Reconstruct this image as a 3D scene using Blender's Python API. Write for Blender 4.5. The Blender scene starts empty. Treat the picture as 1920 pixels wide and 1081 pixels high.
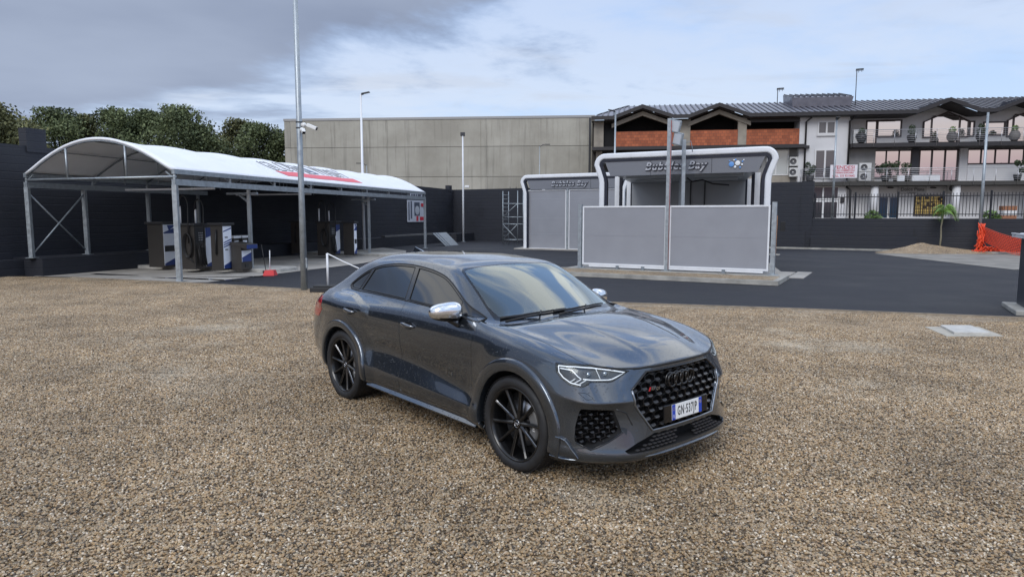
import bpy, bmesh, math, random
from mathutils import Vector, Matrix, noise
from mathutils.bvhtree import BVHTree
R = math.radians
random.seed(7)
SC = bpy.context.scene
COL = SC.collection

# ---------------------------------------------------------------- camera
FPX, CAMH, PITCH = 1290.0, 1.89, 6.1
cd = bpy.data.cameras.new('camera'); cam = bpy.data.objects.new('camera', cd); COL.objects.link(cam)
cd.sensor_width = 36.0; cd.lens = FPX / 1920 * 36; cd.clip_start = 0.05; cd.clip_end = 2000
cam.location = (0, 0, CAMH); cam.rotation_euler = (R(90 - PITCH), 0, 0)
SC.camera = cam

# ---------------------------------------------------------------- world: sky with broken cloud at dusk
SUN_EL, SUN_AZ = 14.0, 200.0      # the sun is low, behind the camera and a little to the left
w = bpy.data.worlds.new('World'); SC.world = w; w.use_nodes = True
def N(nt, t, **k):
    n = nt.nodes.new(t)
    for a, v in k.items():
        if a == 'ins':
            for i, x in v.items(): n.inputs[i].default_value = x
        else: setattr(n, a, v)
    return n
def world_nodes():
    nt = w.node_tree; nt.nodes.clear(); L = nt.links.new
    out = N(nt, 'ShaderNodeOutputWorld'); bg = N(nt, 'ShaderNodeBackground', ins={1: 1.0})
    L(bg.outputs[0], out.inputs[0])
    tc = N(nt, 'ShaderNodeTexCoord')
    sky = N(nt, 'ShaderNodeTexSky', sky_type='NISHITA', sun_disc=False, sun_elevation=R(SUN_EL), sun_rotation=R(SUN_AZ), air_density=1.0, dust_density=1.5)
    def math_(op, a, b=None, clamp=False):
        n = N(nt, 'ShaderNodeMath', operation=op, use_clamp=clamp)
        for i, x in enumerate((a, b)):
            if x is None: continue
            if isinstance(x, (int, float)): n.inputs[i].default_value = x
            else: L(x, n.inputs[i])
        return n.outputs[0]
    def vdot(v):
        n = N(nt, 'ShaderNodeVectorMath', operation='DOT_PRODUCT', ins={1: v}); L(tc.outputs['Generated'], n.inputs[0]); return n.outputs['Value']
    def smooth(x, a, b):
        n = N(nt, 'ShaderNodeMapRange', interpolation_type='SMOOTHSTEP', ins={1: a, 2: b}); L(x, n.inputs[0]); return n.outputs[0]
    def mix(f, a, b):
        n = N(nt, 'ShaderNodeMix', data_type='RGBA')
        for i, x in ((0, f), (6, a), (7, b)):
            if isinstance(x, (tuple, float, int)): n.inputs[i].default_value = x if not isinstance(x, tuple) else (*x, 1)
            else: L(x, n.inputs[i])
        return n.outputs[2]
    sep = N(nt, 'ShaderNodeSeparateXYZ'); L(tc.outputs['Generated'], sep.inputs[0])
    z = sep.outputs[2]
    zc = math_('ADD', math_('MAXIMUM', z, 0.0), 0.13)
    px = math_('DIVIDE', sep.outputs[0], zc); py = math_('DIVIDE', sep.outputs[1], zc)
    cmb = N(nt, 'ShaderNodeCombineXYZ'); L(px, cmb.inputs[0]); L(py, cmb.inputs[1])
    def fbm(scale, detail, rough, dist=0.0, off=(0, 0, 0), stretch=(1, 1, 1)):
        m = N(nt, 'ShaderNodeMapping'); m.inputs[1].default_value = off; m.inputs[3].default_value = stretch
        L(cmb.outputs[0], m.inputs[0])
        n = N(nt, 'ShaderNodeTexNoise', ins={'Scale': scale, 'Detail': detail, 'Roughness': rough, 'Distortion': dist}); L(m.outputs[0], n.inputs[0])
        return n.outputs[0]
    # clear sky: the physical sky, evened towards the pale blue of a thin high haze
    skc = N(nt, 'ShaderNodeVectorMath', operation='SCALE', ins={3: 0.13}); L(sky.outputs[0], skc.inputs[0])
    pale = mix(smooth(z, 0.0, 0.38), (0.60, 0.745, 0.98), (0.38, 0.56, 0.92))
    clear = mix(0.88, skc.outputs[0], pale)
    # thin bright veils low in the clear part
    veil = smooth(fbm(0.55, 6, 0.55, 0.4, (3, 1, 0), (1, 1.6, 1)), 0.56, 0.86)
    low = smooth(z, 0.24, 0.03)
    veil = math_('MULTIPLY', veil, math_('ADD', math_('MULTIPLY', low, 0.75), 0.18))
    s1 = mix(veil, clear, (0.80, 0.80, 0.82))
    wisp = smooth(fbm(1.1, 7, 0.6, 0.5, (7, 4, 0), (0.7, 1.5, 1)), 0.52, 0.68)
    s1 = mix(math_('MULTIPLY', wisp, 0.34), s1, (0.40, 0.46, 0.58))
    # the big grey bank: everything above and left of a slanting edge
    nrm = Vector((-0.244, -0.203, 0.948)).normalized()
    s = vdot(tuple(nrm))
    back = smooth(sep.outputs[1], 0.15, -0.35)
    nb = fbm(0.62, 7, 0.58, 0.3, (1.3, 0.4, 0))
    edge = math_('ADD', math_('ADD', s, math_('MULTIPLY', math_('SUBTRACT', nb, 0.5), 0.72)), math_('MULTIPLY', back, -0.55))
    bank = smooth(edge, -0.03, 0.075)
    tone = smooth(fbm(0.42, 5, 0.5, 0.2, (5, 2, 0), (1, 1.3, 1)), 0.32, 0.68)
    bankc = mix(tone, (0.225, 0.275, 0.395), (0.37, 0.435, 0.57))
    # lit rim of the bank
    rim = math_('MULTIPLY', smooth(edge, -0.16, -0.04), smooth(edge, 0.05, -0.03))
    s1 = mix(math_('MULTIPLY', rim, 0.30), s1, (0.84, 0.82, 0.80))
    out1 = mix(bank, s1, bankc)
    # afterglow on the horizon behind the camera, seen only in reflections
    glow = math_('MULTIPLY', smooth(sep.outputs[1], -0.35, -0.8), smooth(z, 0.19, 0.03))
    gcol = mix(smooth(z, 0.035, 0.12), (0.58, 0.42, 0.47), (1.0, 0.76, 0.52))
    out2 = mix(math_('MULTIPLY', glow, 0.9), out1, gcol)
    # above the picture the cloud is broken and brighter: white banks with blue between them
    pat = smooth(fbm(2.1, 6, 0.55, 0.8, (2.2, 5.1, 0), (1, 1, 1)), 0.42, 0.58)
    high = mix(pat, (0.44, 0.66, 1.12), (1.42, 1.44, 1.46))
    grey = smooth(fbm(1.3, 4, 0.5, 0.3, (8.2, 1.1, 0), (1, 1, 1)), 0.48, 0.62)
    high = mix(math_('MULTIPLY', grey, 0.7), high, (0.42, 0.50, 0.64))
    out3 = mix(smooth(z, 0.29, 0.46), out2, high)
    L(out3, bg.inputs[0])
world_nodes()

sd = bpy.data.lights.new('sun', 'SUN'); sd.energy = 1.5; sd.angle = R(30); sd.color = (1.0, 0.97, 0.93)
sun = bpy.data.objects.new('sun', sd); COL.objects.link(sun)
# sky rotation is measured from +Y clockwise; the lamp shines from that direction
_az = R(SUN_AZ); _el = R(40)
sun.rotation_euler = Vector((math.sin(_az) * math.cos(_el), math.cos(_az) * math.cos(_el), math.sin(_el))).to_track_quat('Z', 'Y').to_euler()
SC.view_settings.view_transform = 'Standard'; SC.view_settings.look = 'None'
SC.view_settings.exposure = 0.12; SC.view_settings.gamma = 1.0
SC.cycles.use_denoising = True
SC.cycles.max_bounces = 8; SC.cycles.transparent_max_bounces = 12

# ---------------------------------------------------------------- helpers
_p = R(PITCH)
CD = Vector((0, math.cos(_p), -math.sin(_p))); CR = Vector((1, 0, 0)); CU = CR.cross(CD)
CO = Vector((0, 0, CAMH))
def ray(px, py): return CD + CR * ((px - 960) / FPX) - CU * ((py - 540.5) / FPX)
def G(px, py, z=0.0):
    D = ray(px, py); return CO + D * ((z - CAMH) / D.z)
def AT(px, py, Y):
    D = ray(px, py); return CO + D * (Y / D.y)

def link(o, parent=None):
    COL.objects.link(o)
    if parent is not None: o.parent = parent
    return o
def tag(o, label=None, cat=None, group=None, kind=None):
    if label: o['label'] = label
    if cat: o['category'] = cat
    if group: o['group'] = group
    if kind: o['kind'] = kind
    return o
def thing(name, label, cat, loc=(0, 0, 0), rz=0.0, group=None):
    o = bpy.data.objects.new(name, None); o.empty_display_size = 0.2
    o.location = loc; o.rotation_euler = (0, 0, rz); link(o)
    return tag(o, label, cat, group)
def copy_tree(o, parent=None):
    c = o.copy(); COL.objects.link(c); c.parent = parent
    for ch in list(o.children): copy_tree(ch, c)
    return c

class MB:
    def __init__(s): s.v = []; s.f = []; s.m = []; s.sm = []; s.cm = 0
    def add(s, vs, fs, smooth=False):
        b = len(s.v); s.v += [tuple(x) for x in vs]
        for f in fs: s.f.append([b + i for i in f]); s.m.append(s.cm); s.sm.append(smooth)
        return s
    def quad(s, a, b, c, d): return s.add([a, b, c, d], [(0, 1, 2, 3)])
    def box(s, x0, x1, y0, y1, z0, z1, M=None):
        vs = [Vector((x, y, z)) for x in (x0, x1) for y in (y0, y1) for z in (z0, z1)]
        if M is not None: vs = [M @ v for v in vs]
        return s.add(vs, [(0, 1, 3, 2), (4, 6, 7, 5), (0, 4, 5, 1), (2, 3, 7, 6), (0, 2, 6, 4), (1, 5, 7, 3)])
    def bar(s, a, b, w, h, up=(0, 0, 1)):
        a = Vector(a); b = Vector(b); d = (b - a).normalized(); up = Vector(up)
        if abs(d.dot(up)) > 0.99: up = Vector((0, 1, 0))
        x = d.cross(up).normalized() * (w / 2); y = x.cross(d).normalized() * (h / 2)
        vs = [p + i * x + j * y for p in (a, b) for i, j in ((-1, -1), (1, -1), (1, 1), (-1, 1))]
        return s.add(vs, [(3, 2, 1, 0), (4, 5, 6, 7), (0, 1, 5, 4), (1, 2, 6, 5), (2, 3, 7, 6), (3, 0, 4, 7)])
    def tube(s, pts, r, n=8, closed=False, r2=None, caps=True):
        pts = [Vector(p) for p in pts]; k = len(pts); vs = []; prev = None
        for i, p in enumerate(pts):
            if closed: t = pts[(i + 1) % k] - pts[i - 1]
            else: t = pts[min(i + 1, k - 1)] - pts[max(i - 1, 0)]
            t = t.normalized()
            if prev is None:
                up = Vector((0, 0, 1)) if abs(t.z) < 0.9 else Vector((0, 1, 0)); x = t.cross(up).normalized()
            else: x = (prev - t * prev.dot(t)).normalized()
            prev = x; y = t.cross(x)
            rr = r if r2 is None else r + (r2 - r) * i / (k - 1)
            vs += [p + (x * math.cos(a) + y * math.sin(a)) * rr for a in (2 * math.pi * j / n for j in range(n))]
        fs = []
        for i in range(k if closed else k - 1):
            for j in range(n):
                a = i * n + j; b = i * n + (j + 1) % n; c = ((i + 1) % k) * n + (j + 1) % n; d_ = ((i + 1) % k) * n + j
                fs.append((a, b, c, d_))
        s.add(vs, fs, True)
        if not closed and caps:
            b = len(s.v) - k * n
            s.f.append([b + j for j in range(n)][::-1]); s.m.append(s.cm); s.sm.append(False)
            s.f.append([b + (k - 1) * n + j for j in range(n)]); s.m.append(s.cm); s.sm.append(False)
        return s
    def cyl(s, a, b, r, n=12, r2=None): return s.tube([a, b], r, n, r2=r2)
    def prism(s, poly, M, h0, h1):   # polygon in local XY, extruded along local Z
        n = len(poly)
        vs = [M @ Vector((x, y, h)) for h in (h0, h1) for x, y in poly]
        return s.add(vs, [tuple(range(n))[::-1], tuple(range(n, 2 * n))] + [(i, (i + 1) % n, n + (i + 1) % n, n + i) for i in range(n)])
    def lathe(s, prof, M, n=32, smooth=True):   # profile (r, h) about local Z
        vs = [M @ Vector((r * math.cos(a), r * math.sin(a), h)) for r, h in prof for a in (2 * math.pi * j / n for j in range(n))]
        fs = [(i * n + j, i * n + (j + 1) % n, (i + 1) * n + (j + 1) % n, (i + 1) * n + j) for i in range(len(prof) - 1) for j in range(n)]
        return s.add(vs, fs, smooth)
    def build(s, name, mats, parent=None, bevel=0.0, seg=2, sharp=None):
        me = bpy.data.meshes.new(name); me.from_pydata(s.v, [], s.f); me.update()
        for i, p in enumerate(me.polygons): p.material_index = s.m[i]; p.use_smooth = s.sm[i]
        if not isinstance(mats, (list, tuple)): mats = [mats]
        for m in mats: me.materials.append(m)
        bm = bmesh.new(); bm.from_mesh(me)
        bmesh.ops.recalc_face_normals(bm, faces=bm.faces)
        bm.to_mesh(me); bm.free()
        if sharp: me.set_sharp_from_angle(angle=R(sharp))
        o = bpy.data.objects.new(name, me); link(o, parent)
        if bevel:
            b = o.modifiers.new('bevel', 'BEVEL'); b.width = bevel; b.segments = seg; b.limit_method = 'ANGLE'; b.angle_limit = R(40)
        return o

MATS = {}
def mat(name, col, rough=0.6, metal=0.0, var=0.0, vscale=6.0, bump=0.0, bscale=30.0, coat=0.0, spec=0.5, ior=None, var2=None, coord='Object', stretch=(1, 1, 1), emit=None, alpha=None, subs=0):
    if name in MATS: return MATS[name]
    m = bpy.data.materials.new(name); m.use_nodes = True; nt = m.node_tree; L = nt.links.new
    b = nt.nodes['Principled BSDF']
    b.inputs['Base Color'].default_value = (*col, 1); b.inputs['Roughness'].default_value = rough; b.inputs['Metallic'].default_value = metal
    b.inputs['Coat Weight'].default_value = coat; b.inputs['Coat Roughness'].default_value = 0.03; b.inputs['Specular IOR Level'].default_value = spec
    if ior: b.inputs['IOR'].default_value = ior
    if emit: b.inputs['Emission Color'].default_value = (*emit[0], 1); b.inputs['Emission Strength'].default_value = emit[1]
    if var or bump:
        tc = N(nt, 'ShaderNodeTexCoord'); mp = N(nt, 'ShaderNodeMapping'); mp.inputs[3].default_value = stretch; L(tc.outputs[coord], mp.inputs[0])
    if var:
        n = N(nt, 'ShaderNodeTexNoise', ins={'Scale': vscale, 'Detail': 6.0, 'Roughness': 0.6}); L(mp.outputs[0], n.inputs[0])
        r = N(nt, 'ShaderNodeMapRange', ins={1: 0.3, 2: 0.7}); L(n.outputs[0], r.inputs[0])
        mx = N(nt, 'ShaderNodeMix', data_type='RGBA')
        c2 = var2 or tuple(c * (1 - var) for c in col)
        mx.inputs[6].default_value = (*c2, 1); mx.inputs[7].default_value = (*[min(1, c * (1 + var * 0.6)) for c in col], 1)
        L(r.outputs[0], mx.inputs[0]); L(mx.outputs[2], b.inputs['Base Color'])
        rr = N(nt, 'ShaderNodeMapRange', ins={1: 0.3, 2: 0.7, 3: max(0, rough - 0.12), 4: min(1, rough + 0.12)}); L(n.outputs[0], rr.inputs[0]); L(rr.outputs[0], b.inputs['Roughness'])
    if bump:
        n2 = N(nt, 'ShaderNodeTexNoise', ins={'Scale': bscale, 'Detail': 5.0, 'Roughness': 0.6}); L(mp.outputs[0], n2.inputs[0])
        bp = N(nt, 'ShaderNodeBump', ins={'Strength': bump, 'Distance': 0.02}); L(n2.outputs[0], bp.inputs['Height']); L(bp.outputs[0], b.inputs['Normal'])
    MATS[name] = m; return m

def text(name, body, m, parent, M, size, depth=0.002, align='CENTER', shear=0.0, bold=0.0, sx=1.0, spacing=1.0):
    c = bpy.data.curves.new(name, 'FONT'); c.body = body; c.size = size; c.extrude = depth; c.align_x = align; c.align_y = 'CENTER'
    c.shear = shear; c.offset = bold; c.space_character = spacing; c.resolution_u = 3
    o = bpy.data.objects.new(name, c); COL.objects.link(o)
    bpy.context.view_layer.update()
    me = bpy.data.meshes.new_from_object(o.evaluated_get(bpy.context.evaluated_depsgraph_get()))
    bpy.data.objects.remove(o); bpy.data.curves.remove(c)
    me.name = name; me.transform(M @ Matrix.Diagonal((sx, 1, 1, 1)))
    me.materials.clear(); me.materials.append(m)
    o = bpy.data.objects.new(name, me); return link(o, parent)

def frame(o, x, y, z=None):   # 4x4 with given origin and axes
    x = Vector(x).normalized(); y = Vector(y); y = (y - x * y.dot(x)).normalized(); z = x.cross(y)
    M = Matrix((x, y, z)).transposed().to_4x4(); M.translation = Vector(o); return M
# ================================================================= CAR
def paint_mat():
    m = bpy.data.materials.new('grey_metallic_paint'); m.use_nodes = True; nt = m.node_tree; L = nt.links.new
    b = nt.nodes['Principled BSDF']
    b.inputs['Base Color'].default_value = (0.074, 0.090, 0.112, 1); b.inputs['Metallic'].default_value = 0.88
    b.inputs['Roughness'].default_value = 0.22; b.inputs['Coat Weight'].default_value = 1.0; b.inputs['Coat Roughness'].default_value = 0.015; b.inputs['Coat IOR'].default_value = 1.66
    tc = N(nt, 'ShaderNodeTexCoord')
    # beads of rain standing on the upward faces
    v = N(nt, 'ShaderNodeTexVoronoi', feature='F1', ins={'Scale': 62.0, 'Randomness': 1.0}); L(tc.outputs['Object'], v.inputs['Vector'])
    sz = N(nt, 'ShaderNodeSeparateColor'); L(v.outputs['Color'], sz.inputs[0])
    rad = N(nt, 'ShaderNodeMapRange', ins={1: 0.30, 2: 1.0, 3: 0.05, 4: 0.36}); L(sz.outputs[0], rad.inputs[0])
    sub = N(nt, 'ShaderNodeMath', operation='SUBTRACT'); L(rad.outputs[0], sub.inputs[0]); L(v.outputs['Distance'], sub.inputs[1])
    h = N(nt, 'ShaderNodeMapRange', interpolation_type='SMOOTHSTEP', ins={1: 0.0, 2: 0.12}); L(sub.outputs[0], h.inputs[0])
    geo = N(nt, 'ShaderNodeNewGeometry'); sp = N(nt, 'ShaderNodeSeparateXYZ'); L(geo.outputs['Normal'], sp.inputs[0])
    up = N(nt, 'ShaderNodeMapRange', ins={1: 0.12, 2: 0.5}); L(sp.outputs[2], up.inputs[0])
    mu = N(nt, 'ShaderNodeMath', operation='MULTIPLY'); L(h.outputs[0], mu.inputs[0]); L(up.outputs[0], mu.inputs[1])
    bp = N(nt, 'ShaderNodeBump', ins={'Strength': 1.0, 'Distance': 0.0080}); L(mu.outputs[0], bp.inputs['Height'])
    L(bp.outputs[0], b.inputs['Normal']); L(bp.outputs[0], b.inputs['Coat Normal'])
    return m
PAINT = paint_mat()
GLOSSBLK = mat('gloss_black_plastic', (0.006, 0.006, 0.007), 0.14, coat=0.3)
MATBLK = mat('matt_black_plastic', (0.012, 0.012, 0.013), 0.55)
DARKIN = mat('dark_shell', (0.006, 0.006, 0.007), 0.9)
RUBBER = mat('tyre_rubber', (0.016, 0.016, 0.017), 0.62, var=0.25, vscale=20)
TINT = mat('privacy_glass', (0.010, 0.012, 0.014), 0.02, coat=0.0, ior=1.62)
ALU = mat('satin_aluminium', (0.80, 0.82, 0.85), 0.16, metal=1.0)
CHROME = mat('bright_metal', (0.85, 0.86, 0.88), 0.10, metal=1.0)
STEEL = mat('disc_steel', (0.30, 0.30, 0.31), 0.35, metal=1.0)
CALI = mat('grey_caliper', (0.13, 0.13, 0.13), 0.45)
WHITEP = mat('white_lamp_strip', (0.9, 0.92, 0.95), 0.25, emit=((0.85, 0.92, 1.0), 0.35))
REDGL = mat('red_lamp_glass', (0.35, 0.008, 0.012), 0.08, coat=1.0)
PLATEW = mat('plate_white', (0.80, 0.81, 0.80), 0.35)
PLATEB = mat('plate_blue', (0.015, 0.06, 0.45), 0.35)
BLKTXT = mat('black_lettering', (0.012, 0.012, 0.014), 0.5)
REDTXT = mat('red_enamel', (0.55, 0.02, 0.03), 0.3)
LAMPBK = mat('lamp_housing_grey', (.07, .075, .085), .35, metal=.2)

def glass_mat(name, tint, ior=1.5, boost=1.0):
    m = bpy.data.materials.new(name); m.use_nodes = True; nt = m.node_tree; nt.nodes.clear(); L = nt.links.new
    o = N(nt, 'ShaderNodeOutputMaterial'); mx = N(nt, 'ShaderNodeMixShader'); tr = N(nt, 'ShaderNodeBsdfTransparent', ins={0: (*tint, 1)})
    gl = N(nt, 'ShaderNodeBsdfGlossy', ins={'Roughness': 0.01, 'Color': (0.93, 1.0, 0.98, 1)})
    fr = N(nt, 'ShaderNodeFresnel', ins={'IOR': ior}); mm = N(nt, 'ShaderNodeMath', operation='MULTIPLY', use_clamp=True, ins={1: boost})
    L(fr.outputs[0], mm.inputs[0]); L(mm.outputs[0], mx.inputs[0]); L(tr.outputs[0], mx.inputs[1]); L(gl.outputs[0], mx.inputs[2]); L(mx.outputs[0], o.inputs[0])
    return m
WSGLASS = glass_mat('windscreen_glass', (0.55, 0.62, 0.60), 1.85, 1.75)
LENS = glass_mat('clear_lamp_lens', (0.93, 0.95, 0.97), 1.45, 1.0)

CAR = thing('parked_car', 'dark grey coupe SUV with black wheels and silver mirrors, wet with rain, parked on gravel', 'car', (0.687, 5.5195, 0), R(-49.07))

# ---- control net of one half, as longitudinal rows (x, y, z); columns run from tail to front corner
ROW = {
 0: [(-3.4, 0.6, 0.26), (-3.3, 0.68, 0.24), (-3.1, 0.72, 0.22), (-2.9, 0.74, 0.2), (-2.6, 0.74, 0.19), (-2.25, 0.74, 0.19), (-1.9, 0.74, 0.19), (-1.55, 0.74, 0.19), (-1.2, 0.74, 0.19), (-0.95, 0.74, 0.19), (-0.7, 0.74, 0.19), (-0.5, 0.74, 0.19), (-0.3, 0.74, 0.19), (-0.05, 0.74, 0.19), (0.2, 0.74, 0.19), (0.398, 0.74, 0.19), (0.539, 0.728, 0.19), (0.626, 0.64, 0.19)],
 1: [(-3.47, 0.7, 0.33), (-3.36, 0.79, 0.31), (-3.12, 0.845, 0.29), (-2.88, 0.86, 0.28), (-2.6, 0.865, 0.27), (-2.25, 0.868, 0.265), (-1.9, 0.868, 0.26), (-1.55, 0.868, 0.26), (-1.2, 0.868, 0.255), (-0.95, 0.868, 0.25), (-0.7, 0.87, 0.245), (-0.5, 0.874, 0.24), (-0.3, 0.882, 0.24), (-0.05, 0.888, 0.24), (0.2, 0.89, 0.24), (0.418, 0.886, 0.24), (0.589, 0.856, 0.235), (0.706, 0.76, 0.23)],
 2: [(-3.55, 0.74, 0.45), (-3.41, 0.83, 0.45), (-3.15, 0.873, 0.45), (-2.88, 0.888, 0.45), (-2.6, 0.892, 0.445), (-2.25, 0.894, 0.43), (-1.9, 0.897, 0.42), (-1.55, 0.898, 0.413), (-1.2, 0.9, 0.405), (-0.95, 0.901, 0.397), (-0.7, 0.903, 0.388), (-0.5, 0.901, 0.38), (-0.3, 0.898, 0.375), (-0.05, 0.9, 0.37), (0.2, 0.9, 0.36), (0.418, 0.896, 0.35), (0.589, 0.862, 0.335), (0.706, 0.76, 0.325)],
 3: [(-3.57, 0.76, 0.6), (-3.43, 0.84, 0.6), (-3.17, 0.882, 0.6), (-2.88, 0.896, 0.6), (-2.6, 0.898, 0.6), (-2.25, 0.874, 0.615), (-1.9, 0.856, 0.625), (-1.55, 0.854, 0.605), (-1.2, 0.854, 0.575), (-0.95, 0.855, 0.54), (-0.7, 0.862, 0.505), (-0.5, 0.87, 0.5), (-0.3, 0.89, 0.55), (-0.05, 0.898, 0.55), (0.2, 0.898, 0.54), (0.418, 0.893, 0.52), (0.575, 0.85, 0.55), (0.669, 0.745, 0.54)],
 4: [(-3.54, 0.76, 0.78), (-3.4, 0.84, 0.79), (-3.15, 0.884, 0.8), (-2.88, 0.9, 0.8), (-2.6, 0.902, 0.8), (-2.25, 0.89, 0.79), (-1.9, 0.88, 0.78), (-1.55, 0.877, 0.775), (-1.2, 0.877, 0.77), (-0.95, 0.877, 0.765), (-0.7, 0.878, 0.76), (-0.5, 0.882, 0.755), (-0.3, 0.89, 0.745), (-0.05, 0.897, 0.735), (0.2, 0.897, 0.715), (0.418, 0.894, 0.682), (0.58, 0.86, 0.645), (0.693, 0.765, 0.63)],
 5: [(-3.46, 0.76, 0.92), (-3.35, 0.835, 0.95), (-3.12, 0.88, 0.98), (-2.87, 0.902, 0.995), (-2.6, 0.904, 0.995), (-2.25, 0.89, 0.985), (-1.9, 0.875, 0.978), (-1.55, 0.869, 0.972), (-1.2, 0.868, 0.966), (-0.95, 0.869, 0.96), (-0.7, 0.872, 0.95), (-0.5, 0.877, 0.937), (-0.3, 0.885, 0.915), (-0.05, 0.888, 0.8848), (0.2, 0.889, 0.8578), (0.398, 0.881, 0.8278), (0.549, 0.837, 0.7928), (0.641, 0.742, 0.775)],
 6: [(-3.44, 0.68, 1.0), (-3.36, 0.74, 1.03), (-3.15, 0.785, 1.075), (-2.87, 0.8, 1.1), (-2.6, 0.785, 1.115), (-2.25, 0.79, 1.112), (-1.9, 0.798, 1.106), (-1.55, 0.803, 1.098), (-1.2, 0.808, 1.088), (-0.95, 0.812, 1.078), (-0.7, 0.816, 1.066), (-0.5, 0.828, 1.05), (-0.3, 0.844, 1.006), (-0.05, 0.862, 0.976), (0.2, 0.866, 0.943), (0.398, 0.854, 0.906), (0.539, 0.797, 0.873), (0.631, 0.695, 0.858)],
 7: [(-3.43, 0.62, 1.01), (-3.34, 0.66, 1.06), (-3.12, 0.69, 1.15), (-2.83, 0.7, 1.19), (-2.58, 0.66, 1.325), (-2.3, 0.635, 1.397), (-1.95, 0.62, 1.424), (-1.58, 0.615, 1.418), (-1.28, 0.63, 1.384), (-1.03, 0.672, 1.305), (-0.76, 0.742, 1.18), (-0.52, 0.795, 1.058), (-0.3, 0.784, 1.038), (-0.05, 0.774, 1.015), (0.2, 0.759, 0.983), (0.408, 0.724, 0.94), (0.571, 0.649, 0.893), None],
 8: [(-3.43, 0.55, 1.02), (-3.34, 0.58, 1.082), (-3.12, 0.6, 1.198), (-2.88, 0.6, 1.312), (-2.58, 0.59, 1.399), (-2.28, 0.575, 1.438), (-1.93, 0.56, 1.459), (-1.56, 0.56, 1.458), (-1.27, 0.568, 1.436), (-1.06, 0.585, 1.408), (-0.74, 0.65, 1.235), (-0.43, 0.715, 1.039), (-0.25, 0.68, 1.044), (-0.02, 0.654, 1.017), (0.22, 0.629, 0.985), (0.428, 0.574, 0.94), (0.601, 0.494, 0.893), None],
 9: [(-3.44, 0.4, 1.03), (-3.35, 0.42, 1.102), (-3.13, 0.42, 1.258), (-2.88, 0.42, 1.382), (-2.58, 0.42, 1.463), (-2.27, 0.42, 1.49), (-1.92, 0.42, 1.498), (-1.56, 0.42, 1.497), (-1.26, 0.43, 1.471), (-1.035, 0.44, 1.431), (-0.68, 0.49, 1.25), (-0.34, 0.53, 1.056), (-0.19, 0.51, 1.054), (0.03, 0.48, 1.044), (0.25, 0.45, 1.014), (0.448, 0.4, 0.972), (0.621, 0.34, 0.925), None],
 10: [(-3.45, 0.2, 1.035), (-3.36, 0.21, 1.112), (-3.14, 0.21, 1.278), (-2.88, 0.21, 1.407), (-2.58, 0.21, 1.483), (-2.26, 0.21, 1.51), (-1.91, 0.21, 1.513), (-1.56, 0.21, 1.512), (-1.25, 0.215, 1.486), (-1.02, 0.22, 1.442), (-0.64, 0.25, 1.262), (-0.28, 0.27, 1.076), (-0.15, 0.26, 1.07), (0.05, 0.24, 1.062), (0.26, 0.225, 1.035), (0.458, 0.2, 0.992), (0.641, 0.17, 0.938), None],
 11: [(-3.46, 0, 1.04), (-3.37, 0, 1.117), (-3.15, 0, 1.288), (-2.88, 0, 1.412), (-2.58, 0, 1.489), (-2.25, 0, 1.516), (-1.9, 0, 1.518), (-1.55, 0, 1.517), (-1.25, 0, 1.49), (-1.01, 0, 1.446), (-0.63, 0, 1.266), (-0.26, 0, 1.08), (-0.14, 0, 1.074), (0.06, 0, 1.064), (0.27, 0, 1.037), (0.468, 0, 0.995), (0.651, 0, 0.942), None],
}
FR = {
 0: [(0.705, 0.54, 0.19), (0.762, 0.435, 0.19), (0.785, 0.3, 0.19), (0.795, 0.15, 0.19), (0.795, 0, 0.19)],
 1: [(0.79, 0.64, 0.225), (0.844, 0.505, 0.222), (0.87, 0.35, 0.22), (0.88, 0.17, 0.22), (0.883, 0, 0.22)],
 2: [(0.785, 0.64, 0.315), (0.84, 0.505, 0.31), (0.867, 0.35, 0.31), (0.877, 0.17, 0.31), (0.88, 0, 0.31)],
 3: [(0.745, 0.63, 0.53), (0.81, 0.495, 0.5), (0.847, 0.34, 0.47), (0.859, 0.17, 0.47), (0.863, 0, 0.47)],
 4: [(0.773, 0.625, 0.63), (0.81, 0.485, 0.628), (0.825, 0.335, 0.628), (0.836, 0.165, 0.628), (0.84, 0, 0.628)],
 5: [(0.713, 0.615, 0.765), (0.767, 0.485, 0.765), (0.798, 0.33, 0.765), (0.81, 0.16, 0.765), (0.815, 0, 0.765)],
 6: [(0.703, 0.56, 0.843), (0.757, 0.435, 0.842), (0.787, 0.29, 0.846), (0.799, 0.14, 0.85), (0.803, 0, 0.851)],
}

RE = {r: [(ROW[r][0][0] - .035, .56 if r < 6 else .50, ROW[r][0][2]), (ROW[r][0][0] - .055, .42, ROW[r][0][2]), (ROW[r][0][0] - .065, .28, ROW[r][0][2]), (ROW[r][0][0] - .07, .14, ROW[r][0][2]), (ROW[r][0][0] - .07, 0, ROW[r][0][2])] for r in range(7)}
# the tail of the upper grid meets row 6 of the rear wrap
for k, r in enumerate(range(7, 12)): ROW[r][0] = None

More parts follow.
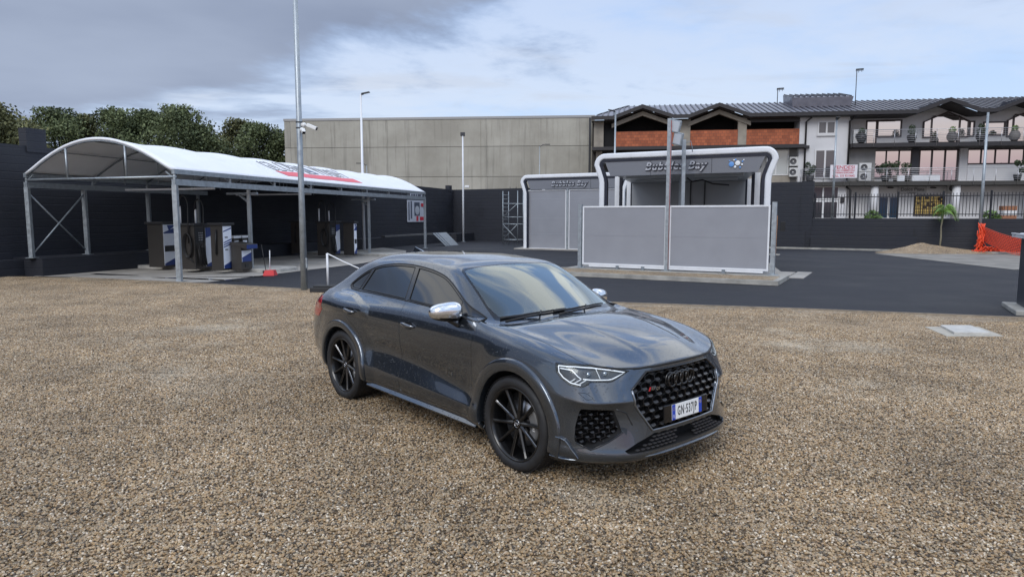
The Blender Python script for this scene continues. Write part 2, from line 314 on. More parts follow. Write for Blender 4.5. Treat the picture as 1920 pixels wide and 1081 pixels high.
def car_cage():
    vs = []; idx = {}
    def V(p, key, side):
        x, y, z = p
        k = (key, side if y > 1e-6 else 0)
        if k not in idx: idx[k] = len(vs); vs.append(Vector((x, y * side, z)))
        return idx[k]
    faces = []; cre = {}
    for side in (1, -1):
        def P(r, c):   # r 0..11, c -5..22
            if r <= 6:
                if c < 0: return V(RE[r][-c - 1], ('v', r, c), side)
                if c > 17: return V(FR[r][c - 18], ('v', r, c), side)
                return V(ROW[r][c], ('v', r, c), side)
            if c == 17: return P(6, 17 + (r - 6))
            if c == 0: return P(6, -(r - 6))
            return V(ROW[r][c], ('v', r, c), side)
        def F(*q): faces.append(q if side == -1 else q[::-1])
        for r in range(6):
            for c in range(-5, 22): F(P(r, c), P(r, c + 1), P(r + 1, c + 1), P(r + 1, c))
        for r in range(6, 11):
            for c in range(0, 17): F(P(r, c), P(r, c + 1), P(r + 1, c + 1), P(r + 1, c))
        def E(a, b, v): cre[tuple(sorted((a, b)))] = v
        for c in range(4, 20): E(P(2, c), P(2, c + 1), .55)
        for c in range(17, 22): E(P(6, c), P(6, c + 1), .75); E(P(4, c), P(4, c + 1), .85)
        for c in range(15, 17): E(P(4, c), P(4, c + 1), .8)
        for c in range(5, 11): E(P(3, c), P(3, c + 1), .35)
        for c in range(3, 11): E(P(6, c), P(6, c + 1), .35)
    return vs, faces, cre

def eval_mesh(o):
    dg = bpy.context.evaluated_depsgraph_get(); dg.update()
    return bpy.data.meshes.new_from_object(o.evaluated_get(dg))
def smooth_body(level=4, iters=3):
    vs, faces, cre = car_cage()
    me = bpy.data.meshes.new('cage'); me.from_pydata(vs, [], faces); me.update()
    at = me.attributes.new('crease_edge', 'FLOAT', 'EDGE')
    for e in me.edges:
        at.data[e.index].value = cre.get(tuple(sorted(e.vertices)), 0.0)
    o = bpy.data.objects.new('cage', me); COL.objects.link(o)
    md = o.modifiers.new('s', 'SUBSURF'); md.levels = 3; md.render_levels = 3
    for it in range(iters):
        ev = eval_mesh(o)
        for i, t in enumerate(vs):
            me.vertices[i].co += (t - ev.vertices[i].co) * 0.75
        bpy.data.meshes.remove(ev); me.update()
    md.levels = level
    ev = eval_mesh(o); bpy.data.objects.remove(o); bpy.data.meshes.remove(me)
    return ev

def sstep(a, b, x):
    t = max(0.0, min(1.0, (x - a) / (b - a))); return t * t * (3 - 2 * t)
WB = -2.68; WR = 0.356; ARCH = 0.412
base = smooth_body(4)
# soft blisters over the wheels, door scoop and bonnet creases
for v in base.vertices:
    x, y, z = v.co; s = 1 if y > 0 else -1; ay = abs(y)
    if ay > 0.55 and z < 1.03:
        for wx in (0.0, WB):
            r = math.hypot(x - wx, z - WR)
            k = sstep(0.66, 0.46, r) * sstep(1.03, 0.93, z) * sstep(0.6, 0.85, ay)
            v.co.y += s * 0.016 * k
    # rear shoulder blister: a ledge that rises out of the rear door towards the tail
    if ay > 0.7 and -3.3 < x < -2.15 and 0.9 < z < 1.12:
        zt = 1.098 - .105 * sstep(-2.62, -2.06, x)
        k = sstep(-2.08, -2.26, x) * sstep(-3.40, -3.15, x) * sstep(0.86, 0.97, z) * sstep(zt + .010, zt - .006, z)
        v.co.y += s * 0.024 * k
    # bonnet: raised centre with a crease each side
    if z > 0.86 and -0.3 < x < 0.8:
        yc = 0.36 - 0.10 * (x + 0.3)
        k = sstep(-0.34, -0.05, x) * sstep(0.82, 0.5, x)
        v.co.z += 0.0055 * k * (1 - sstep(yc - 0.02, yc + 0.035, ay))
def bm_from(me):
    b = bmesh.new(); b.from_mesh(me); return b
_t = bm_from(base); BODYBVH = BVHTree.FromBMesh(_t)
base.update()
VN = [v.normal.copy() for v in base.vertices]; VC = [v.co.copy() for v in base.vertices]; PV = [tuple(p.vertices) for p in base.polygons]
_t.free()
from mathutils.interpolate import poly_3d_calc
def surf(p):
    loc, n, i, dd = BODYBVH.find_nearest(p)
    pv = PV[i]; wts = poly_3d_calc([VC[j] for j in pv], loc)
    nn = Vector((0, 0, 0))
    for j, wt in zip(pv, wts): nn += VN[j] * wt
    return loc, nn.normalized()

def inpoly(u, v, poly):
    ins = False; j = len(poly) - 1
    for i in range(len(poly)):
        xi, yi = poly[i]; xj, yj = poly[j]
        if (yi > v) != (yj > v) and u < (xj - xi) * (v - yi) / (yj - yi) + xi: ins = not ins
        j = i
    return ins
def rounded(poly, r, seg=4):
    out = []; n = len(poly)
    for i in range(n):
        p = Vector(poly[i]); a = Vector(poly[i - 1]); b = Vector(poly[(i + 1) % n])
        da = (a - p); db = (b - p); t = min(r, da.length * .45, db.length * .45)
        p0 = p + da.normalized() * t; p1 = p + db.normalized() * t
        for k in range(seg + 1):
            s = k / seg; q = p0 * (1 - s) ** 2 + p * 2 * s * (1 - s) + p1 * s * s; out.append((q.x, q.y))
    return out
def smoothpoly(pts, closed=True, sub=4):   # Catmull-Rom through the points
    out = []; n = len(pts)
    for i in range(n if closed else n - 1):
        p = [Vector(pts[(i + k) % n]) if closed else Vector(pts[max(0, min(n - 1, i + k))]) for k in (-1, 0, 1, 2)]
        for k in range(sub):
            t = k / sub
            q = 0.5 * ((2 * p[1]) + (-p[0] + p[2]) * t + (2 * p[0] - 5 * p[1] + 4 * p[2] - p[3]) * t * t + (-p[0] + 3 * p[1] - 3 * p[2] + p[3]) * t ** 3)
            out.append((q.x, q.y))
    if not closed: out.append(tuple(pts[-1]))
    return out

PROJ = {  # name: (u axis, v axis, facing test, region test)
 'R': (Vector((1, 0, 0)), Vector((0, 0, 1)), Vector((0, -1, 0)), 0.12, lambda c: c.y < -0.45),
 'L': (Vector((1, 0, 0)), Vector((0, 0, 1)), Vector((0, 1, 0)), 0.12, lambda c: c.y > 0.45),
 'T': (Vector((1, 0, 0)), Vector((0, 1, 0)), Vector((0, 0, 1)), 0.10, lambda c: c.z > 0.8),
 'F': (Vector((0, 1, 0)), Vector((0, 0, 1)), Vector((1, 0, 0)), 0.10, lambda c: c.x > 0.35),
 'HR': (Vector((.7071, .7071, 0)), Vector((0, 0, 1)), Vector((.7071, -.7071, 0)), 0.15, lambda c: c.x > 0.3 and c.y < -.3),
 'HL': (Vector((.7071, -.7071, 0)), Vector((0, 0, 1)), Vector((.7071, .7071, 0)), 0.15, lambda c: c.x > 0.3 and c.y > .3),
}
bodybm = bm_from(base)
def cut(polys, pr):
    """score the body along each polygon"""
    U, V, Nn, th, reg = PROJ[pr]
    def rec(f):
        us = [vv.co.dot(U) for vv in f.verts]; vs = [vv.co.dot(V) for vv in f.verts]
        return (min(us), max(us), min(vs), max(vs))
    allf = {}
    for f in bodybm.faces:
        if f.normal.dot(Nn) >= th and reg(f.calc_center_median()): allf[f] = rec(f)
    for poly in polys:
        pu0, pu1 = min(p[0] for p in poly) - .01, max(p[0] for p in poly) + .01; pv0, pv1 = min(p[1] for p in poly) - .01, max(p[1] for p in poly) + .01
        cand = {f: r for f, r in allf.items() if f.is_valid and not (r[1] < pu0 or r[0] > pu1 or r[3] < pv0 or r[2] > pv1)}
        n = len(poly)
        for i in range(n):
            a = poly[i]; b = poly[(i + 1) % n]
            du, dv = b[0] - a[0], b[1] - a[1]; Lg = math.hypot(du, dv)
            if Lg < 1e-6: continue
            nr = (U * dv - V * du) / Lg; m = 0.004
            u0, u1 = min(a[0], b[0]) - m, max(a[0], b[0]) + m; v0, v1 = min(a[1], b[1]) - m, max(a[1], b[1]) + m
            fs = [f for f, r in cand.items() if not (r[1] < u0 or r[0] > u1 or r[3] < v0 or r[2] > v1)]
            if not fs: continue
            geom = set(fs)
            for f in fs: geom.update(f.edges); geom.update(f.verts)
            res = bmesh.ops.bisect_plane(bodybm, geom=list(geom), dist=1e-5, plane_co=U * a[0] + V * a[1], plane_no=nr)
            for f in fs: cand.pop(f, None); allf.pop(f, None)
            for f in [g for g in res['geom'] if isinstance(g, bmesh.types.BMFace)] + [f for f in fs if f.is_valid]:
                r = rec(f); cand[f] = r; allf[f] = r
# restrict the slow search: index faces once per projection by caching centres is not needed at this size
def select(poly, pr, extra=None):
    U, V, Nn, th, reg = PROJ[pr]; out = []
    us = [p[0] for p in poly]; vs = [p[1] for p in poly]
    for f in bodybm.faces:
        c = f.calc_center_median()
        if not reg(c): continue
        u, v = c.dot(U), c.dot(V)
        if u < min(us) or u > max(us) or v < min(vs) or v > max(vs): continue
        if f.normal.dot(Nn) < th: continue
        if inpoly(u, v, poly) and (extra is None or extra(c)): out.append(f)
    return out
def panel_from(faces, name, mats, parent, gap=0.0040, flange=0.02, lift=0.0, inset=True):
    """lift the faces out of the body into a mesh of their own with turned-in edges"""
    vmap = {}; vs = []; fs = []; ns = []
    for f in faces:
        q = []
        for v in f.verts:
            if v not in vmap: vmap[v] = len(vs); vs.append(v.co.copy())
            q.append(vmap[v])
        fs.append(q)
    cnt = {}
    for q in fs:
        for i in range(len(q)):
            e = (q[i], q[(i + 1) % len(q)]); cnt[e] = 1
    border = [e for e in cnt if (e[1], e[0]) not in cnt]
    for p in vs: ns.append(surf(p)[1])
    inw = {}
    for a, b in border:
        t = (vs[b] - vs[a])
        if t.length < 1e-9: continue
        t.normalize()
        for i in (a, b):
            d = ns[i].cross(t); inw[i] = inw.get(i, Vector((0, 0, 0))) + d
    for i, d in inw.items():
        if d.length > 1e-6:
            d.normalize(); inw[i] = d
            if gap: vs[i] = vs[i] + d * gap
    if lift: vs = [p + n * lift for p, n in zip(vs, ns)]
    if flange:
        top = {}; bot = {}
        for i, d in inw.items():
            if abs(vs[i].y) < 1e-4 and False: continue
            n0 = len(vs); top[i] = n0; vs.append(vs[i].copy()); ns.append((-d + ns[i] * 0.5).normalized())
            bot[i] = n0 + 1; vs.append(vs[i] - ns[i] * flange); ns.append(-d)
        for a, b in border: fs.append([top[b], top[a], bot[a], bot[b]])
    me = bpy.data.meshes.new(name); me.from_pydata(vs, [], fs); me.update()
    for p in me.polygons: p.use_smooth = True
    for m in (mats if isinstance(mats, (list, tuple)) else [mats]): me.materials.append(m)
    me.normals_split_custom_set_from_vertices([n if n.length > 0 else Vector((0, 0, 1)) for n in ns])
    o = bpy.data.objects.new(name, me)
    return link(o, parent)
def remove(faces):
    bmesh.ops.delete(bodybm, geom=faces, context='FACES')

# ---- outlines
DLO = smoothpoly([(-.495,1.054),(-.77,1.180),(-1.11,1.330),(-1.32,1.382),(-1.546,1.410),(-1.80,1.424),(-2.08,1.415),(-2.341,1.378),(-2.56,1.300),(-2.735,1.190),(-2.70,1.150),(-2.6,1.132),(-2.1,1.126),(-1.6,1.114),(-.95,1.088)], sub=4)
def shrink(poly, d):
    n = len(poly); out = []; area = sum(poly[i][0] * poly[(i + 1) % n][1] - poly[(i + 1) % n][0] * poly[i][1] for i in range(n))
    sg = 1 if area > 0 else -1
    for i in range(n):
        a = Vector(poly[i - 1]); b = Vector(poly[(i + 1) % n]); t = (b - a).normalized(); nn = Vector((-t.y, t.x)) * sg
        out.append((poly[i][0] + nn.x * d, poly[i][1] + nn.y * d))
    return out
def clip(poly, p, n):   # keep the side where (q-p).n > 0
    out = []; m = len(poly); p = Vector(p); n = Vector(n)
    for i in range(m):
        a = Vector(poly[i]); b = Vector(poly[(i + 1) % m]); da = (a - p).dot(n); db = (b - p).dot(n)
        if da >= 0: out.append((a.x, a.y))
        if (da > 0) != (db > 0) and abs(da - db) > 1e-9:
            q = a + (b - a) * (da / (da - db)); out.append((q.x, q.y))
    return out
IN = shrink(DLO, 0.017)
def ln(a, b): t = Vector(b) - Vector(a); return a, (-t.y, t.x)
def halfplane(poly, a, b): p, n = ln(a, b); return clip(poly, p, n)
GL_F = halfplane(halfplane(IN, (-1.555, 1.0), (-1.665, 1.5)) if False else clip(IN, (-1.555, 1.10), (1, .22)), (0, 0), (0, 0)) if False else clip(IN, (-1.555, 1.10), (1, .24))
GL_F = clip(GL_F, (-.80, 1.10), (-1, -.02))                 # rear of the mirror triangle
GL_R = clip(clip(IN, (-1.625, 1.10), (-1, -.24)), (-2.47, 1.15), (1, -.42))
GL_Q = clip(IN, (-2.515, 1.15), (-1, .42))
circ = lambda wx, r, a0, a1, n: [(wx + r * math.cos(R(a0 + (a1 - a0) * i / n)), WR + r * math.sin(R(a0 + (a1 - a0) * i / n))) for i in range(n + 1)]
ARF = circ(0, ARCH, 200, -20, 40) + [(ARCH - .01, .1), (-ARCH + .01, .1)]
ARR = circ(WB, ARCH, 200, -20, 40) + [(WB + ARCH - .01, .1), (WB - ARCH + .01, .1)]
dlo_low = lambda x: 1.05 + 0.03
DOOR_F = rounded([(-1.585, .30), (-.545, .30), (-.525, .60), (-.52, .90), (-.485, .985), (-.49, 1.03), (-.5, 1.075), (-.95, 1.098), (-1.6, 1.125), (-1.592, .95)], .03, 3)
DOOR_R = rounded([(-1.593, .30), (-1.600, .95), (-1.61, 1.125), (-2.1, 1.137), (-2.53, 1.145), (-2.555, 1.02), (-2.545, .90)] + circ(WB, .525, 76, 20, 8)[1:] + [(-2.20, .45), (-2.235, .37), (-2.245, .30)], .02, 3)
def ypoly(p, s): return [(u, v * s) for u, v in p]
HOODH = [(.808, 0), (.804, .14), (.792, .28), (.768, .405), (.728, .505), (.690, .60), (.635, .69), (.585, .728), (.50, .762), (.35, .775), (.1, .772), (-.15, .762), (-.33, .742), (-.385, .715), (-.37, .66), (-.30, .50), (-.245, .27), (-.225, 0)]
HOOD = HOODH + [(x, -y) for x, y in HOODH[-2:0:-1]]
WSH = [(-.262, 0), (-.285, .26), (-.345, .50), (-.425, .675), (-.455, .695), (-.60, .672), (-.74, .645), (-.92, .609), (-1.04, .582), (-1.068, .555), (-1.050, .42), (-1.035, .21), (-1.028, 0)]
WS = WSH + [(x, -y) for x, y in WSH[-2:0:-1]]
WSI_ = [(-.312, 0), (-.332, .25), (-.390, .49), (-.462, .650), (-.60, .653), (-.74, .626), (-.92, .590), (-1.030, .560), (-1.030, .42), (-1.016, .21), (-1.010, 0)]
WSI = WSI_ + [(x, -y) for x, y in WSI_[-2:0:-1]]
GRIL = [(.358, .808), (.506, .700), (.500, .60), (.362, .412), (.33, .400)]
GRILLE = GRIL + [(-u, v) for u, v in GRIL[::-1]]
INTAKE = rounded([(.826, .592), (.640, .578), (.612, .497), (.597, .430), (.69, .375), (.798, .325), (.862, .37), (.852, .47)], .012, 3)
LOWG = [(.30, .372), (.60, .262), (.55, .255), (0, .255)]
LOWG = [(.31, .366), (.345, .366), (.635, .272), (.60, .262)]
LOWER = [(.0, .380), (.345, .386), (.500, .343), (.600, .300), (.58, .282), (.565, .276), (0, .268)]
LOWER = LOWER + [(-u, v) for u, v in LOWER[-2:0:-1]]
# headlamp outline in front view (y, z); it wraps round the corner
HLP = [(-.326, .884), (-.20, .884), (-.077, .876), (.06, .853), (.182, .828), (.150, .808), (.066, .765), (.045, .762), (-.088, .766), (-.118, .744), (-.150, .734), (-.228, .746), (-.288, .783), (-.322, .825)]
FUEL = rounded([(-2.92, .895), (-2.69, .905), (-2.66, 1.035), (-2.90, 1.03)], .035, 4)
TAIL = [(-3.60, .80), (-3.24, .80), (-3.13, .89), (-3.09, .97), (-3.12, 1.03), (-3.60, 1.04)]
WASH = rounded([(.838, .705), (.797, .701), (.768, .663), (.808, .656)], .008, 2)

for pr in ('R', 'L'):
    cut([ARF, ARR], pr)
    cut([DLO, GL_F, GL_R, GL_Q, DOOR_F, DOOR_R, FUEL, TAIL], pr)
cut([HOOD, WS, WSI], 'T')
cut([GRILLE, LOWER], 'F')
for s in (1, -1):
    cut([ypoly([(u * 1, v) for u, v in INTAKE], 1) if s == 1 else [(-u, v) for u, v in INTAKE],
         WASH if s == 1 else [(-u, v) for u, v in WASH]], 'F')
cut([HLP], 'HR'); cut([HLP], 'HL')
bodybm.normal_update()
# inner dark shell (seen through the gaps), before anything is taken away except arches, glass
for pr in ('R', 'L'):
    remove(select(ARF, pr)); remove(select(ARR, pr))
    # cut what remains under the arches (the turned-under sill)
rm = [f for f in bodybm.faces if any(math.hypot(f.calc_center_median().x - wx, f.calc_center_median().z - WR) < ARCH for wx in (0, WB)) and f.calc_center_median().z < .5 and abs(f.calc_center_median().y) > .4]
remove(rm)

def take(poly, pr, name, mats, parent, **k):
    extra = k.pop('extra', None); keep = k.pop('keep', False)
    fs = select(poly, pr, extra)
    if not fs: print('EMPTY', name); return None
    o = panel_from(fs, name, mats, parent, **k)
    if not keep: remove(fs)
    return o
for pr, s in (('R', -1), ('L', 1)):
    doorF = take(DOOR_F, pr, 'front_door', PAINT, CAR)
    doorR = take(DOOR_R, pr, 'rear_door', PAINT, CAR)
    take(GL_F, pr, 'door_window', TINT, doorF, gap=.0, flange=.004, lift=-.004)
    take(GL_R, pr, 'door_window', TINT, doorR, gap=.0, flange=.004, lift=-.004)
    take(GL_Q, pr, 'quarter_window', TINT, CAR, gap=.0, flange=.004, lift=-.004)
    take(DLO, pr, 'window_trim', GLOSSBLK, CAR, gap=.001, flange=.012, lift=.001)
    for nm_, pl_, rr_ in (('window_seal', DLO, .0065), ('window_seal', GL_F, .0042), ('window_seal', GL_R, .0042), ('window_seal', GL_Q, .0042)):
        q = MB(); pts = []
        for i in range(len(pl_)):
            a, c = pl_[i], pl_[(i + 1) % len(pl_)]; k = max(1, int(math.hypot(c[0] - a[0], c[1] - a[1]) / .04))
            pts += [(a[0] + (c[0] - a[0]) * t / k, a[1] + (c[1] - a[1]) * t / k) for t in range(k)]
        pp = []
        for u, v in pts:
            h = BODYBVH.ray_cast(Vector((u, s * 2.0, v)), Vector((0, -s, 0)))
            if h[0]: pp.append(h[0] + h[1] * .0005)
        q.tube(pp, rr_, 6, closed=True); q.build(nm_, MATBLK, CAR)
    take(FUEL, pr, 'fuel_flap', PAINT, CAR, gap=.0025, flange=.01) if s == -1 else None
    take(TAIL, pr, 'tail_light', REDGL, CAR, gap=.002, flange=.02, lift=.003)
    if s == -1: DOORS = (doorF, doorR)
    else: DOORSL = (doorF, doorR)
ws = take(WSI, 'T', 'windshield', WSGLASS, CAR, gap=0, flange=0)
take(WS, 'T', 'windshield_border', GLOSSBLK, CAR, gap=.001, flange=.01)
take(HOOD, 'T', 'hood', PAINT, CAR, gap=.0045, flange=.025)
HLF = {}
for s in (1, -1):
    pl = [(u * s, v) for u, v in HLP]
    fs = select(HLP, 'HL' if s == 1 else 'HR'); HLF[s] = fs
    lens = panel_from(fs, 'headlight', LENS, CAR, gap=.005, flange=0.0, lift=.001); HLF[s] = lens
    # dark bezel and recessed housing
    vs_ = [v.co.copy() for v in lens.data.vertices]
    remove(fs)
    ipl = [(u * s, v) for u, v in INTAKE]
    remove(select(ipl, 'F'))
    take([(u * s, v) for u, v in WASH], 'F', 'washer_cap', PAINT, CAR, gap=.0025, flange=.008)
remove(select(GRILLE, 'F')); remove(select(LOWER, 'F'))
BODY = panel_from(list(bodybm.faces), 'body', PAINT, CAR, gap=0, flange=.03)
bodybm.free()
# inner shell
inner = bm_from(base)
dl = []
for f in inner.faces:
    c = f.calc_center_median()
    if any(math.hypot(c.x - wx, c.z - WR) < ARCH + .02 for wx in (0, WB)) and abs(c.y) > .5: dl.append(f); continue
    if c.z > .8 and inpoly(c.x, c.y, WS) and f.normal.z > .2: dl.append(f); continue
    if f.normal.x > .1 and c.x > .5 and (inpoly(c.y, c.z, GRILLE) or inpoly(c.y, c.z, LOWER) or inpoly(abs(c.y), c.z, INTAKE)): dl.append(f)
bmesh.ops.delete(inner, geom=dl, context='FACES')
for v in inner.verts: v.co -= surf(v.co)[1] * 0.028
me = bpy.data.meshes.new('inner_shell'); inner.to_mesh(me); inner.free(); me.materials.append(DARKIN)
for p in me.polygons: p.use_smooth = True
link(bpy.data.objects.new('inner_shell', me), CAR)

# ---- arches: lip, liner
def ysurf(x, z, s):
    h = BODYBVH.ray_cast(Vector((x, s * 2.0, z)), Vector((0, -s, 0)))
    return h[0].y if h[0] else s * .88
for wx in (0.0, WB):
    for s in (-1, 1):
        b = MB(); n = 56; RO = .497 if wx == 0 else .474; prof = [(.398, -.07), (.400, .010), (.4035, .0155), (.409, .0175), (RO - .014, .0190), (RO - .006, .0160), (RO - .001, .006), (RO, -.012)]
        a0, a1 = (-13, 190) if wx == 0 else (-10, 193)
        vs = []
        for i in range(n + 1):
            a = R(a0 + (a1 - a0) * i / n); ca, sa = math.cos(a), math.sin(a)
            for r, off in prof:
                vs.append((wx + r * ca, ysurf(wx + max(r, .418) * ca, max(.262, WR + max(r, .418) * sa), s) + s * off, WR + r * sa))
        m = len(prof)
        b.add(vs, [(i * m + j, i * m + j + 1, (i + 1) * m + j + 1, (i + 1) * m + j) for i in range(n) for j in range(m - 1)], True)
        b.build('wheel_arch', PAINT, CAR, sharp=50)
        # liner: half tube running inwards
        b = MB(); n = 24; vs = []
        for i in range(n + 1):
            a = R(-25 + 230 * i / n)
            for r, y in ((.405, .86), (.405, .52), (.10, .52)): vs.append((wx + r * math.cos(a), s * y, WR + r * math.sin(a)))
        b.add(vs, [(i * 3 + j, i * 3 + j + 1, (i + 1) * 3 + j + 1, (i + 1) * 3 + j) for i in range(n) for j in range(2)], True)
        b.build('arch_liner', DARKIN, CAR)
# floor pan
MB().box(-3.3, .7, -.60, .60, .20, .24).build('floor_pan', DARKIN, CAR)

# ---- wheels
def wheel_parts():
    Mx = Matrix.Rotation(R(90), 4, 'X')     # local Z -> -Y : outside of a right-hand wheel
    root = bpy.data.objects.new('wheel', None); root.empty_display_size = .1; link(root, CAR)
    ty = MB(); n = 72
    prof = [(.272, .095), (.283, .112), (.300, .1195), (.322, .120), (.336, .114), (.346, .104), (.352, .094), (.3548, .080)]
    full = prof + [(.3556, .045), (.3560, 0.0)]; full = full + [(r, -h) for r, h in full[-2::-1]]
    ty.lathe(full, Mx, n)
    # grooves in the tread and shoulder sipes
    tr = ty.build('tyre', RUBBER, root, sharp=60)
    g = MB()
    for k in range(72):
        a = 2 * math.pi * k / 72
        for hz, tw in ((.088, .05), (-.088, -.05), (.035, .03), (-.035, .03)):
            A = Matrix.Rotation(a, 4, 'Z')
            M = Mx @ A
            g.box(.3535 if abs(hz) > .05 else .3555, .3585 if abs(hz) < .05 else .3568, -.0095, .0095, hz - .020, hz + .018, M)
    g.build('tyre_tread', RUBBER, root)
    rim = MB()
    # barrel and outer lip
    rim.lathe([(.274, .100), (.2785, .1015), (.279, .106), (.275, .109), (.268, .108), (.262, .101), (.256, .090), (.250, .05), (.246, -.02), (.243, -.085)], Mx, 72)
    # ten slim spokes, each a ridge with a chamfer on either side
    for k in range(10):
        A = Mx @ Matrix.Rotation(2 * math.pi * k / 10 + .12, 4, 'Z')
        st = [(.040, .078, .019), (.075, .080, .0165), (.13, .083, .0125), (.19, .088, .0115), (.235, .094, .0125), (.258, .098, .017)]
        vs = []
        for r, h, wd in st:
            vs += [A @ Vector((r, -wd, h - .034)), A @ Vector((r, -wd, h - .010)), A @ Vector((r, -wd * .35, h)), A @ Vector((r, wd * .35, h)), A @ Vector((r, wd, h - .010)), A @ Vector((r, wd, h - .034))]
        fs = [(i * 6 + j, i * 6 + (j + 1) % 6, (i + 1) * 6 + (j + 1) % 6, (i + 1) * 6 + j) for i in range(len(st) - 1) for j in range(6)]
        rim.add(vs, fs)
    rim.lathe([(.0, .070), (.052, .070), (.066, .062), (.070, .030), (.03, .02)], Mx, 32)
    for k in range(5):
        a = 2 * math.pi * (k + .5) / 5
        rim.lathe([(.0001, .073), (.009, .073), (.0105, .066)], Mx @ Matrix.Translation((.053 * math.cos(a), .053 * math.sin(a), 0)), 8)
    rim.build('rim', mat('satin_black_alloy', (.006, .006, .0065), .30, coat=.25), root, sharp=25)
    ed = MB()   # bright polished edges on the spokes
    for k in range(10):
        A = Mx @ Matrix.Rotation(2 * math.pi * k / 10 + .12, 4, 'Z')
        st = [(.085, .0805, .0135), (.13, .0835, .0115), (.19, .0885, .0105), (.235, .0945, .0115), (.255, .098, .0150)]
        for sg in ((1,) if k % 2 else (-1,)):
            vs = []
            for r, h, wd in st: vs += [A @ Vector((r, sg * (wd - .0012), h - .0068)), A @ Vector((r, sg * (wd + .0003), h - .0088))]
            ed.add(vs, [(2 * i, 2 * i + 1, 2 * i + 3, 2 * i + 2) for i in range(len(st) - 1)])
    ed.build('spoke_edging', mat('polished_edge', (.32, .33, .35), .3, metal=1.0), root)
    cap = MB(); cap.lathe([(.0001, .080), (.026, .079), (.031, .075), (.032, .068)], Mx, 28); cap.build('hub_cap', GLOSSBLK, root)
    rg = MB()
    for k in range(4):
        cx_ = (k - 1.5) * .0105
        rg.tube([Mx @ Vector((cx_ + .0072 * math.cos(a), .0072 * math.sin(a), .0805)) for a in (2 * math.pi * j / 14 for j in range(14))], .0012, 5, closed=True)
    rg.tube([Mx @ Vector((.0285 * math.cos(a), .0285 * math.sin(a), .0785)) for a in (2 * math.pi * j / 28 for j in range(28))], .0011, 5, closed=True)
    rg.build('hub_emblem', CHROME, root)
    dk = MB(); dk.lathe([(.07, .030), (.08, .028), (.175, .028), (.176, .0), (.08, .0)], Mx, 48); dk.build('brake_disc', STEEL, root)
    dr = MB(); dr.lathe([(.0001, -.02), (.235, -.02), (.240, -.06)], Mx, 24); dr.build('wheel_backing', DARKIN, root)
    return root
def caliper(root, mirror):
    Mx = Matrix.Rotation(R(90), 4, 'X')
    b = MB(); n = 10; vs = []
    for i in range(n + 1):
        a = R(-42 + 84 * i / n + 0)
        for r, h in ((.115, .046), (.185, .052), (.196, .040), (.196, -.03), (.115, -.03)):
            vs.append(Mx @ Vector((r * math.cos(a), r * math.sin(a), h)))
    fs = [(i * 5 + j, i * 5 + (j + 1) % 5, (i + 1) * 5 + (j + 1) % 5, (i + 1) * 5 + j) for i in range(n) for j in range(5)] + [(0, 1, 2, 3, 4), tuple(n * 5 + j for j in range(5))[::-1]]
    b.add(vs, fs); c = b.build('brake_caliper', CALI, root, bevel=.004)
    t = text('caliper_lettering', 'RS', PLATEW, root, Mx @ Matrix.Translation((.155, -.012, .053)) @ Matrix.Rotation(R(-80), 4, 'Z'), .030, .0005, bold=.0006, shear=.2)
    return c
w0 = wheel_parts(); caliper(w0, False)
HUBY = .785
for i, (x, s) in enumerate(((0, -1), (WB, -1), (0, 1), (WB, 1))):
    o = w0 if i == 0 else copy_tree(w0, CAR)
    o.location = (x, s * HUBY, WR)
    if s == 1: o.rotation_euler = (0, R(20), math.pi)
    else: o.rotation_euler = (0, R(0 if i == 0 else 14), 0)

# ---- front: grille, lamps, plate, lip
def xsurf(y, z):
    h = BODYBVH.ray_cast(Vector((3, y, z)), Vector((-1, 0, 0)))
    return h[0].x if h[0] else .8
def hexmesh(name, poly, pw, ph, depth, back, wall, parent, mirror=1, lift=0.0):
    """honeycomb of tapering cells that follows the skin"""
    b = MB(); fac = MB(); us = [p[0] for p in poly]; vs_ = [p[1] for p in poly]
    rows = int((max(vs_) - min(vs_)) / (ph * .75)) + 3; cols = int((max(us) - min(us)) / pw) + 3
    u0 = (max(us) + min(us)) / 2; v0 = (max(vs_) + min(vs_)) / 2
    for j in range(-rows, rows + 1):
        for i in range(-cols, cols + 1):
            cu = u0 + (i + .5 * (j % 2)) * pw; cv = v0 + j * ph * .75
            hexp = [(-.5 * pw, -.25 * ph), (-.5 * pw, .25 * ph), (0, .5 * ph), (.5 * pw, .25 * ph), (.5 * pw, -.25 * ph), (0, -.5 * ph)]
            inside = sum(inpoly(cu + a * .9, cv + c * .9, poly) for a, c in hexp)
            if inside < 2: continue
            XS = lambda y_, z_: min(xsurf(y_, z_), xsurf(cu, cv)) - back
            xs = xsurf(cu, cv) - back + lift
            ring = []
            for (sc, dx) in ((1 - wall / pw, 0.0), (1.02, -depth * .30), (1 - wall / pw, -.0005), (1 - wall / pw * 1.3, -depth)):
                ring.append([(XS(cu + a * sc, cv + c * sc) + dx, cu + a * sc, cv + c * sc) for a, c in hexp])
            outer = [(XS(cu + a, cv + c), cu + a, cv + c) for a, c in hexp]
            b.add(outer + ring[0] + ring[3], [(k, (k + 1) % 6, 6 + (k + 1) % 6, 6 + k) for k in range(6)] + [(6 + k, 6 + (k + 1) % 6, 12 + (k + 1) % 6, 12 + k) for k in range(6)])
            w1 = .5 * pw - wall * .6
            fac.add([(xs - depth * .6, cu - w1 * .62, cv - .17 * ph), (xs - depth * .6, cu + w1 * .62, cv - .17 * ph), (xs - .002, cu + w1 * .55, cv - .34 * ph), (xs - .002, cu, cv - .45 * ph), (xs - .002, cu - w1 * .55, cv - .34 * ph)], [(0, 1, 2, 3, 4)])
    b.cm = 1; b.add(fac.v, fac.f)
    return b.build(name, [GLOSSBLK, mat('facet_skylit_gloss', (.05, .053, .06), .28, coat=.4, spec=.7)], parent)  # upward facets paler than the black cells: sky sheen put into the colour
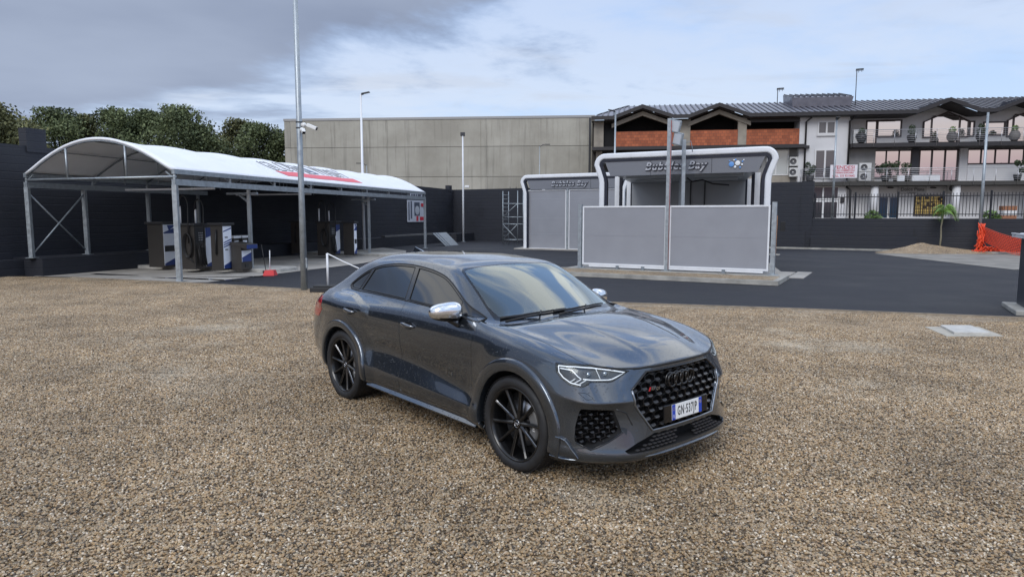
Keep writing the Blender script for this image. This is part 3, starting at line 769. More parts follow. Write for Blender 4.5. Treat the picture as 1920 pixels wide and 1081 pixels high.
def recess(name, poly, depth, m, parent, off=.001):
    """side walls and dark back of an opening in the front skin"""
    b = MB(); n = len(poly)
    dense = []
    for i in range(n):
        a = poly[i]; c = poly[(i + 1) % n]; k = max(1, int(math.hypot(c[0] - a[0], c[1] - a[1]) / .04))
        dense += [(a[0] + (c[0] - a[0]) * t / k, a[1] + (c[1] - a[1]) * t / k) for t in range(k)]
    n = len(dense); xb = min(xsurf(u, v) for u, v in dense) - depth
    vs = [(xsurf(u, v) - off, u, v) for u, v in dense] + [(xb, u, v) for u, v in dense]
    b.add(vs, [(i, (i + 1) % n, n + (i + 1) % n, n + i) for i in range(n)] + [tuple(range(n, 2 * n))])
    return b.build(name, m, parent)
grille = recess('grille', GRILLE, .07, DARKIN, CAR)
hexmesh('grille_mesh', shrink(GRILLE, .004), .092, .068, .030, .010, .0070, grille)
# frame round the grille
def rimtube(name, poly, r, m, parent, lift=.002, closed=True, proj='F'):
    pts = []
    n = len(poly)
    for i in range(n if closed else n - 1):
        a = poly[i]; c = poly[(i + 1) % n]; k = max(1, int(math.hypot(c[0] - a[0], c[1] - a[1]) / .03))
        pts += [(a[0] + (c[0] - a[0]) * t / k, a[1] + (c[1] - a[1]) * t / k) for t in range(k)]
    if not closed: pts.append(poly[-1])
    b = MB(); b.tube([Vector((xsurf(u, v) + lift, u, v)) for u, v in pts], r, 8, closed=closed)
    return b.build(name, m, parent)
gf = [(-.506, .700), (-.500, .60), (-.362, .408), (.362, .408), (.500, .60), (.506, .700)]
rimtube('grille_frame', gf, .0075, mat('satin_grey_trim', (.30, .32, .35), .28, metal=1.0), grille, closed=False)
rimtube('grille_upper_frame', [(-.506, .700), (-.358, .808), (.358, .808), (.506, .700)], .007, GLOSSBLK, grille, closed=False)
# four rings
bd = MB()
for k in range(4):
    cy_ = (k - 1.5) * .0685 - .012
    bd.tube([Vector((xsurf(cy_, .725) + .012, cy_ + .0475 * math.cos(a), .722 + .0475 * math.sin(a))) for a in (2 * math.pi * j / 32 for j in range(32))], .0085, 8, closed=True)
    bd.tube([Vector((xsurf(cy_, .725) - .010, cy_ + .0475 * math.cos(a), .722 + .0475 * math.sin(a))) for a in (2 * math.pi * j / 24 for j in range(24))], .010, 6, closed=True)
bd.build('emblem', GLOSSBLK, grille)
def onfront(u, v, lift):   # text faces forward: local X -> +Y of the car, as read by someone in front
    x = xsurf(u, v) + lift; e = .03
    tx = Vector((xsurf(u + e, v) - xsurf(u - e, v), 2 * e, 0)); 
    return frame((x, u, v), tx, (0, 0, 1))
text('badge_letters', 'RS', CHROME, grille, onfront(-.325, .688, .006), .030, .002, shear=.3)
_q = MB(); _f = onfront(-.352, .688, .006); _q.add([_f @ Vector(v) for v in ((-.012, -.013, 0), (.004, -.013, 0), (.014, .015, 0), (-.002, .015, 0))], [(0, 1, 2, 3)]); _q.build('badge_slash', REDTXT, grille)
text('badge_letters', 'Q3', CHROME, grille, onfront(-.275, .685, .008), .030, .002, shear=.2)
# number plate
pc = frame((xsurf(0, .505) + .022, 0, .503), (0, 1, 0), (-.05, 0, 1))
hb = MB(); hb.box(-.262, .262, -.062, .062, -.02, -.001, pc); hb.build('plate_holder', GLOSSBLK, grille, bevel=.006)
pl = MB(); pl.box(-.18, .18, -.055, .055, 0, .004, pc); pl = pl.build('licence_plate', PLATEW, CAR, bevel=.003)
for sx_ in (-1, 1):
    q = MB(); q.box(*sorted((sx_ * .1795, sx_ * .142)), -.0545, .0545, .004, .0048, pc); q.build('plate_band', PLATEB, pl)
text('plate_letters', 'GN\u00b7537JP', BLKTXT, pl, pc @ Matrix.Translation((0, -.001, .0046)), .092, .0006, sx=.53, bold=.0012, spacing=1.22)
text('plate_letters', 'I', PLATEW, pl, pc @ Matrix.Translation((-.161, -.03, .0052)), .034, .0004, bold=.001)
st_ = MB()
for k in range(12):
    a = 2 * math.pi * k / 12; M_ = pc @ Matrix.Translation((-.161 + .011 * math.cos(a), .024 + .011 * math.sin(a), .0052)); st_.lathe([(.0001, 0), (.0018, 0)], M_, 6)
st_.build('plate_stars', mat('yellow_enamel', (.7, .5, .05), .4), pl)
rg_ = MB(); rg_.tube([pc @ Vector((.161 + .010 * math.cos(a), .024 + .010 * math.sin(a), .005)) for a in (2 * math.pi * j / 16 for j in range(16))], .0012, 5, closed=True); rg_.build('plate_stamp', mat('yellow_enamel', (.7, .5, .05), .4), pl)
# side intakes
for s in (1, -1):
    pp = [(u * s, v) for u, v in INTAKE]
    it = recess('air_intake', pp, .07, DARKIN, CAR)
    inn = [(u * s, v) for u, v in rounded([(.808, .582), (.655, .572), (.628, .497), (.615, .440), (.700, .390), (.79, .352), (.83, .41)], .010, 2)]
    hexmesh('intake_mesh', inn, .062, .040, .022, .022, .005, it)
    rimtube('intake_blade', [(s * .595, .426), (s * .69, .371), (s * .798, .321), (s * .858, .364)], .006, GLOSSBLK, it, lift=.004, closed=False)
    # raised fin between the intake and the grille
    rimtube('bumper_fin', [(s * .630, .584), (s * .560, .552), (s * .520, .465)], .004, GLOSSBLK, it, lift=.0, closed=False)
lw = recess('lower_grille', LOWER, .05, DARKIN, CAR)
for sd_ in (-1, 1):
  lm = MB()
  for j, v in enumerate((.290, .313, .336, .359)):
    ww = .60 - (v - .268) * 2.3
    for i in range(0, 15):
        u = sd_ * (i + .5 * (j % 2)) * .045
        if abs(u) > ww - .04 or abs(u) < .10: continue
        lm.box(xsurf(u, v) - .022, xsurf(u, v) - .004, u - .014, u + .014, v - .0035, v + .0035)
  lm.build('lower_grille_mesh', mat('grey_plastic_bars', (.05, .05, .055), .3), lw)
# front lip and side blades
def sweep(name, path, prof, m, parent, sharp=40):
    b = MB(); k = len(prof); vs = []
    for i, p in enumerate(path):
        a = Vector(path[max(0, i - 1)]); c = Vector(path[min(len(path) - 1, i + 1)]); t = (c - a); t.z = 0; t.normalize(); out = Vector((t.y, -t.x, 0))
        for o_, h in prof: vs.append(Vector(p) + out * o_ + Vector((0, 0, h)))
    b.add(vs, [(i * k + j, i * k + (j + 1) % k, (i + 1) * k + (j + 1) % k, (i + 1) * k + j) for i in range(len(path) - 1) for j in range(k)], False)
    b.f.append([len(b.v) - len(vs) + j for j in range(k)]); b.m.append(0); b.sm.append(False)
    b.f.append([len(b.v) - k + j for j in range(k)]); b.m.append(0); b.sm.append(False)
    return b.build(name, m, parent, bevel=.002)
lipc = smoothpoly([(.40, .883), (.52, .862), (.615, .785), (.695, .685), (.77, .565), (.828, .43), (.857, .25), (.863, 0)], False, 5)
lipl = [(x, y, .235) for x, y in lipc] + [(x, -y, .235) for x, y in lipc[-2::-1]]
lipl = lipl[::-1]
sweep('front_lip', [(x, y, z) for x, y, z in lipl], [(-.05, .0), (.034, -.002), (.040, .004), (.036, .011), (.012, .018), (-.05, .02)][::-1], PAINT, CAR)
sweep('lip_underside', [(x, y, z - .012) for x, y, z in lipl], [(-.06, -.012), (.026, -.008), (.032, .009), (-.05, .011)][::-1], GLOSSBLK, CAR)
for s in (-1, 1):
    pth = [(x, s * (.868 + .004 * (x + 1.3)), .250 - .008 * (x + 1.2)) for x in [-2.20 + i * (1.74 / 12) for i in range(13)]]
    if s == 1: pth = pth[::-1]
    sweep('sill_blade', pth, [(-.03, -.03), (.022, -.026), (.026, -.016), (.006, .012), (-.03, .014)][::-1], PAINT, CAR)
for s in (-1, 1):
    pth = [(lambda q: (q.x, q.y, z))(surf(Vector((x, s * .95, z)))[0]) for x, z in ((.47, .388), (.52, .386), (.56, .376), (.595, .352), (.63, .318), (.665, .285), (.69, .262))]
    if s == 1: pth = pth[::-1]
    sweep('corner_blade', pth, [(-.04, -.016), (.010, -.014), (.024, -.002), (.020, .004), (-.04, .012)][::-1], PAINT, CAR)
# ---- headlamps
def proj_pt(u, v, d, s):
    Nn = Vector((.7071, .7071 * s, 0)); U_ = Vector((.7071, -.7071 * s, 0))
    h = BODYBVH.ray_cast(U_ * u + Vector((0, 0, v)) + Nn * 3, -Nn)
    loc, n = surf(h[0]); return loc + n * d
for s in (1, -1):
    lens = HLF[s]
    # housing: same outline set back
    me = lens.data; nv = len(me.vertices)
    b = MB(); vs = [v.co - surf(v.co)[1] * .028 for v in me.vertices]; b.add(vs, [tuple(p.vertices) for p in me.polygons], True)
    b.build('lamp_housing', LAMPBK, lens)
    def dense(pts, closed=False):
        pp = []; n = len(pts)
        for i in range(n if closed else n - 1):
            a, c = pts[i], pts[(i + 1) % n]; k = max(1, int(math.hypot(c[0] - a[0], c[1] - a[1]) / .015))
            pp += [(a[0] + (c[0] - a[0]) * t / k, a[1] + (c[1] - a[1]) * t / k) for t in range(k)]
        return pp if closed else pp + [pts[-1]]
    def strip(pts, wd, m, name, d=-.006):
        q = MB(); q.tube([proj_pt(u, v, d, s) for u, v in dense(pts)], wd, 6); return q.build(name, m, lens)
    q = MB(); q.tube([proj_pt(u, v, -.006, s) for u, v in dense(shrink(HLP, .004), True)], .0075, 6, closed=True); q.build('lamp_bezel', GLOSSBLK, lens)
    strip([(-.308, .868), (-.19, .869), (-.077, .861), (.06, .838), (.150, .820)], .0046, WHITEP, 'light_strip')
    strip([(-.308, .868), (-.304, .825), (-.274, .792), (-.222, .762), (-.152, .750)], .0042, WHITEP, 'light_strip')
    strip([(-.296, .852), (-.215, .846), (-.172, .805), (-.150, .790)], .0036, WHITEP, 'light_strip')
    strip([(-.138, .790), (-.08, .783), (.038, .779), (.062, .782), (.142, .813)], .0042, WHITEP, 'light_strip')
    for a_, c_ in (((-.226, .768), (-.190, .792)), ((-.198, .762), (-.150, .788)), ((-.162, .758), (-.118, .782))):
        strip([a_, c_], .0052, mat('frosted_reflector', (.75, .78, .82), .25), 'light_bar')
    strip([(-.050, .852), (-.020, .788)], .0020, WHITEP, 'light_divider')
    for u in (-.095, .022):
        c = proj_pt(u, .820, -.030, s); fm = frame(c, (-.5 * s, 1, 0) if s == 1 else (.5, 1, 0), (0, 0, 1))
        q = MB(); q.lathe([(.0001, .012), (.016, .010), (.021, .0), (.022, -.01)], fm, 16); q.build('projector_lens', mat('projector_glass', (.35, .38, .42), .05, metal=.9), lens)
        q = MB(); q.box(-.032, .032, -.022, .022, -.012, .004, fm); q.build('lamp_module', mat('lamp_module_grey', (.16, .17, .19), .35, metal=.3), lens, bevel=.004)

# ---- handles, mirrors, wipers, antenna
for drs, s in ((DOORS, -1), (DOORSL, 1)):
    for d_, x, z in ((drs[0], -1.455, .918), (drs[1], -2.44, .948)):
        y = ysurf(x, z, s)
        b = MB(); n = 9; path = []
        for i in range(n):
            t = i / (n - 1); path.append(Vector((x - .105 + .21 * t, y + s * (.006 + .034 * math.sin(math.pi * t) ** .6), z + .004 * math.sin(math.pi * t) - .012 * (t - .5))))
        M = len(path); vs = []
        for i, p in enumerate(path):
            t = i / (n - 1); hh = .010 + .009 * math.sin(math.pi * t)
            for k in range(8):
                a = 2 * math.pi * k / 8; vs.append(p + Vector((0, math.cos(a) * .009, math.sin(a) * hh)))
        b.add(vs, [(i * 8 + j, i * 8 + (j + 1) % 8, (i + 1) * 8 + (j + 1) % 8, (i + 1) * 8 + j) for i in range(n - 1) for j in range(8)] + [tuple(range(8)), tuple(range(M * 8 - 8, M * 8))], True)
        b.build('door_handle', PAINT if False else mat('handle_paint', (.16, .17, .19), .12, metal=.9, coat=1), d_)
        b = MB(); b.lathe([(.0001, .0), (.055, .0), (.062, .002)], frame((x + .01, y + s * .0022, z - .006), (1, 0, 0), (0, 0, 1)) @ Matrix.Diagonal((1.15, .52, -1 * s, 1)), 24)
        b.build('handle_cup', MATBLK, d_)
def mirror_(s):
    root = bpy.data.objects.new('mirror', None); root.empty_display_size = .1; link(root, CAR)
    cx_, cy_, cz_ = -.775, s * (.945 if s < 0 else .880), 1.112 if s < 0 else 1.098
    def shell(name, zlo, zhi, m, sc=1.0):
        b = MB(); nu, nv = 20, 28; vs = []; keep = []
        for i in range(nu + 1):
            ph = math.pi * i / nu - math.pi / 2
            for j in range(nv):
                th = 2 * math.pi * j / nv
                # superellipsoid, wide across the car, thicker towards the door, flat behind
                def sp(c, e): return math.copysign(abs(c) ** e, c)
                X = .075 * sp(math.cos(ph), .75) * sp(math.cos(th), .8); Y = .128 * sp(math.cos(ph), .62) * sp(math.sin(th), .8); Z = .077 * sp(math.sin(ph), .78)
                if X < -.03: X = -.03 - (X + .03) * -.25
                Z *= 1 - .22 * (Y / .128 * 1.0) * 1.0 if True else 1
                X -= .035 * (Y / .128)
                vs.append(Vector((cx_ + X * sc, cy_ + s * Y * sc, cz_ + Z * sc)))
        fs = []
        for i in range(nu):
            for j in range(nv):
                q = (i * nv + j, i * nv + (j + 1) % nv, (i + 1) * nv + (j + 1) % nv, (i + 1) * nv + j)
                zc = sum((vs[k].z for k in q)) / 4 - cz_
                if zlo <= zc <= zhi: fs.append(q)
        b.add(vs, fs, True); return b.build(name, m, root)
    shell('mirror_cap', -.040, 1, ALU); shell('mirror_shell', -1, -.030, GLOSSBLK, .985)
    b = MB(); b.bar((cx_ + .0, s * .93, cz_ - .060), (cx_ + .03, s * .845, cz_ - .115), .085, .035); b.build('mirror_stalk', GLOSSBLK, root, bevel=.008)
    return root
mirror_(-1); mirror_(1)
# black corner panel behind the mirror
for s in (-1, 1): 
    drs = DOORS if s == -1 else DOORSL
def topz(x, y):
    h = BODYBVH.ray_cast(Vector((x, y, 3)), Vector((0, 0, -1))); return h[0].z if h[0] else 1.0
def wsbase(y):
    pts = [(abs(p[1]), p[0]) for p in WSH[:5]]
    for (y0, x0), (y1, x1) in zip(pts, pts[1:]):
        if y0 <= abs(y) <= y1: return x0 + (x1 - x0) * (abs(y) - y0) / (y1 - y0)
    return pts[-1][1]
for y0, y1, k in ((-.66, -.06, .020), (-.20, .50, .030)):
    b = MB(); pts = []
    for t in range(15):
        y = y0 + (y1 - y0) * t / 14; x = wsbase(y) - .012 - k * t / 14; pts.append(Vector((x, y, topz(x, y) + .014)))
    b.tube(pts, .010, 6, r2=.007)
    y = y0 + (y1 - y0) * .5; x = wsbase(y) + .02
    b.tube([Vector((wsbase(y0) + .03, y0 + .02, topz(wsbase(y0) + .03, y0) + .01)), Vector((x, y, topz(x, y) + .024)), pts[8] + Vector((0, 0, .012))], .007, 6)
    b.build('wiper', MATBLK, CAR)
# dark shut strip under the bonnet's leading edge
b = MB(); hp = [(x, y) for x, y in HOODH[:8]]; hp = [(x, -y) for x, y in hp[::-1]] + hp[1:]
hpd = []
for (a0, c0) in zip(hp, hp[1:]):
    hpd += [(a0[0] + (c0[0] - a0[0]) * t / 3, a0[1] + (c0[1] - a0[1]) * t / 3) for t in range(3)]
b.tube([(lambda q: q[0] + q[1] * -.001 + Vector((.003, 0, -.004)))(surf(Vector((x + .002, y, .845 + .05 * min(1, max(0, abs(y) - .45) / .25))))) for x, y in hpd], .0085, 6); b.build('hood_seal', MATBLK, CAR)
# cowl strip between bonnet and glass
b = MB(); ins = [(-.225, 0), (-.245, .27), (-.30, .50), (-.37, .66), (-.40, .705)]; outs = [(-.31, 0), (-.335, .26), (-.39, .49), (-.46, .66), (-.475, .70)]
vs = []
for i in range(-4, 5):
    sg = -1 if i < 0 else 1; k = abs(i)
    for (x, y) in (ins[k], outs[k]): vs.append((x, y * sg, topz(x, y * sg) - .006))
b.add(vs, [(2 * i, 2 * i + 1, 2 * i + 3, 2 * i + 2) for i in range(8)], True); b.build('cowl', MATBLK, CAR)
b = MB(); zz = topz(-2.62, 0)
b.add([(-2.50, -.012, zz + .02), (-2.50, .012, zz + .02), (-2.62, .018, zz), (-2.62, -.018, zz), (-2.665, -.004, zz + .062), (-2.665, .004, zz + .062), (-2.70, .012, zz - .01), (-2.70, -.012, zz - .01), (-2.44, 0, zz + .008)],
      [(0, 8, 1), (8, 3, 2), (0, 4, 5, 1), (4, 7, 6, 5), (0, 3, 7, 4), (1, 5, 6, 2), (8, 0, 3), (8, 2, 1)]); b.build('roof_antenna', PAINT, CAR)
# ---- cabin
cab = MB(); cab.box(-3.0, -.30, -.74, .74, .30, .34); cab.build('cabin_floor', DARKIN, CAR)
TRIM = mat('cabin_trim', (.035, .036, .038), .7)
b = MB(); b.add([(-.40, y, 1.0) for y in (-.66, .66)] + [(-.72, y, 1.045) for y in (-.70, .70)] + [(-.92, y, 1.00) for y in (-.72, .72)] + [(-.98, y, .88) for y in (-.72, .72)] + [(-.90, y, .5) for y in (-.72, .72)] + [(-.35, y, .5) for y in (-.66, .66)],
    [(0, 1, 3, 2), (2, 3, 5, 4), (4, 5, 7, 6), (6, 7, 9, 8), (8, 9, 11, 10), (10, 11, 1, 0), (0, 2, 4, 6, 8, 10), (1, 11, 9, 7, 5, 3)]); b.build('dashboard', TRIM, CAR, bevel=.02)
sw = frame((-1.06, .37, .99), (0, 1, 0), (-.42, 0, 1))
b = MB(); b.tube([sw @ Vector((.185 * math.cos(a), .185 * math.sin(a), 0)) for a in (2 * math.pi * j / 36 for j in range(36))], .015, 8, closed=True)
for a in (0, 180, 270): b.bar(sw @ Vector((.04 * math.cos(R(a)), .04 * math.sin(R(a)), 0)), sw @ Vector((.18 * math.cos(R(a)), .18 * math.sin(R(a)), 0)), .035, .015)
b.lathe([(.0001, .02), (.06, .018), (.07, -.02)], sw, 20); b.build('steering_wheel', mat('wheel_leather', (.05, .05, .052), .45), CAR)
for y in (-.37, .37):
    b = MB(); b.box(-1.95, -1.40, y - .25, y + .25, .42, .62); b.bar((-1.90, y, .55), (-2.12, y, 1.18), .48, .14, up=(0, 1, 0)) if False else None
    M_ = Matrix.Translation((-1.93, y, .56)) @ Matrix.Rotation(R(-17), 4, 'Y')
    b.box(-.07, .07, -.25, .25, 0, .66, M_); b.box(-.05, .06, -.13, .13, .70, .90, M_)
    b.build('seat', TRIM, CAR, bevel=.04, seg=3)
b = MB(); b.box(-1.18, -1.10, -.11, .11, 1.33, 1.39); b.build('interior_mirror', MATBLK, CAR, bevel=.01)
b = MB(); b.box(-1.16, -1.03, -.045, .045, 1.395, 1.43); b.build('rain_sensor', mat('sensor_grey', (.12, .12, .13), .5), CAR, bevel=.008)
# ================================================================= GROUND
def V2(p): return Vector((p[0], p[1], 0))
def sheet(name, pts, z, m, kind='structure', thick=0.0):
    b = MB(); n = len(pts)
    if thick:
        b.add([(x, y, z) for x, y in pts] + [(x, y, z - thick) for x, y in pts], [tuple(range(n)), tuple(range(n, 2 * n))[::-1]] + [(i, i + n, (i + 1) % n + n, (i + 1) % n) for i in range(n)])
    else: b.add([(x, y, z) for x, y in pts], [tuple(range(n))])
    o = b.build(name, m); tag(o, kind=kind)
    if not thick:
        for p in o.data.polygons:
            if p.normal.z < 0: o.data.flip_normals(); break
    return o
def gravel_mat(name='gravel_stones', pebble=False):
    m = bpy.data.materials.new(name); m.use_nodes = True; nt = m.node_tree; L = nt.links.new; b = nt.nodes['Principled BSDF']
    b.inputs['Roughness'].default_value = 0.62
    tc = N(nt, 'ShaderNodeTexCoord')
    rp = N(nt, 'ShaderNodeValToRGB'); e = rp.color_ramp; e.interpolation = 'LINEAR'
    stops = [(0, (0.047, 0.039, 0.032)), (.15, (0.125, 0.089, 0.055)), (.32, (0.343, 0.222, 0.108)), (.48, (0.468, 0.320, 0.166)), (.62, (0.281, 0.236, 0.175)), (.76, (0.520, 0.404, 0.251)), (.88, (0.374, 0.246, 0.139)), (1, (0.832, 0.739, 0.592))]
    e.elements[0].position = 0; e.elements[0].color = (*stops[0][1], 1); e.elements[1].position = 1; e.elements[1].color = (*stops[-1][1], 1)
    for p, c in stops[1:-1]:
        q = e.elements.new(p); q.color = (*c, 1)
    if pebble:
        at = N(nt, 'ShaderNodeAttribute', attribute_name='peb'); geo = N(nt, 'ShaderNodeNewGeometry')
        L(at.outputs['Fac'], rp.inputs[0]); pos = geo.outputs['Position']
        vc = None
    else:
        v = N(nt, 'ShaderNodeTexVoronoi', feature='F1', ins={'Scale': 62.0}); L(tc.outputs['Object'], v.inputs['Vector'])
        s = N(nt, 'ShaderNodeSeparateColor'); L(v.outputs['Color'], s.inputs[0]); L(s.outputs[0], rp.inputs[0]); pos = tc.outputs['Object']
        bp = N(nt, 'ShaderNodeBump', ins={'Strength': 1.0, 'Distance': 0.012}); bp.invert = True; L(v.outputs['Distance'], bp.inputs['Height']); L(bp.outputs[0], b.inputs['Normal'])
    # worn, dusty and damp patches over the whole yard
    n1 = N(nt, 'ShaderNodeTexNoise', ins={'Scale': 0.32, 'Detail': 5.0, 'Roughness': 0.62}); L(pos, n1.inputs['Vector'])
    r1 = N(nt, 'ShaderNodeMapRange', ins={1: 0.56, 2: 0.74, 3: 0.0, 4: 0.62}); L(n1.outputs[0], r1.inputs[0])
    mx = N(nt, 'ShaderNodeMix', data_type='RGBA'); mx.inputs[7].default_value = (.62, .56, .45, 1); L(r1.outputs[0], mx.inputs[0]); L(rp.outputs[0], mx.inputs[6])
    n2 = N(nt, 'ShaderNodeTexNoise', ins={'Scale': 0.7, 'Detail': 8.0, 'Roughness': 0.75}); L(pos, n2.inputs['Vector'])
    r2 = N(nt, 'ShaderNodeMapRange', ins={1: 0.30, 2: 0.70, 3: 0.52, 4: 1.16}); L(n2.outputs[0], r2.inputs[0])
    sc = N(nt, 'ShaderNodeVectorMath', operation='SCALE'); L(mx.outputs[2], sc.inputs[0]); L(r2.outputs[0], sc.inputs[3]); L(sc.outputs[0], b.inputs['Base Color'])
    return m
GRAV = gravel_mat()
GRAVP = gravel_mat('gravel_pebbles', True)
ASPH = mat('fresh_asphalt', (.019, .020, .026), .72, var=.45, vscale=.45, bump=.5, bscale=120, spec=.35)
def asphalt_mat():
    nt = ASPH.node_tree; L = nt.links.new; b = nt.nodes['Principled BSDF']
    return ASPH
CONC = mat('yard_concrete', (.36, .34, .31), .75, var=.30, vscale=.7, bump=.25, bscale=40)
KERB = mat('kerb_concrete', (.34, .33, .30), .8, var=.35, vscale=2.5, bump=.4, bscale=60)
SOIL = mat('packed_earth', (.16, .14, .11), .9, var=.4, vscale=.4, bump=.4)
sheet('ground', [(-600, -300), (600, -300), (600, 900), (-600, 900)], -0.03, SOIL)
EDGE = [(-17.5, 21.75), (-15.96, 21.36), (-13.4, 20.8), (-9.3, 19.2), (-5.3, 17.4), (-1.5, 15.95), (2.2, 14.7), (5.8, 13.7), (9.4, 12.5), (16, 10.4), (30, 6.2)]
GR = EDGE + [(60, -2), (60, -46), (-60, -46), (-60, 16), (-17.6, 20.2)]
gsheet = sheet('gravel_bed', GR, 0.0, GRAV)
AS = EDGE[::-1] + [(-18, 24), (-6, 56), (28, 36), (60, 18), (60, -4)]
sheet('asphalt_road', [(-17.5, 21.75)] + EDGE[1:] + [(60, -3), (60, 20), (26.5, 35), (16, 41.5), (-4, 53.5), (-6, 53)], 0.004, ASPH)
# concrete apron under the canopy
sheet('wash_apron', [(-14.8, 21.2), (-13.4, 20.83), (-9.35, 19.22), (-8.57, 19.3), (-5.95, 26.5), (-4.95, 31.5), (-5.6, 36.5), (-8.7, 42.0), (-14, 28)], 0.010, CONC)
# steel edging between stones and asphalt
b = MB()
for a, c in zip(EDGE[2:], EDGE[3:]): b.bar((a[0], a[1], .004), (c[0], c[1], .004), .03, .05)
tag(b.build('gravel_edging', mat('edging_timber', (.26, .22, .17), .8, var=.3)), kind='structure')
# pale worn concrete by the gravel heap
q = [G(1640, 476), G(1760, 474), G(1925, 478), G(1985, 505), G(1900, 506), G(1760, 490)]
sheet('worn_slab', [(p.x, p.y) for p in q], 0.014, mat('dusty_concrete', (.24, .225, .20), .85, var=.45, vscale=.9))
# wet streaks on the apron are thin puddles
WATER = mat('standing_water', (.03, .03, .03), .04, coat=1.0)
def puddle(cx, cy, a, bb, rot, seed):
    rnd = random.Random(seed); pts = []
    for k in range(28):
        t = 2 * math.pi * k / 28; r = 1 + .25 * math.sin(3 * t + seed) + rnd.uniform(-.12, .12); x, y = a * r * math.cos(t), bb * r * math.sin(t)
        pts.append((cx + x * math.cos(rot) - y * math.sin(rot), cy + x * math.sin(rot) + y * math.cos(rot)))
    tag(sheet('puddle', pts, .016, WATER), kind='structure')
puddle(-12.7, 21.7, .9, .16, -.35, 1); puddle(-9.3, 20.2, 1.5, .14, -.35, 3); puddle(-8.6, 20.9, 1.3, .10, .2, 5)

# loose stones: one 2 m tile of real pebbles, laid over the yard by geometry nodes
def pebble_field():
    pts = []
    T = 2.0; rnd = random.Random(3)
    for i in range(-12, 14):
        for j in range(0, 12):
            x, y = i * T + .5, j * T + 1.0
            if y > 1.2 * 0 and inpoly(x, y, GR): 
                # inside view wedge only
                if abs(x) > .80 * (y + 1.5) + 2.2: continue
                ins = all(inpoly(x + a, y + c, GR) for a in (-1.05, 1.05) for c in (-1.05, 1.05))
                pts.append((x, y, ins))
    edge = [(x, y) for x, y, k in pts if not k]; full = [(x, y) for x, y, k in pts if k]
    # tiles that cross the edge are pulled back until they fit
    for x, y in edge:
        for s in range(1, 14):
            yy = y - s * .15
            if all(inpoly(x + a, yy + c, GR) for a in (-1.0, 1.0) for c in (-1.0, 1.0)): full.append((x, yy)); break
    ng = bpy.data.node_groups.new('pebbles', 'GeometryNodeTree'); ng.interface.new_socket('Geometry', in_out='INPUT', socket_type='NodeSocketGeometry'); ng.interface.new_socket('Geometry', in_out='OUTPUT', socket_type='NodeSocketGeometry')
    gi = ng.nodes.new('NodeGroupInput'); go = ng.nodes.new('NodeGroupOutput'); L = ng.links.new
    gd = ng.nodes.new('GeometryNodeMeshGrid'); gd.inputs['Size X'].default_value = T + .06; gd.inputs['Size Y'].default_value = T + .06
    gd.inputs['Vertices X'].default_value = 2; gd.inputs['Vertices Y'].default_value = 2
    dp = ng.nodes.new('GeometryNodeDistributePointsOnFaces'); dp.inputs['Density'].default_value = 4800.0; L(gd.outputs[0], dp.inputs[0])
    ico = ng.nodes.new('GeometryNodeMeshIcoSphere'); ico.inputs['Radius'].default_value = 1.0; ico.inputs['Subdivisions'].default_value = 1
    ip = ng.nodes.new('GeometryNodeInstanceOnPoints'); L(dp.outputs[0], ip.inputs['Points']); L(ico.outputs[0], ip.inputs['Instance'])
    rv = ng.nodes.new('FunctionNodeRandomValue'); rv.data_type = 'FLOAT_VECTOR'; rv.inputs[0].default_value = (-.5, -.5, 0); rv.inputs[1].default_value = (.5, .5, 6.28); L(rv.outputs[0], ip.inputs['Rotation'])
    rs = ng.nodes.new('FunctionNodeRandomValue'); rs.data_type = 'FLOAT_VECTOR'; rs.inputs[0].default_value = (.0052, .0044, .0036); rs.inputs[1].default_value = (.0140, .0108, .0078); rs.inputs['Seed'].default_value = 5; L(rs.outputs[0], ip.inputs['Scale'])
    sa = ng.nodes.new('GeometryNodeStoreNamedAttribute'); sa.data_type = 'FLOAT'; sa.domain = 'INSTANCE'; sa.inputs['Name'].default_value = 'peb'
    rc = ng.nodes.new('FunctionNodeRandomValue'); rc.data_type = 'FLOAT'; rc.inputs['Seed'].default_value = 9; L(rc.outputs[1], sa.inputs['Value'])
    L(ip.outputs[0], sa.inputs['Geometry'])
    rl = ng.nodes.new('GeometryNodeRealizeInstances'); L(sa.outputs[0], rl.inputs[0])
    sp = ng.nodes.new('GeometryNodeSetPosition'); L(rl.outputs[0], sp.inputs['Geometry'])
    nz = ng.nodes.new('ShaderNodeTexNoise'); nz.inputs['Scale'].default_value = 3.0
    mt = ng.nodes.new('ShaderNodeMath'); mt.operation = 'MULTIPLY'; mt.inputs[1].default_value = .010; L(nz.outputs[0], mt.inputs[0])
    cb = ng.nodes.new('ShaderNodeCombineXYZ'); L(mt.outputs[0], cb.inputs[2]); L(cb.outputs[0], sp.inputs['Offset'])
    sm = ng.nodes.new('GeometryNodeSetMaterial'); sm.inputs['Material'].default_value = GRAVP; L(sp.outputs[0], sm.inputs[0])
    ip2 = ng.nodes.new('GeometryNodeInstanceOnPoints'); mp = ng.nodes.new('GeometryNodeMeshToPoints'); L(gi.outputs[0], mp.inputs[0]); L(mp.outputs[0], ip2.inputs['Points']); L(sm.outputs[0], ip2.inputs['Instance'])
    ri = ng.nodes.new('FunctionNodeRandomValue'); ri.data_type = 'INT'; ri.inputs[4].default_value = 0; ri.inputs[5].default_value = 3; ri.inputs['Seed'].default_value = 2
    m2 = ng.nodes.new('ShaderNodeMath'); m2.operation = 'MULTIPLY'; m2.inputs[1].default_value = math.pi / 2; L(ri.outputs[2], m2.inputs[0])
    c2 = ng.nodes.new('ShaderNodeCombineXYZ'); L(m2.outputs[0], c2.inputs[2]); L(c2.outputs[0], ip2.inputs['Rotation'])
    L(ip2.outputs[0], go.inputs[0])
    me = bpy.data.meshes.new('loose_gravel'); me.from_pydata([(x, y, .0045) for x, y in full], [], []); me.materials.append(GRAVP)
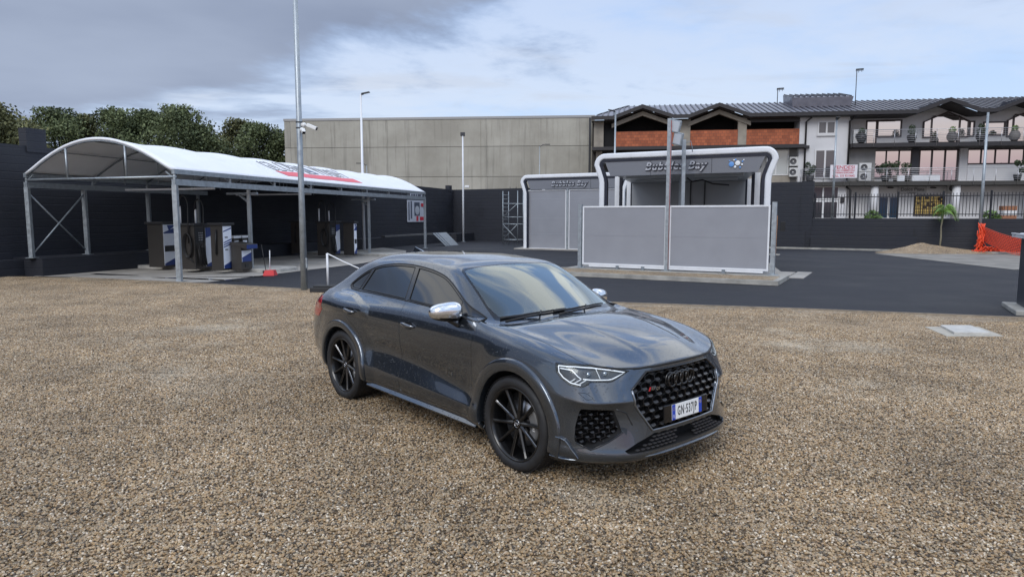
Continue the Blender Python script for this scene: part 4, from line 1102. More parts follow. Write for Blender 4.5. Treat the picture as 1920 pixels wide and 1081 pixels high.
    o = bpy.data.objects.new('loose_gravel', me); link(o); tag(o, 'brown and grey loose gravel covering the parking yard', 'gravel', kind='stuff')
    md = o.modifiers.new('pebbles', 'NODES'); md.node_group = ng
pebble_field()
# ================================================================= WALLS
GALV = mat('galvanised_steel', (.36, .40, .43), .42, metal=.55, var=.22, vscale=9)
GALVD = mat('dull_galvanised', (.24, .27, .30), .5, metal=.5, var=.25, vscale=6)
WHT = mat('white_cladding', (.72, .74, .77), .35, var=.06, vscale=3)
NAVY = mat('dark_navy_trim', (.014, .017, .030), .35)
def dark_wall_mat():
    m = mat('charcoal_painted_block', (.017, .0195, .028), .72, var=.22, vscale=.8, bump=.0)
    nt = m.node_tree; L = nt.links.new; b = nt.nodes['Principled BSDF']
    tc = N(nt, 'ShaderNodeTexCoord'); sp = N(nt, 'ShaderNodeSeparateXYZ'); L(tc.outputs['Object'], sp.inputs[0])
    nz = N(nt, 'ShaderNodeTexNoise', ins={'Scale': 1.4, 'Detail': 5.0}); L(tc.outputs['Object'], nz.inputs['Vector'])
    ad = N(nt, 'ShaderNodeMath', operation='MULTIPLY_ADD', ins={1: .035}); L(nz.outputs[0], ad.inputs[0]); L(sp.outputs[2], ad.inputs[2])
    wv = N(nt, 'ShaderNodeMath', operation='PINGPONG', ins={1: .125}); L(ad.outputs[0], wv.inputs[0])
    mr = N(nt, 'ShaderNodeMapRange', ins={1: 0.0, 2: 0.02}); L(wv.outputs[0], mr.inputs[0])
    n2 = N(nt, 'ShaderNodeTexNoise', ins={'Scale': 22.0, 'Detail': 4.0}); L(tc.outputs['Object'], n2.inputs['Vector'])
    a2 = N(nt, 'ShaderNodeMath', operation='MULTIPLY_ADD', ins={1: .5}); L(n2.outputs[0], a2.inputs[0]); L(mr.outputs[0], a2.inputs[2])
    bp = N(nt, 'ShaderNodeBump', ins={'Strength': .38, 'Distance': .02}); L(a2.outputs[0], bp.inputs['Height']); L(bp.outputs[0], b.inputs['Normal'])
    return m
DWALL = dark_wall_mat()
W0 = Vector((-15.96, 21.36, 0)); WK = Vector((-4.4, 51.9, 0)); WD = (WK - W0).normalized(); WN = Vector((WD.y, -WD.x, 0))   # WN points to the yard
BD = Vector((.857, -.515, 0)).normalized(); BN = Vector((-BD.y, BD.x, 0)) * -1
def slabwall(b, p, d, n, t0, t1, z00, z01, z10, z11, th0, th1):
    """wall piece from t0 to t1 along d, offset range th0..th1 along n, bottom/top heights at both ends"""
    vs = []
    for t, zb, zt in ((t0, z00, z01), (t1, z10, z11)):
        for o in (th0, th1):
            for z in (zb, zt): q = p + d * t + n * o; vs.append((q.x, q.y, z))
    b.add(vs, [(0, 1, 3, 2), (4, 6, 7, 5), (0, 4, 5, 1), (2, 3, 7, 6), (0, 2, 6, 4), (1, 5, 7, 3)])
LW = (WK - W0).length
lw = thing('boundary_wall', 'long black-painted block wall with stepped ledges behind the arched canopy', 'wall', W0)
def lbuild(b, name, m, par, org):
    o = b.build(name, m, par)
    o.matrix_parent_inverse = Matrix.Translation(-Vector(org)); return o
b = MB(); slabwall(b, W0, WD, WN, -14, LW, -.03, 4.25, -.03, 3.75, -.25, 0); lbuild(b, 'wall', DWALL, lw, W0)
b = MB(); slabwall(b, W0, WD, WN, -14, LW - 1, -.03, 1.02, -.03, 1.05, 0.002, .14); lbuild(b, 'ledge', DWALL, lw, W0)
b = MB(); slabwall(b, W0, WD, WN, -14, .35, -.03, .50, -.03, .50, .142, .62); slabwall(b, W0, WD, WN, .352, LW - 3.5, -.03, .56, -.03, .56, .142, 1.45)
slabwall(b, W0, WD, WN, LW - 3.498, LW - .5, -.03, .58, -.03, .58, .142, 1.9); lbuild(b, 'plinth', DWALL, lw, W0)
b = MB(); slabwall(b, W0, WD, WN, 1.1, 1.75, 3.9, 4.66, 3.9, 4.66, -.30, .05); lbuild(b, 'pier', DWALL, lw, W0)
b = MB(); slabwall(b, W0, WD, WN, LW - .7, LW - .3, 3.6, 4.05, 3.6, 4.05, -.30, .04); lbuild(b, 'pier', DWALL, lw, W0)
bw = thing('boundary_wall', 'black-painted block wall running behind the two wash bays', 'wall', WK)
TB = 24.6
b = MB(); slabwall(b, WK, BD, BN, -.25, TB, -.03, 3.75, -.03, 3.75, -.25, 0); lbuild(b, 'wall', DWALL, bw, WK)
b = MB(); slabwall(b, WK, BD, BN, .2, TB, -.03, .95, -.03, .95, .002, .12); lbuild(b, 'ledge', DWALL, bw, WK)
b = MB(); slabwall(b, WK, BD, BN, TB - .3, TB + .32, 0, 3.77, 0, 3.77, -.34, .06); lbuild(b, 'pier', DWALL, bw, WK)
rw = thing('boundary_wall', 'low black retaining wall with two ledges under the picket fence', 'wall', WK + BD * TB)
b = MB(); slabwall(b, WK, BD, BN, TB + .322, 62, -.03, 1.70, -.03, 1.70, -.25, 0); lbuild(b, 'wall', DWALL, rw, WK + BD * TB)
b = MB(); slabwall(b, WK, BD, BN, TB + .324, 29.9, -.03, 1.22, -.03, 1.22, .002, .14); slabwall(b, WK, BD, BN, TB + .324, 30.1, -.03, .72, -.03, .72, .142, .34); lbuild(b, 'ledge', DWALL, rw, WK + BD * TB)
# kerb in front of it
b = MB(); slabwall(b, WK, BD, BN, TB - 4, 62, -.03, .10, -.03, .10, 1.15, 1.30)
tag(b.build('kerb', KERB), kind='structure')
b = MB(); slabwall(b, WK, BD, BN, TB - 4, 62, -.03, .05, -.03, .05, .345, 1.148); tag(b.build('verge', SOIL), kind='structure')
# raised land behind
q = [WK + BD * (TB - 1) - BN * .5, WK + BD * 64 - BN * .5, Vector((140, 60, 0)), Vector((120, 220, 0)), Vector((0, 220, 0)), Vector((3, 58, 0))]
sheet('raised_terrain', [(p.x, p.y) for p in q], 1.5, SOIL, thick=1.6)
# picket fence on the low wall
IRON = mat('dark_iron', (.016, .018, .024), .45)
fo = WK + BD * (TB + .4) - BN * .12
fe = thing('picket_fence', 'dark iron picket fence standing on the low black wall', 'fence', (fo.x, fo.y, 1.70))
nb = 0; FL = 22.0
pn = MB(); t = .06
while t < FL:
    p = fo + BD * t; pn.box(p.x - .011, p.x + .011, p.y - .011, p.y + .011, 1.80, 3.02 if nb % 2 else 3.02); nb += 1; t += .145
for z in (1.92, 2.86): pn.bar((fo.x, fo.y, z), (fo.x + BD.x * FL, fo.y + BD.y * FL, z), .02, .045)
lbuild(pn, 'picket_panel', IRON, fe, (fo.x, fo.y, 1.7))
for k in range(11):
    p = fo + BD * (k * 2.05); b = MB(); b.box(p.x - .035, p.x + .035, p.y - .035, p.y + .035, 1.702, 3.12); lbuild(b, 'fence_post', IRON, fe, (fo.x, fo.y, 1.7))

# ================================================================= ARCHED CANOPY
CO0 = Vector((-9.42, 19.42, 0)); CL = Vector((.228, .974, 0)).normalized(); LEN = 19.9
CW = Vector((-14.87, 21.3, 0)) - CO0; WID = CW.length; CW.normalize()
can = thing('wash_canopy', 'long white barrel-vaulted wash canopy on galvanised posts', 'canopy', CO0)
def cbuild(b, name, m, **k): o = b.build(name, m, can, **k); o.matrix_parent_inverse = Matrix.Translation(-CO0); return o
def cp(t, wv, z): q = CO0 + CL * t + CW * wv; return Vector((q.x, q.y, z))
ZE = 3.10; RISE = .96
def vault(s, z0=ZE, rise=RISE):   # s 0..1 across
    return z0 + rise * (1 - (2 * s - 1) ** 2) ** 1.12
NA = 8
FAB = mat('white_canvas', (.80, .82, .86), .55, var=.04, vscale=2)
b = MB(); nu, nv = 96, 28; vs = []
for i in range(nu + 1):
    t = LEN * i / nu; sag = .055 * (math.sin(math.pi * ((i / nu * NA) % 1.0))) ** 2
    for j in range(nv + 1):
        s = j / nv; vs.append(cp(t, s * (WID + .1) - .05, vault(s) - sag * math.sin(math.pi * s) + (.05 if True else 0)))
b.add(vs, [(i * (nv + 1) + j, i * (nv + 1) + j + 1, (i + 1) * (nv + 1) + j + 1, (i + 1) * (nv + 1) + j) for i in range(nu) for j in range(nv)], True)
fab = cbuild(b, 'canvas_roof', FAB)
sol = fab.modifiers.new('t', 'SOLIDIFY'); sol.thickness = .012
# rolled hem at both ends
for t in (0, LEN):
    b = MB(); b.tube([cp(t, j / 20 * WID, vault(j / 20) + .03) for j in range(21)], .045, 8); cbuild(b, 'hem', FAB)
for k in range(NA + 1):
    t = LEN * k / NA; b = MB(); b.tube([cp(t, j / 16 * WID, vault(j / 16) - .03) for j in range(17)], .028, 6)
    if k not in (0,):
        for j in (4, 8, 12): b.tube([cp(t, j / 16 * WID, 2.88), cp(t, j / 16 * WID, vault(j / 16) - .05)], .018, 6)
    cbuild(b, 'arch_rib', GALVD)
for j in (4, 8, 12):
    b = MB(); b.tube([cp(0, j / 16 * WID, vault(j / 16) - .055), cp(LEN, j / 16 * WID, vault(j / 16) - .055)], .02, 6); cbuild(b, 'purlin', GALVD)
b = MB(); b.tube([cp(0, -.05, 2.95), cp(0, WID, 2.95)], .035, 8); cbuild(b, 'tie_beam', GALV)
for wv in (1.75, 4.05): b = MB(); b.tube([cp(0, wv, 2.98), cp(0, wv, vault(wv / WID) - .04)], .035, 8); cbuild(b, 'gable_strut', GALV)
for wv in (0, WID): b = MB(); b.bar(cp(-.05, wv, ZE - .01), cp(LEN + .05, wv, ZE - .01), .10, .13); cbuild(b, 'eave_rail', GALV)
for wv in (0, WID): b = MB(); b.bar(cp(-.05, wv, 2.80), cp(LEN + .05, wv, 2.80), .12, .17); cbuild(b, 'side_beam', GALV)
for k in range(NA + 1):
    t = LEN * k / NA
    for wv in (0, WID):
        b = MB(); b.bar(cp(t, wv, 2.88), cp(t, wv, ZE - .06), .05, .05); b.bar(cp(t, wv, 2.90), cp(t, wv + (.30 if wv == 0 else -.30), 3.10), .03, .03); cbuild(b, 'strut', GALV)
for t, zb in ((0, 0), (3.85, 0), (13.2, 0), (LEN, 0)):
    b = MB(); wv = 0 if t in (0, LEN) else .30
    b.bar(cp(t, wv, zb), cp(t, wv, 2.72 if wv == 0 else 2.45), .13 if wv == 0 else .11, .13 if wv == 0 else .11, up=(0, 1, 0))
    q = cp(t, wv, zb); b.box(q.x - .14, q.x + .14, q.y - .14, q.y + .14, 0.011, .025)
    if wv: b.bar(cp(t, -.05, 2.60), cp(t, 1.2, 2.60), .07, .07); b.bar(cp(t, .3, 2.30), cp(t, .75, 2.60), .06, .06); b.bar(cp(t, .3, 2.40), cp(t, .3, 2.72), .1, .1, up=(0, 1, 0))
    cbuild(b, 'post', GALV)
RPOST = [0, 2.1, 5.0, 7.8, 10.7, 13.7, 16.2, 17.9, LEN]
for t in RPOST:
    b = MB(); b.bar(cp(t, WID, .56), cp(t, WID, 2.72), .12, .12, up=(0, 1, 0)); q = cp(t, WID, 0); b.box(q.x - .13, q.x + .13, q.y - .13, q.y + .13, .562, .58); cbuild(b, 'post', GALVD if t > 2.2 else GALV)
for a, c in ((0, 2.1), (16.2, 17.9)):
    for z0, z1 in ((.72, 2.55), (2.55, .72)): b = MB(); b.tube([cp(a + .06, WID - (.02 if z0 < 1 else -.03), z0), cp(c - .06, WID - (.02 if z0 < 1 else -.03), z1)], .024, 6); cbuild(b, 'cross_brace', GALV)
for t in (3.85, 10.0):   # light batten across under the roof
    b = MB(); b.bar(cp(t - .9, 1.0, 2.74), cp(t - .9, WID - 1.0, 2.74), .08, .06); cbuild(b, 'light_batten', WHT)
# lettering on the front slope of the canvas
def vault_text(body, size, t0, s0, m, lift, name, outline=None, sx=1.0, shear=0):
    c = bpy.data.curves.new(name, 'FONT'); c.body = body; c.size = size; c.extrude = 0; c.offset = outline or 0; c.shear = shear; c.space_character = 1.05; c.resolution_u = 3
    o = bpy.data.objects.new(name, c); COL.objects.link(o); bpy.context.view_layer.update()
    me = bpy.data.meshes.new_from_object(o.evaluated_get(bpy.context.evaluated_depsgraph_get())); bpy.data.objects.remove(o)
    bm = bmesh.new(); bm.from_mesh(me)
    bmesh.ops.triangulate(bm, faces=bm.faces)
    for _ in range(2): bmesh.ops.subdivide_edges(bm, edges=[e for e in bm.edges if e.calc_length() > .25], cuts=1)
    for v in bm.verts:
        s = s0 + v.co.y / WID; t = t0 + v.co.x * sx; i = t / LEN * NA; sag = .055 * math.sin(math.pi * (i % 1.0)) ** 2
        p = cp(t, s * (WID + .1) - .05, vault(s) - sag * math.sin(math.pi * s) + .05 + lift); v.co = p
    bm.to_mesh(me); bm.free(); me.materials.clear(); me.materials.append(m)
    o = bpy.data.objects.new(name, me); link(o, fab)
def vault_patch(name, t0, t1, s0, s1, m, lift, slant=0):
    b = MB(); n = 30; k = 8; vs = []
    for i in range(n + 1):
        for j in range(k + 1):
            s = s0 + (s1 - s0) * j / k; t = t0 + (t1 - t0) * i / n + slant * (j / k); q = t / LEN * NA; sag = .055 * math.sin(math.pi * (q % 1.0)) ** 2
            vs.append(cp(t, s * (WID + .1) - .05, vault(s) - sag * math.sin(math.pi * s) + .05 + lift))
    b.add(vs, [(i * (k + 1) + j, i * (k + 1) + j + 1, (i + 1) * (k + 1) + j + 1, (i + 1) * (k + 1) + j) for i in range(n) for j in range(k)])
    b.build(name, m, fab)
DKL = mat('lettering_dark', (.02, .025, .03), .5); WHL = mat('lettering_white', (.82, .83, .86), .5)
vault_patch('red_band', 6.3, 12.6, .055, .115, mat('lettering_red', (.75, .12, .15), .5), .012, slant=-.35)
for body_, t0_, sx_ in (('GLOBAL', 5.9, .47), ('WASH', 9.5, .50)):
    vault_text(body_, 1.30, t0_, .13, mat('lettering_outline', (.07, .08, .09), .5), .016, 'roof_letters', outline=.020, sx=sx_ * 1.32, shear=.1)
    vault_text(body_, 1.30, t0_, .13, WHL, .022, 'roof_letters', sx=sx_ * 1.32, shear=.1, outline=-.012)
vault_patch('blue_block', 8.95, 9.4, .13, .27, mat('lettering_slate', (.13, .16, .22), .5), .012, slant=-.3)

# ================================================================= KERBED ISLANDS AND WASH MACHINES
CURBW = mat('pale_kerb', (.42, .41, .38), .75, var=.35, vscale=4, bump=.3)
def island(a, c, dep):
    a = Vector(a); c = Vector(c); d = (c - a).normalized(); n = Vector((-d.y, d.x, 0))
    pts = []
    for (p, sg) in ((c, 1), (c + n * dep, 1)): pass
    r = .45; q = [a, c - d * r]
    for k in range(1, 6): an = R(-90 + 90 * k / 5); q.append(c - d * r + n * r + d * r * math.cos(an) + n * r * math.sin(an))
    for k in range(0, 6): an = R(90 * k / 5); q.append(c - d * r + n * (dep - r) + d * r * math.cos(an) + n * r * math.sin(an))
    q.append(a + n * dep)
    m_ = len(q); b = MB()
    b.add([(p.x, p.y, .12) for p in q] + [(p.x, p.y, 0.0) for p in q], [tuple(range(m_))] + [(i, i + m_, (i + 1) % m_ + m_, (i + 1) % m_) for i in range(m_)])
    o = b.build('kerb_island', CURBW, bevel=.02); tag(o, kind='structure')
island((-13.4, 24.4, 0), (-7.75, 22.35, 0), 1.5)
island((-10.9, 33.2, 0), (-5.3, 31.0, 0), 1.3)
STN = mat('brushed_stainless', (.075, .07, .066), .38, metal=.6)
PANW = mat('panel_white', (.80, .84, .92), .4); PANB = mat('panel_blue', (.022, .05, .20), .4); DKBOX = mat('dark_cabinet', (.022, .023, .026), .5)
HOSE = mat('black_hose', (.010, .010, .011), .5)
SD = Vector((.970, -.235, 0)).normalized(); FD = Vector((.235, .970, 0)).normalized()
def mframe(px, py, zb=.12):
    p = G(px, py, zb); M = Matrix((SD, FD, Vector((0, 0, 1)))).transposed().to_4x4(); M.translation = p; return p, M
# local: x = -depth..0 (side face at y=0), front face at x=0 running y 0..w
def panel_art(b2, y0, y1, z0, z1, seed):
    rnd = random.Random(seed)
    for k in range(6):
        y = rnd.uniform(y0 + .04, y1 - .14); z = rnd.uniform(z0 + .05, z1 - .12); b2.box(.0125, .0145, y, y + rnd.uniform(.04, .10), z, z + .012)
def machine(px, py, w, d, h, label, kind, grp='self-service wash machines on the kerbed islands'):
    p, M = mframe(px, py); o = thing('wash_machine', label, 'wash machine', p, 0, grp); inv = Matrix.Translation(-p)
    def bl(b, n, m, par=o, **k):
        q = b.build(n, m, par, **k); q.matrix_parent_inverse = inv if par is o else Matrix.Identity(4); return q
    b = MB(); b.box(-d, 0, 0, w, .0, h, M); body = bl(b, 'cabinet', STN if kind != 'dark' else DKBOX, bevel=.008)
    b = MB(); b.box(-d - .06, .07, -.06, w + .06, h + .001, h + .075, M)
    if kind != 'pedestal': bl(b, 'cap', DKBOX, bevel=.01)
    if kind == 'tall':
        b = MB(); b.box(.002, .012, .03, w - .03, .06, h - .02, M); fp = bl(b, 'front_panel', PANW)
        b = MB()
        for (z0, z1, sl) in ((.06, .20, .22), (h - .32, h - .20, .16)):
            b.add([M @ Vector((.014, .03, z0)), M @ Vector((.014, w - .03, z0)), M @ Vector((.014, w - .03, z1 + sl * .6)), M @ Vector((.014, .03, z1 - .08))], [(0, 1, 2, 3)])
        b.add([M @ Vector((.014, w * .3, h - .04)), M @ Vector((.014, w - .05, h - .04)), M @ Vector((.014, w * .42, h - .22))], [(0, 1, 2)]); bl(b, 'blue_graphic', PANB)
        b = MB(); b.box(.003, .018, .06, w - .06, h * .36, h * .50, M); bl(b, 'dispenser_slot', DKBOX)
        b = MB(); panel_art(b, .03, w, h * .55, h * .8, 3); panel_art(b, .03, w, .2, h * .33, 5); bl(b, 'print', DKL)
    if kind == 'coin':
        b = MB(); b.box(.002, .012, .04, w - .04, .06, h - .03, M); bl(b, 'front_panel', PANW)
        b = MB()
        for z in (h - .22, h * .60, h * .60 - .07, h * .60 - .14): b.add([M @ Vector((.014, .05, z)), M @ Vector((.014, w - .05, z + .10)), M @ Vector((.014, w - .05, z + .145)), M @ Vector((.014, .05, z + .035))], [(0, 1, 2, 3)])
        b.add([M @ Vector((.014, .04, .06)), M @ Vector((.014, w - .04, .06)), M @ Vector((.014, w - .04, .30)), M @ Vector((.014, .04, .16))], [(0, 1, 2, 3)]); bl(b, 'blue_graphic', PANB)
        b = MB(); b.box(.003, .02, .12, .26, h * .72, h * .745, M); b.box(.003, .02, .12, .26, h * .45, h * .47, M); panel_art(b, .04, w, h * .2, h * .44, 7); panel_art(b, .04, w, h * .75, h * .95, 8); bl(b, 'coin_slot', DKBOX)
        b = MB(); b.tube([M @ Vector((-d * .5, -.03, h * .35)), M @ Vector((-d * .5, -.05, h * .6)), M @ Vector((-d * .45, -.03, h * .9))], .03, 6); bl(b, 'lance_holder', HOSE)
    if kind == 'double':
        b = MB(); b.box(.002, .012, .05, w * .50, h * .62, h - .08, M); bl(b, 'display', DKBOX)
        b = MB()
        for i in range(4):
            for j in range(3): b.box(.013, .016, .20 + j * .09, .25 + j * .09, h * .66 + i * .075, h * .66 + i * .075 + .035, M)
        bl(b, 'display_print', mat('panel_print', (.45, .46, .48), .5))
        b = MB(); b.box(.002, .012, w * .54, w - .03, .06, h - .08, M); bl(b, 'front_panel', PANW)
        b = MB(); zz = h - .42
        b.add([M @ Vector((.014, w * .54, zz)), M @ Vector((.014, w - .03, zz + .12)), M @ Vector((.014, w - .03, h - .08)), M @ Vector((.014, w * .54, h - .08))], [(0, 1, 2, 3)])
        b.add([M @ Vector((.014, w * .54, .06)), M @ Vector((.014, w - .03, .06)), M @ Vector((.014, w - .03, .26)), M @ Vector((.014, w * .54, .12))], [(0, 1, 2, 3)]); bl(b, 'blue_graphic', PANB)
        for k, y in enumerate((.14, .26, .38)):
            b = MB(); b.tube([M @ Vector((.04, y, h * .58)), M @ Vector((.07, y, h * .5)), M @ Vector((.10, y + .04, .28)), M @ Vector((.09, y + .09, .10)), M @ Vector((.05, y + .06, .18)), M @ Vector((.03, y - .01, h * .5))], .018, 6); bl(b, 'hose', HOSE)
        for k in range(2):
            b = MB(); x0 = -d * (.85 - .45 * k); y0 = .05 + .38 * k; hh = (.56, .46)[k]
            b.tube([M @ Vector((x0, y0, h + .07)), M @ Vector((x0, y0, h + .07 + hh))], .032, 8); bl(b, 'mast', WHT)
            b = MB(); top = h + .07 + hh; arc = [Vector((x0 + .17 * (1 - math.cos(a)), y0 - .05, top + .33 * math.sin(a))) for a in (math.pi * i / 10 for i in range(11))]
            arc = [Vector((x0, y0, top))] + arc + [Vector((x0 + .36, y0 - .1, top - .4)), Vector((x0 + .36, y0 - .12, h * .6))]; b.tube([M @ a for a in arc], .022, 6); bl(b, 'boom_hose', HOSE)
        b = MB()
        for k in range(4):
            b.tube([M @ Vector((-d * .35 + (.13 + .012 * k) * math.cos(a), -.04 - .018 * k, h * .55 + (.34 + .02 * k) * math.sin(a))) for a in (2 * math.pi * i / 20 for i in range(20))], .018, 6, closed=True)
        b.tube([M @ Vector((-d * .3, -.06, h * .3)), M @ Vector((-d * .2, -.08, .35)), M @ Vector((.0, -.08, .25))], .018, 6); bl(b, 'hose_coil', HOSE)
    if kind == 'pedestal':
        b = MB(); b.add([M @ Vector(v) for v in ((-d - .02, -.02, h), (.22, -.02, h - .13), (.22, w + .02, h - .13), (-d - .02, w + .02, h), (-d - .02, -.02, h + .10), (.22, -.02, h + .02), (.22, w + .02, h + .02), (-d - .02, w + .02, h + .10))], [(0, 1, 2, 3), (4, 5, 6, 7), (0, 1, 5, 4), (1, 2, 6, 5), (2, 3, 7, 6), (3, 0, 4, 7)]); bl(b, 'slanted_lid', STN, bevel=.006)
        b = MB(); b.add([M @ Vector((.222, .0, h - .12)), M @ Vector((.222, w, h - .12)), M @ Vector((.222, w, h + .01)), M @ Vector((.222, .0, h + .01))], [(0, 1, 2, 3)]); bl(b, 'blue_header', PANB)
        b = MB(); b.box(.002, .012, .04, w - .04, .26, h - .18, M); bl(b, 'front_panel', PANW)
        b = MB(); b.add([M @ Vector((.014, .04, .26)), M @ Vector((.014, w - .04, .26)), M @ Vector((.014, w - .04, .55)), M @ Vector((.014, .04, .40))], [(0, 1, 2, 3)]); bl(b, 'blue_graphic', PANB)
        b = MB(); b.box(.003, .02, w * .35, w * .62, .08, .18, M); bl(b, 'outlet', DKBOX)
    return o
machine(308, 501, .68, .60, 1.46, 'tall vending cabinet with white and blue front, leftmost under the canopy', 'tall')
machine(367, 505, 1.0, .62, 1.42, 'stainless machine with black hose coil and two hose booms on the near island', 'double')
machine(419, 507, .50, .42, 1.44, 'slim stainless coin tower with white and blue front beside the hose machine', 'coin')
machine(453, 506, .58, .36, .80, 'small stainless pedestal with slanted blue header at the island end', 'pedestal')
machine(563, 475, .55, .45, 1.42, 'stainless machine with white door half hidden by the tall pole', 'coin')
machine(619, 479, .95, .60, 1.42, 'stainless hose machine with two booms on the far island', 'double')
machine(664, 478, .30, .50, 1.40, 'slim cabinet with white front and blue side beside the far hose machine', 'tall')
# small white dispensers behind
for px, py, lab in ((440, 497, 'small white dispenser with pale lid behind the slanted pedestal'), (456, 495, 'small grey dispenser with white lid beside the post')):
    p, M = mframe(px, py); o = thing('dispenser', lab, 'dispenser', p)
    b = MB(); b.box(-.25, 0, 0, .3, 0, .95, M); x = b.build('dispenser_body', STN, o); x.matrix_parent_inverse = Matrix.Translation(-p)
    b = MB(); b.box(-.30, .05, -.05, .35, .951, 1.03, M); x = b.build('lid', WHT, o); x.matrix_parent_inverse = Matrix.Translation(-p)
    b = MB(); b.box(.002, .01, .03, .27, .3, .85, M); x = b.build('front_panel', PANW, o); x.matrix_parent_inverse = Matrix.Translation(-p)
# dustpan with broom
p = G(505, 516); o = thing('dustpan', 'red long-handled dustpan on the concrete beside the canopy post', 'dustpan', p)
RED = mat('red_plastic', (.50, .015, .02), .4)
b = MB(); b.add([(-.17, -.12, 0), (.20, -.16, 0), (.22, .14, 0), (-.14, .14, 0), (-.13, -.02, .16), (.15, -.04, .17), (.16, .14, .17), (-.10, .14, .16)], [(0, 1, 2, 3), (0, 1, 5, 4), (4, 5, 6, 7), (1, 2, 6, 5), (3, 0, 4, 7)]); b.build('pan', RED, o)
b = MB(); b.cyl((-.02, .12, .15), (-.01, .14, .78), .014, 8); b.build('handle', WHT, o)
o = thing('broom', 'black broom leaning behind the red dustpan', 'broom', G(499, 513))
b = MB(); b.cyl((0, 0, .1), (-.16, .1, .95), .012, 8); b.build('handle', HOSE, o)
b = MB(); b.box(-.10, .10, -.03, .03, 0, .10); b.build('brush_head', HOSE, o)

# ================================================================= LAMP POSTS
LAMPH = mat('lamp_head_dark', (.035, .037, .042), .4)
def lamp(px, py, h, r, label, Y=None, arm=(1, 0), head='flat', zb=0.0, m=None, group=None, rt=None):
    p = G(px, py, zb) if Y is None else Vector(((px - 960) / FPX * Y, Y, zb))
    o = thing('street_lamp', label, 'street lamp', p, math.atan2(arm[1], arm[0]), group)
    b = MB(); b.tube([(0, 0, 0), (0, 0, h)], r, 12, r2=rt or r * .6); b.build('pole', m or GALV, o)
    b = MB(); b.box(-r * 2, r * 2, -r * 2, r * 2, 0, .02); b.build('base_plate', GALVD, o)
    if head == 'flat':
        b = MB(); b.bar((0, 0, h - .02), (.15, 0, h + .02), .06, .05); b.add([(.05, -.09, h + .01), (.48, -.12, h + .10), (.48, .12, h + .10), (.05, .09, h + .01), (.05, -.09, h + .07), (.48, -.12, h + .14), (.48, .12, h + .14), (.05, .09, h + .07)], [(0, 1, 2, 3), (4, 5, 6, 7), (0, 1, 5, 4), (1, 2, 6, 5), (2, 3, 7, 6), (3, 0, 4, 7)]); b.build('lamp_head', LAMPH, o)
    elif head == 'flood':
        b = MB(); b.box(-.16, .16, -.05, .08, h - .02, h + .25); b.bar((0, 0, h - .1), (0, 0, h + .02), .06, .06); b.build('lamp_head', LAMPH, o, bevel=.02)
    elif head == 'curve':
        b = MB(); b.tube([(0, 0, h - .02)] + [(.3 * math.sin(a) , 0, h + .3 * (1 - math.cos(a)) ) for a in (R(0), R(30), R(60))] + [(.6, 0, h + .2)], r * .6, 6); b.box(.5, .95, -.08, .08, h + .15, h + .22); b.build('lamp_head', LAMPH, o)
    return o
# near pole with security cameras
PP = G(571, 543)
po = thing('steel_pole', 'tall galvanised pole at the gravel edge carrying two cameras', 'pole', PP)
b = MB(); b.tube([(0, 0, -.02), (0, 0, 2.6), (0, 0, 10.2)], .088, 16, r2=.055); b.build('pole', GALV, po)
b = MB(); b.box(.045, .095, -.05, .02, .55, .80); b.build('access_cover', GALV, po, bevel=.008)
zc_ = 1.89 + (402 - 238) / FPX * PP.y
b = MB(); 
for dz in (-.07, .07): b.lathe([(.074, -.012), (.084, -.012), (.084, .012), (.074, .012)], Matrix.Translation((0, 0, zc_ + dz)), 16)
b.build('clamp_band', LAMPH, po)
CAMW = mat('camera_white', (.72, .73, .73), .35)
def seccam(x, z, ang, tilt, label, s=1.0):
    o = thing('security_camera', label, 'camera', (PP.x + x, PP.y - .02, z), ang)
    b = MB(); b.lathe([(.0001, 0), (.055, 0), (.055, .07), (.04, .10), (.0001, .11)], Matrix.Rotation(R(90), 4, 'Y'), 16); b.build('mount', CAMW, o)
    M = Matrix.Translation((.14, 0, 0)) @ Matrix.Rotation(R(tilt), 4, 'Y')
    b = MB(); b.box(.0, .27 * s, -.042, .042, -.045, .040, M); b.build('housing', CAMW, o, bevel=.012)
    b = MB(); b.box(.2705 * s, .277 * s, -.036, .036, -.040, .034, M); b.build('lens', GLOSSBLK, o)
    b = MB(); b.bar((.09, 0, 0), (.17, 0, -.01), .03, .03); b.build('bracket', CAMW, o)
seccam(.075, zc_, R(-12), 22, 'white bullet camera on the tall pole pointing right')
seccam(.06, zc_ - .12, R(-60), 48, 'smaller white camera below the bullet camera on the tall pole', .45)
lamp(683, 468, 8.25, .085, 'tall white street lamp behind the far end of the canopy', arm=(1, -.1), m=WHT)
lamp(869, 453, 7.35, .075, 'white lamp post with small floodlight by the black wall corner', head='flood', m=WHT)
lamp(1150, 452, 8.6, .085, 'street lamp rising behind the front wash bay, arm to the left', Y=46, arm=(-1, 0))
lamp(1834, 473.5, 6.9, .085, 'galvanised pole wrapped with orange net at its foot', head='none')
lamp(1557, 411, 5.9, .075, 'lamp post holding the for-sale banner behind the fence', Y=41.0, zb=1.5, arm=(-.3, -1), head='flat')
lamp(460, 402, 6.4, .06, 'small distant street lamp in front of the trees', Y=62, zb=0, arm=(1, 0), head='curve')
lamp(691, 402, 6.4, .06, 'small curved lamp in front of the concrete hall beside the tall white lamp', Y=64, zb=0, arm=(-1, 0), head='curve')
lamp(1011, 402, 8.1, .05, 'thin lamp in front of the right part of the concrete hall', Y=64, zb=0, arm=(1, 0), head='curve')
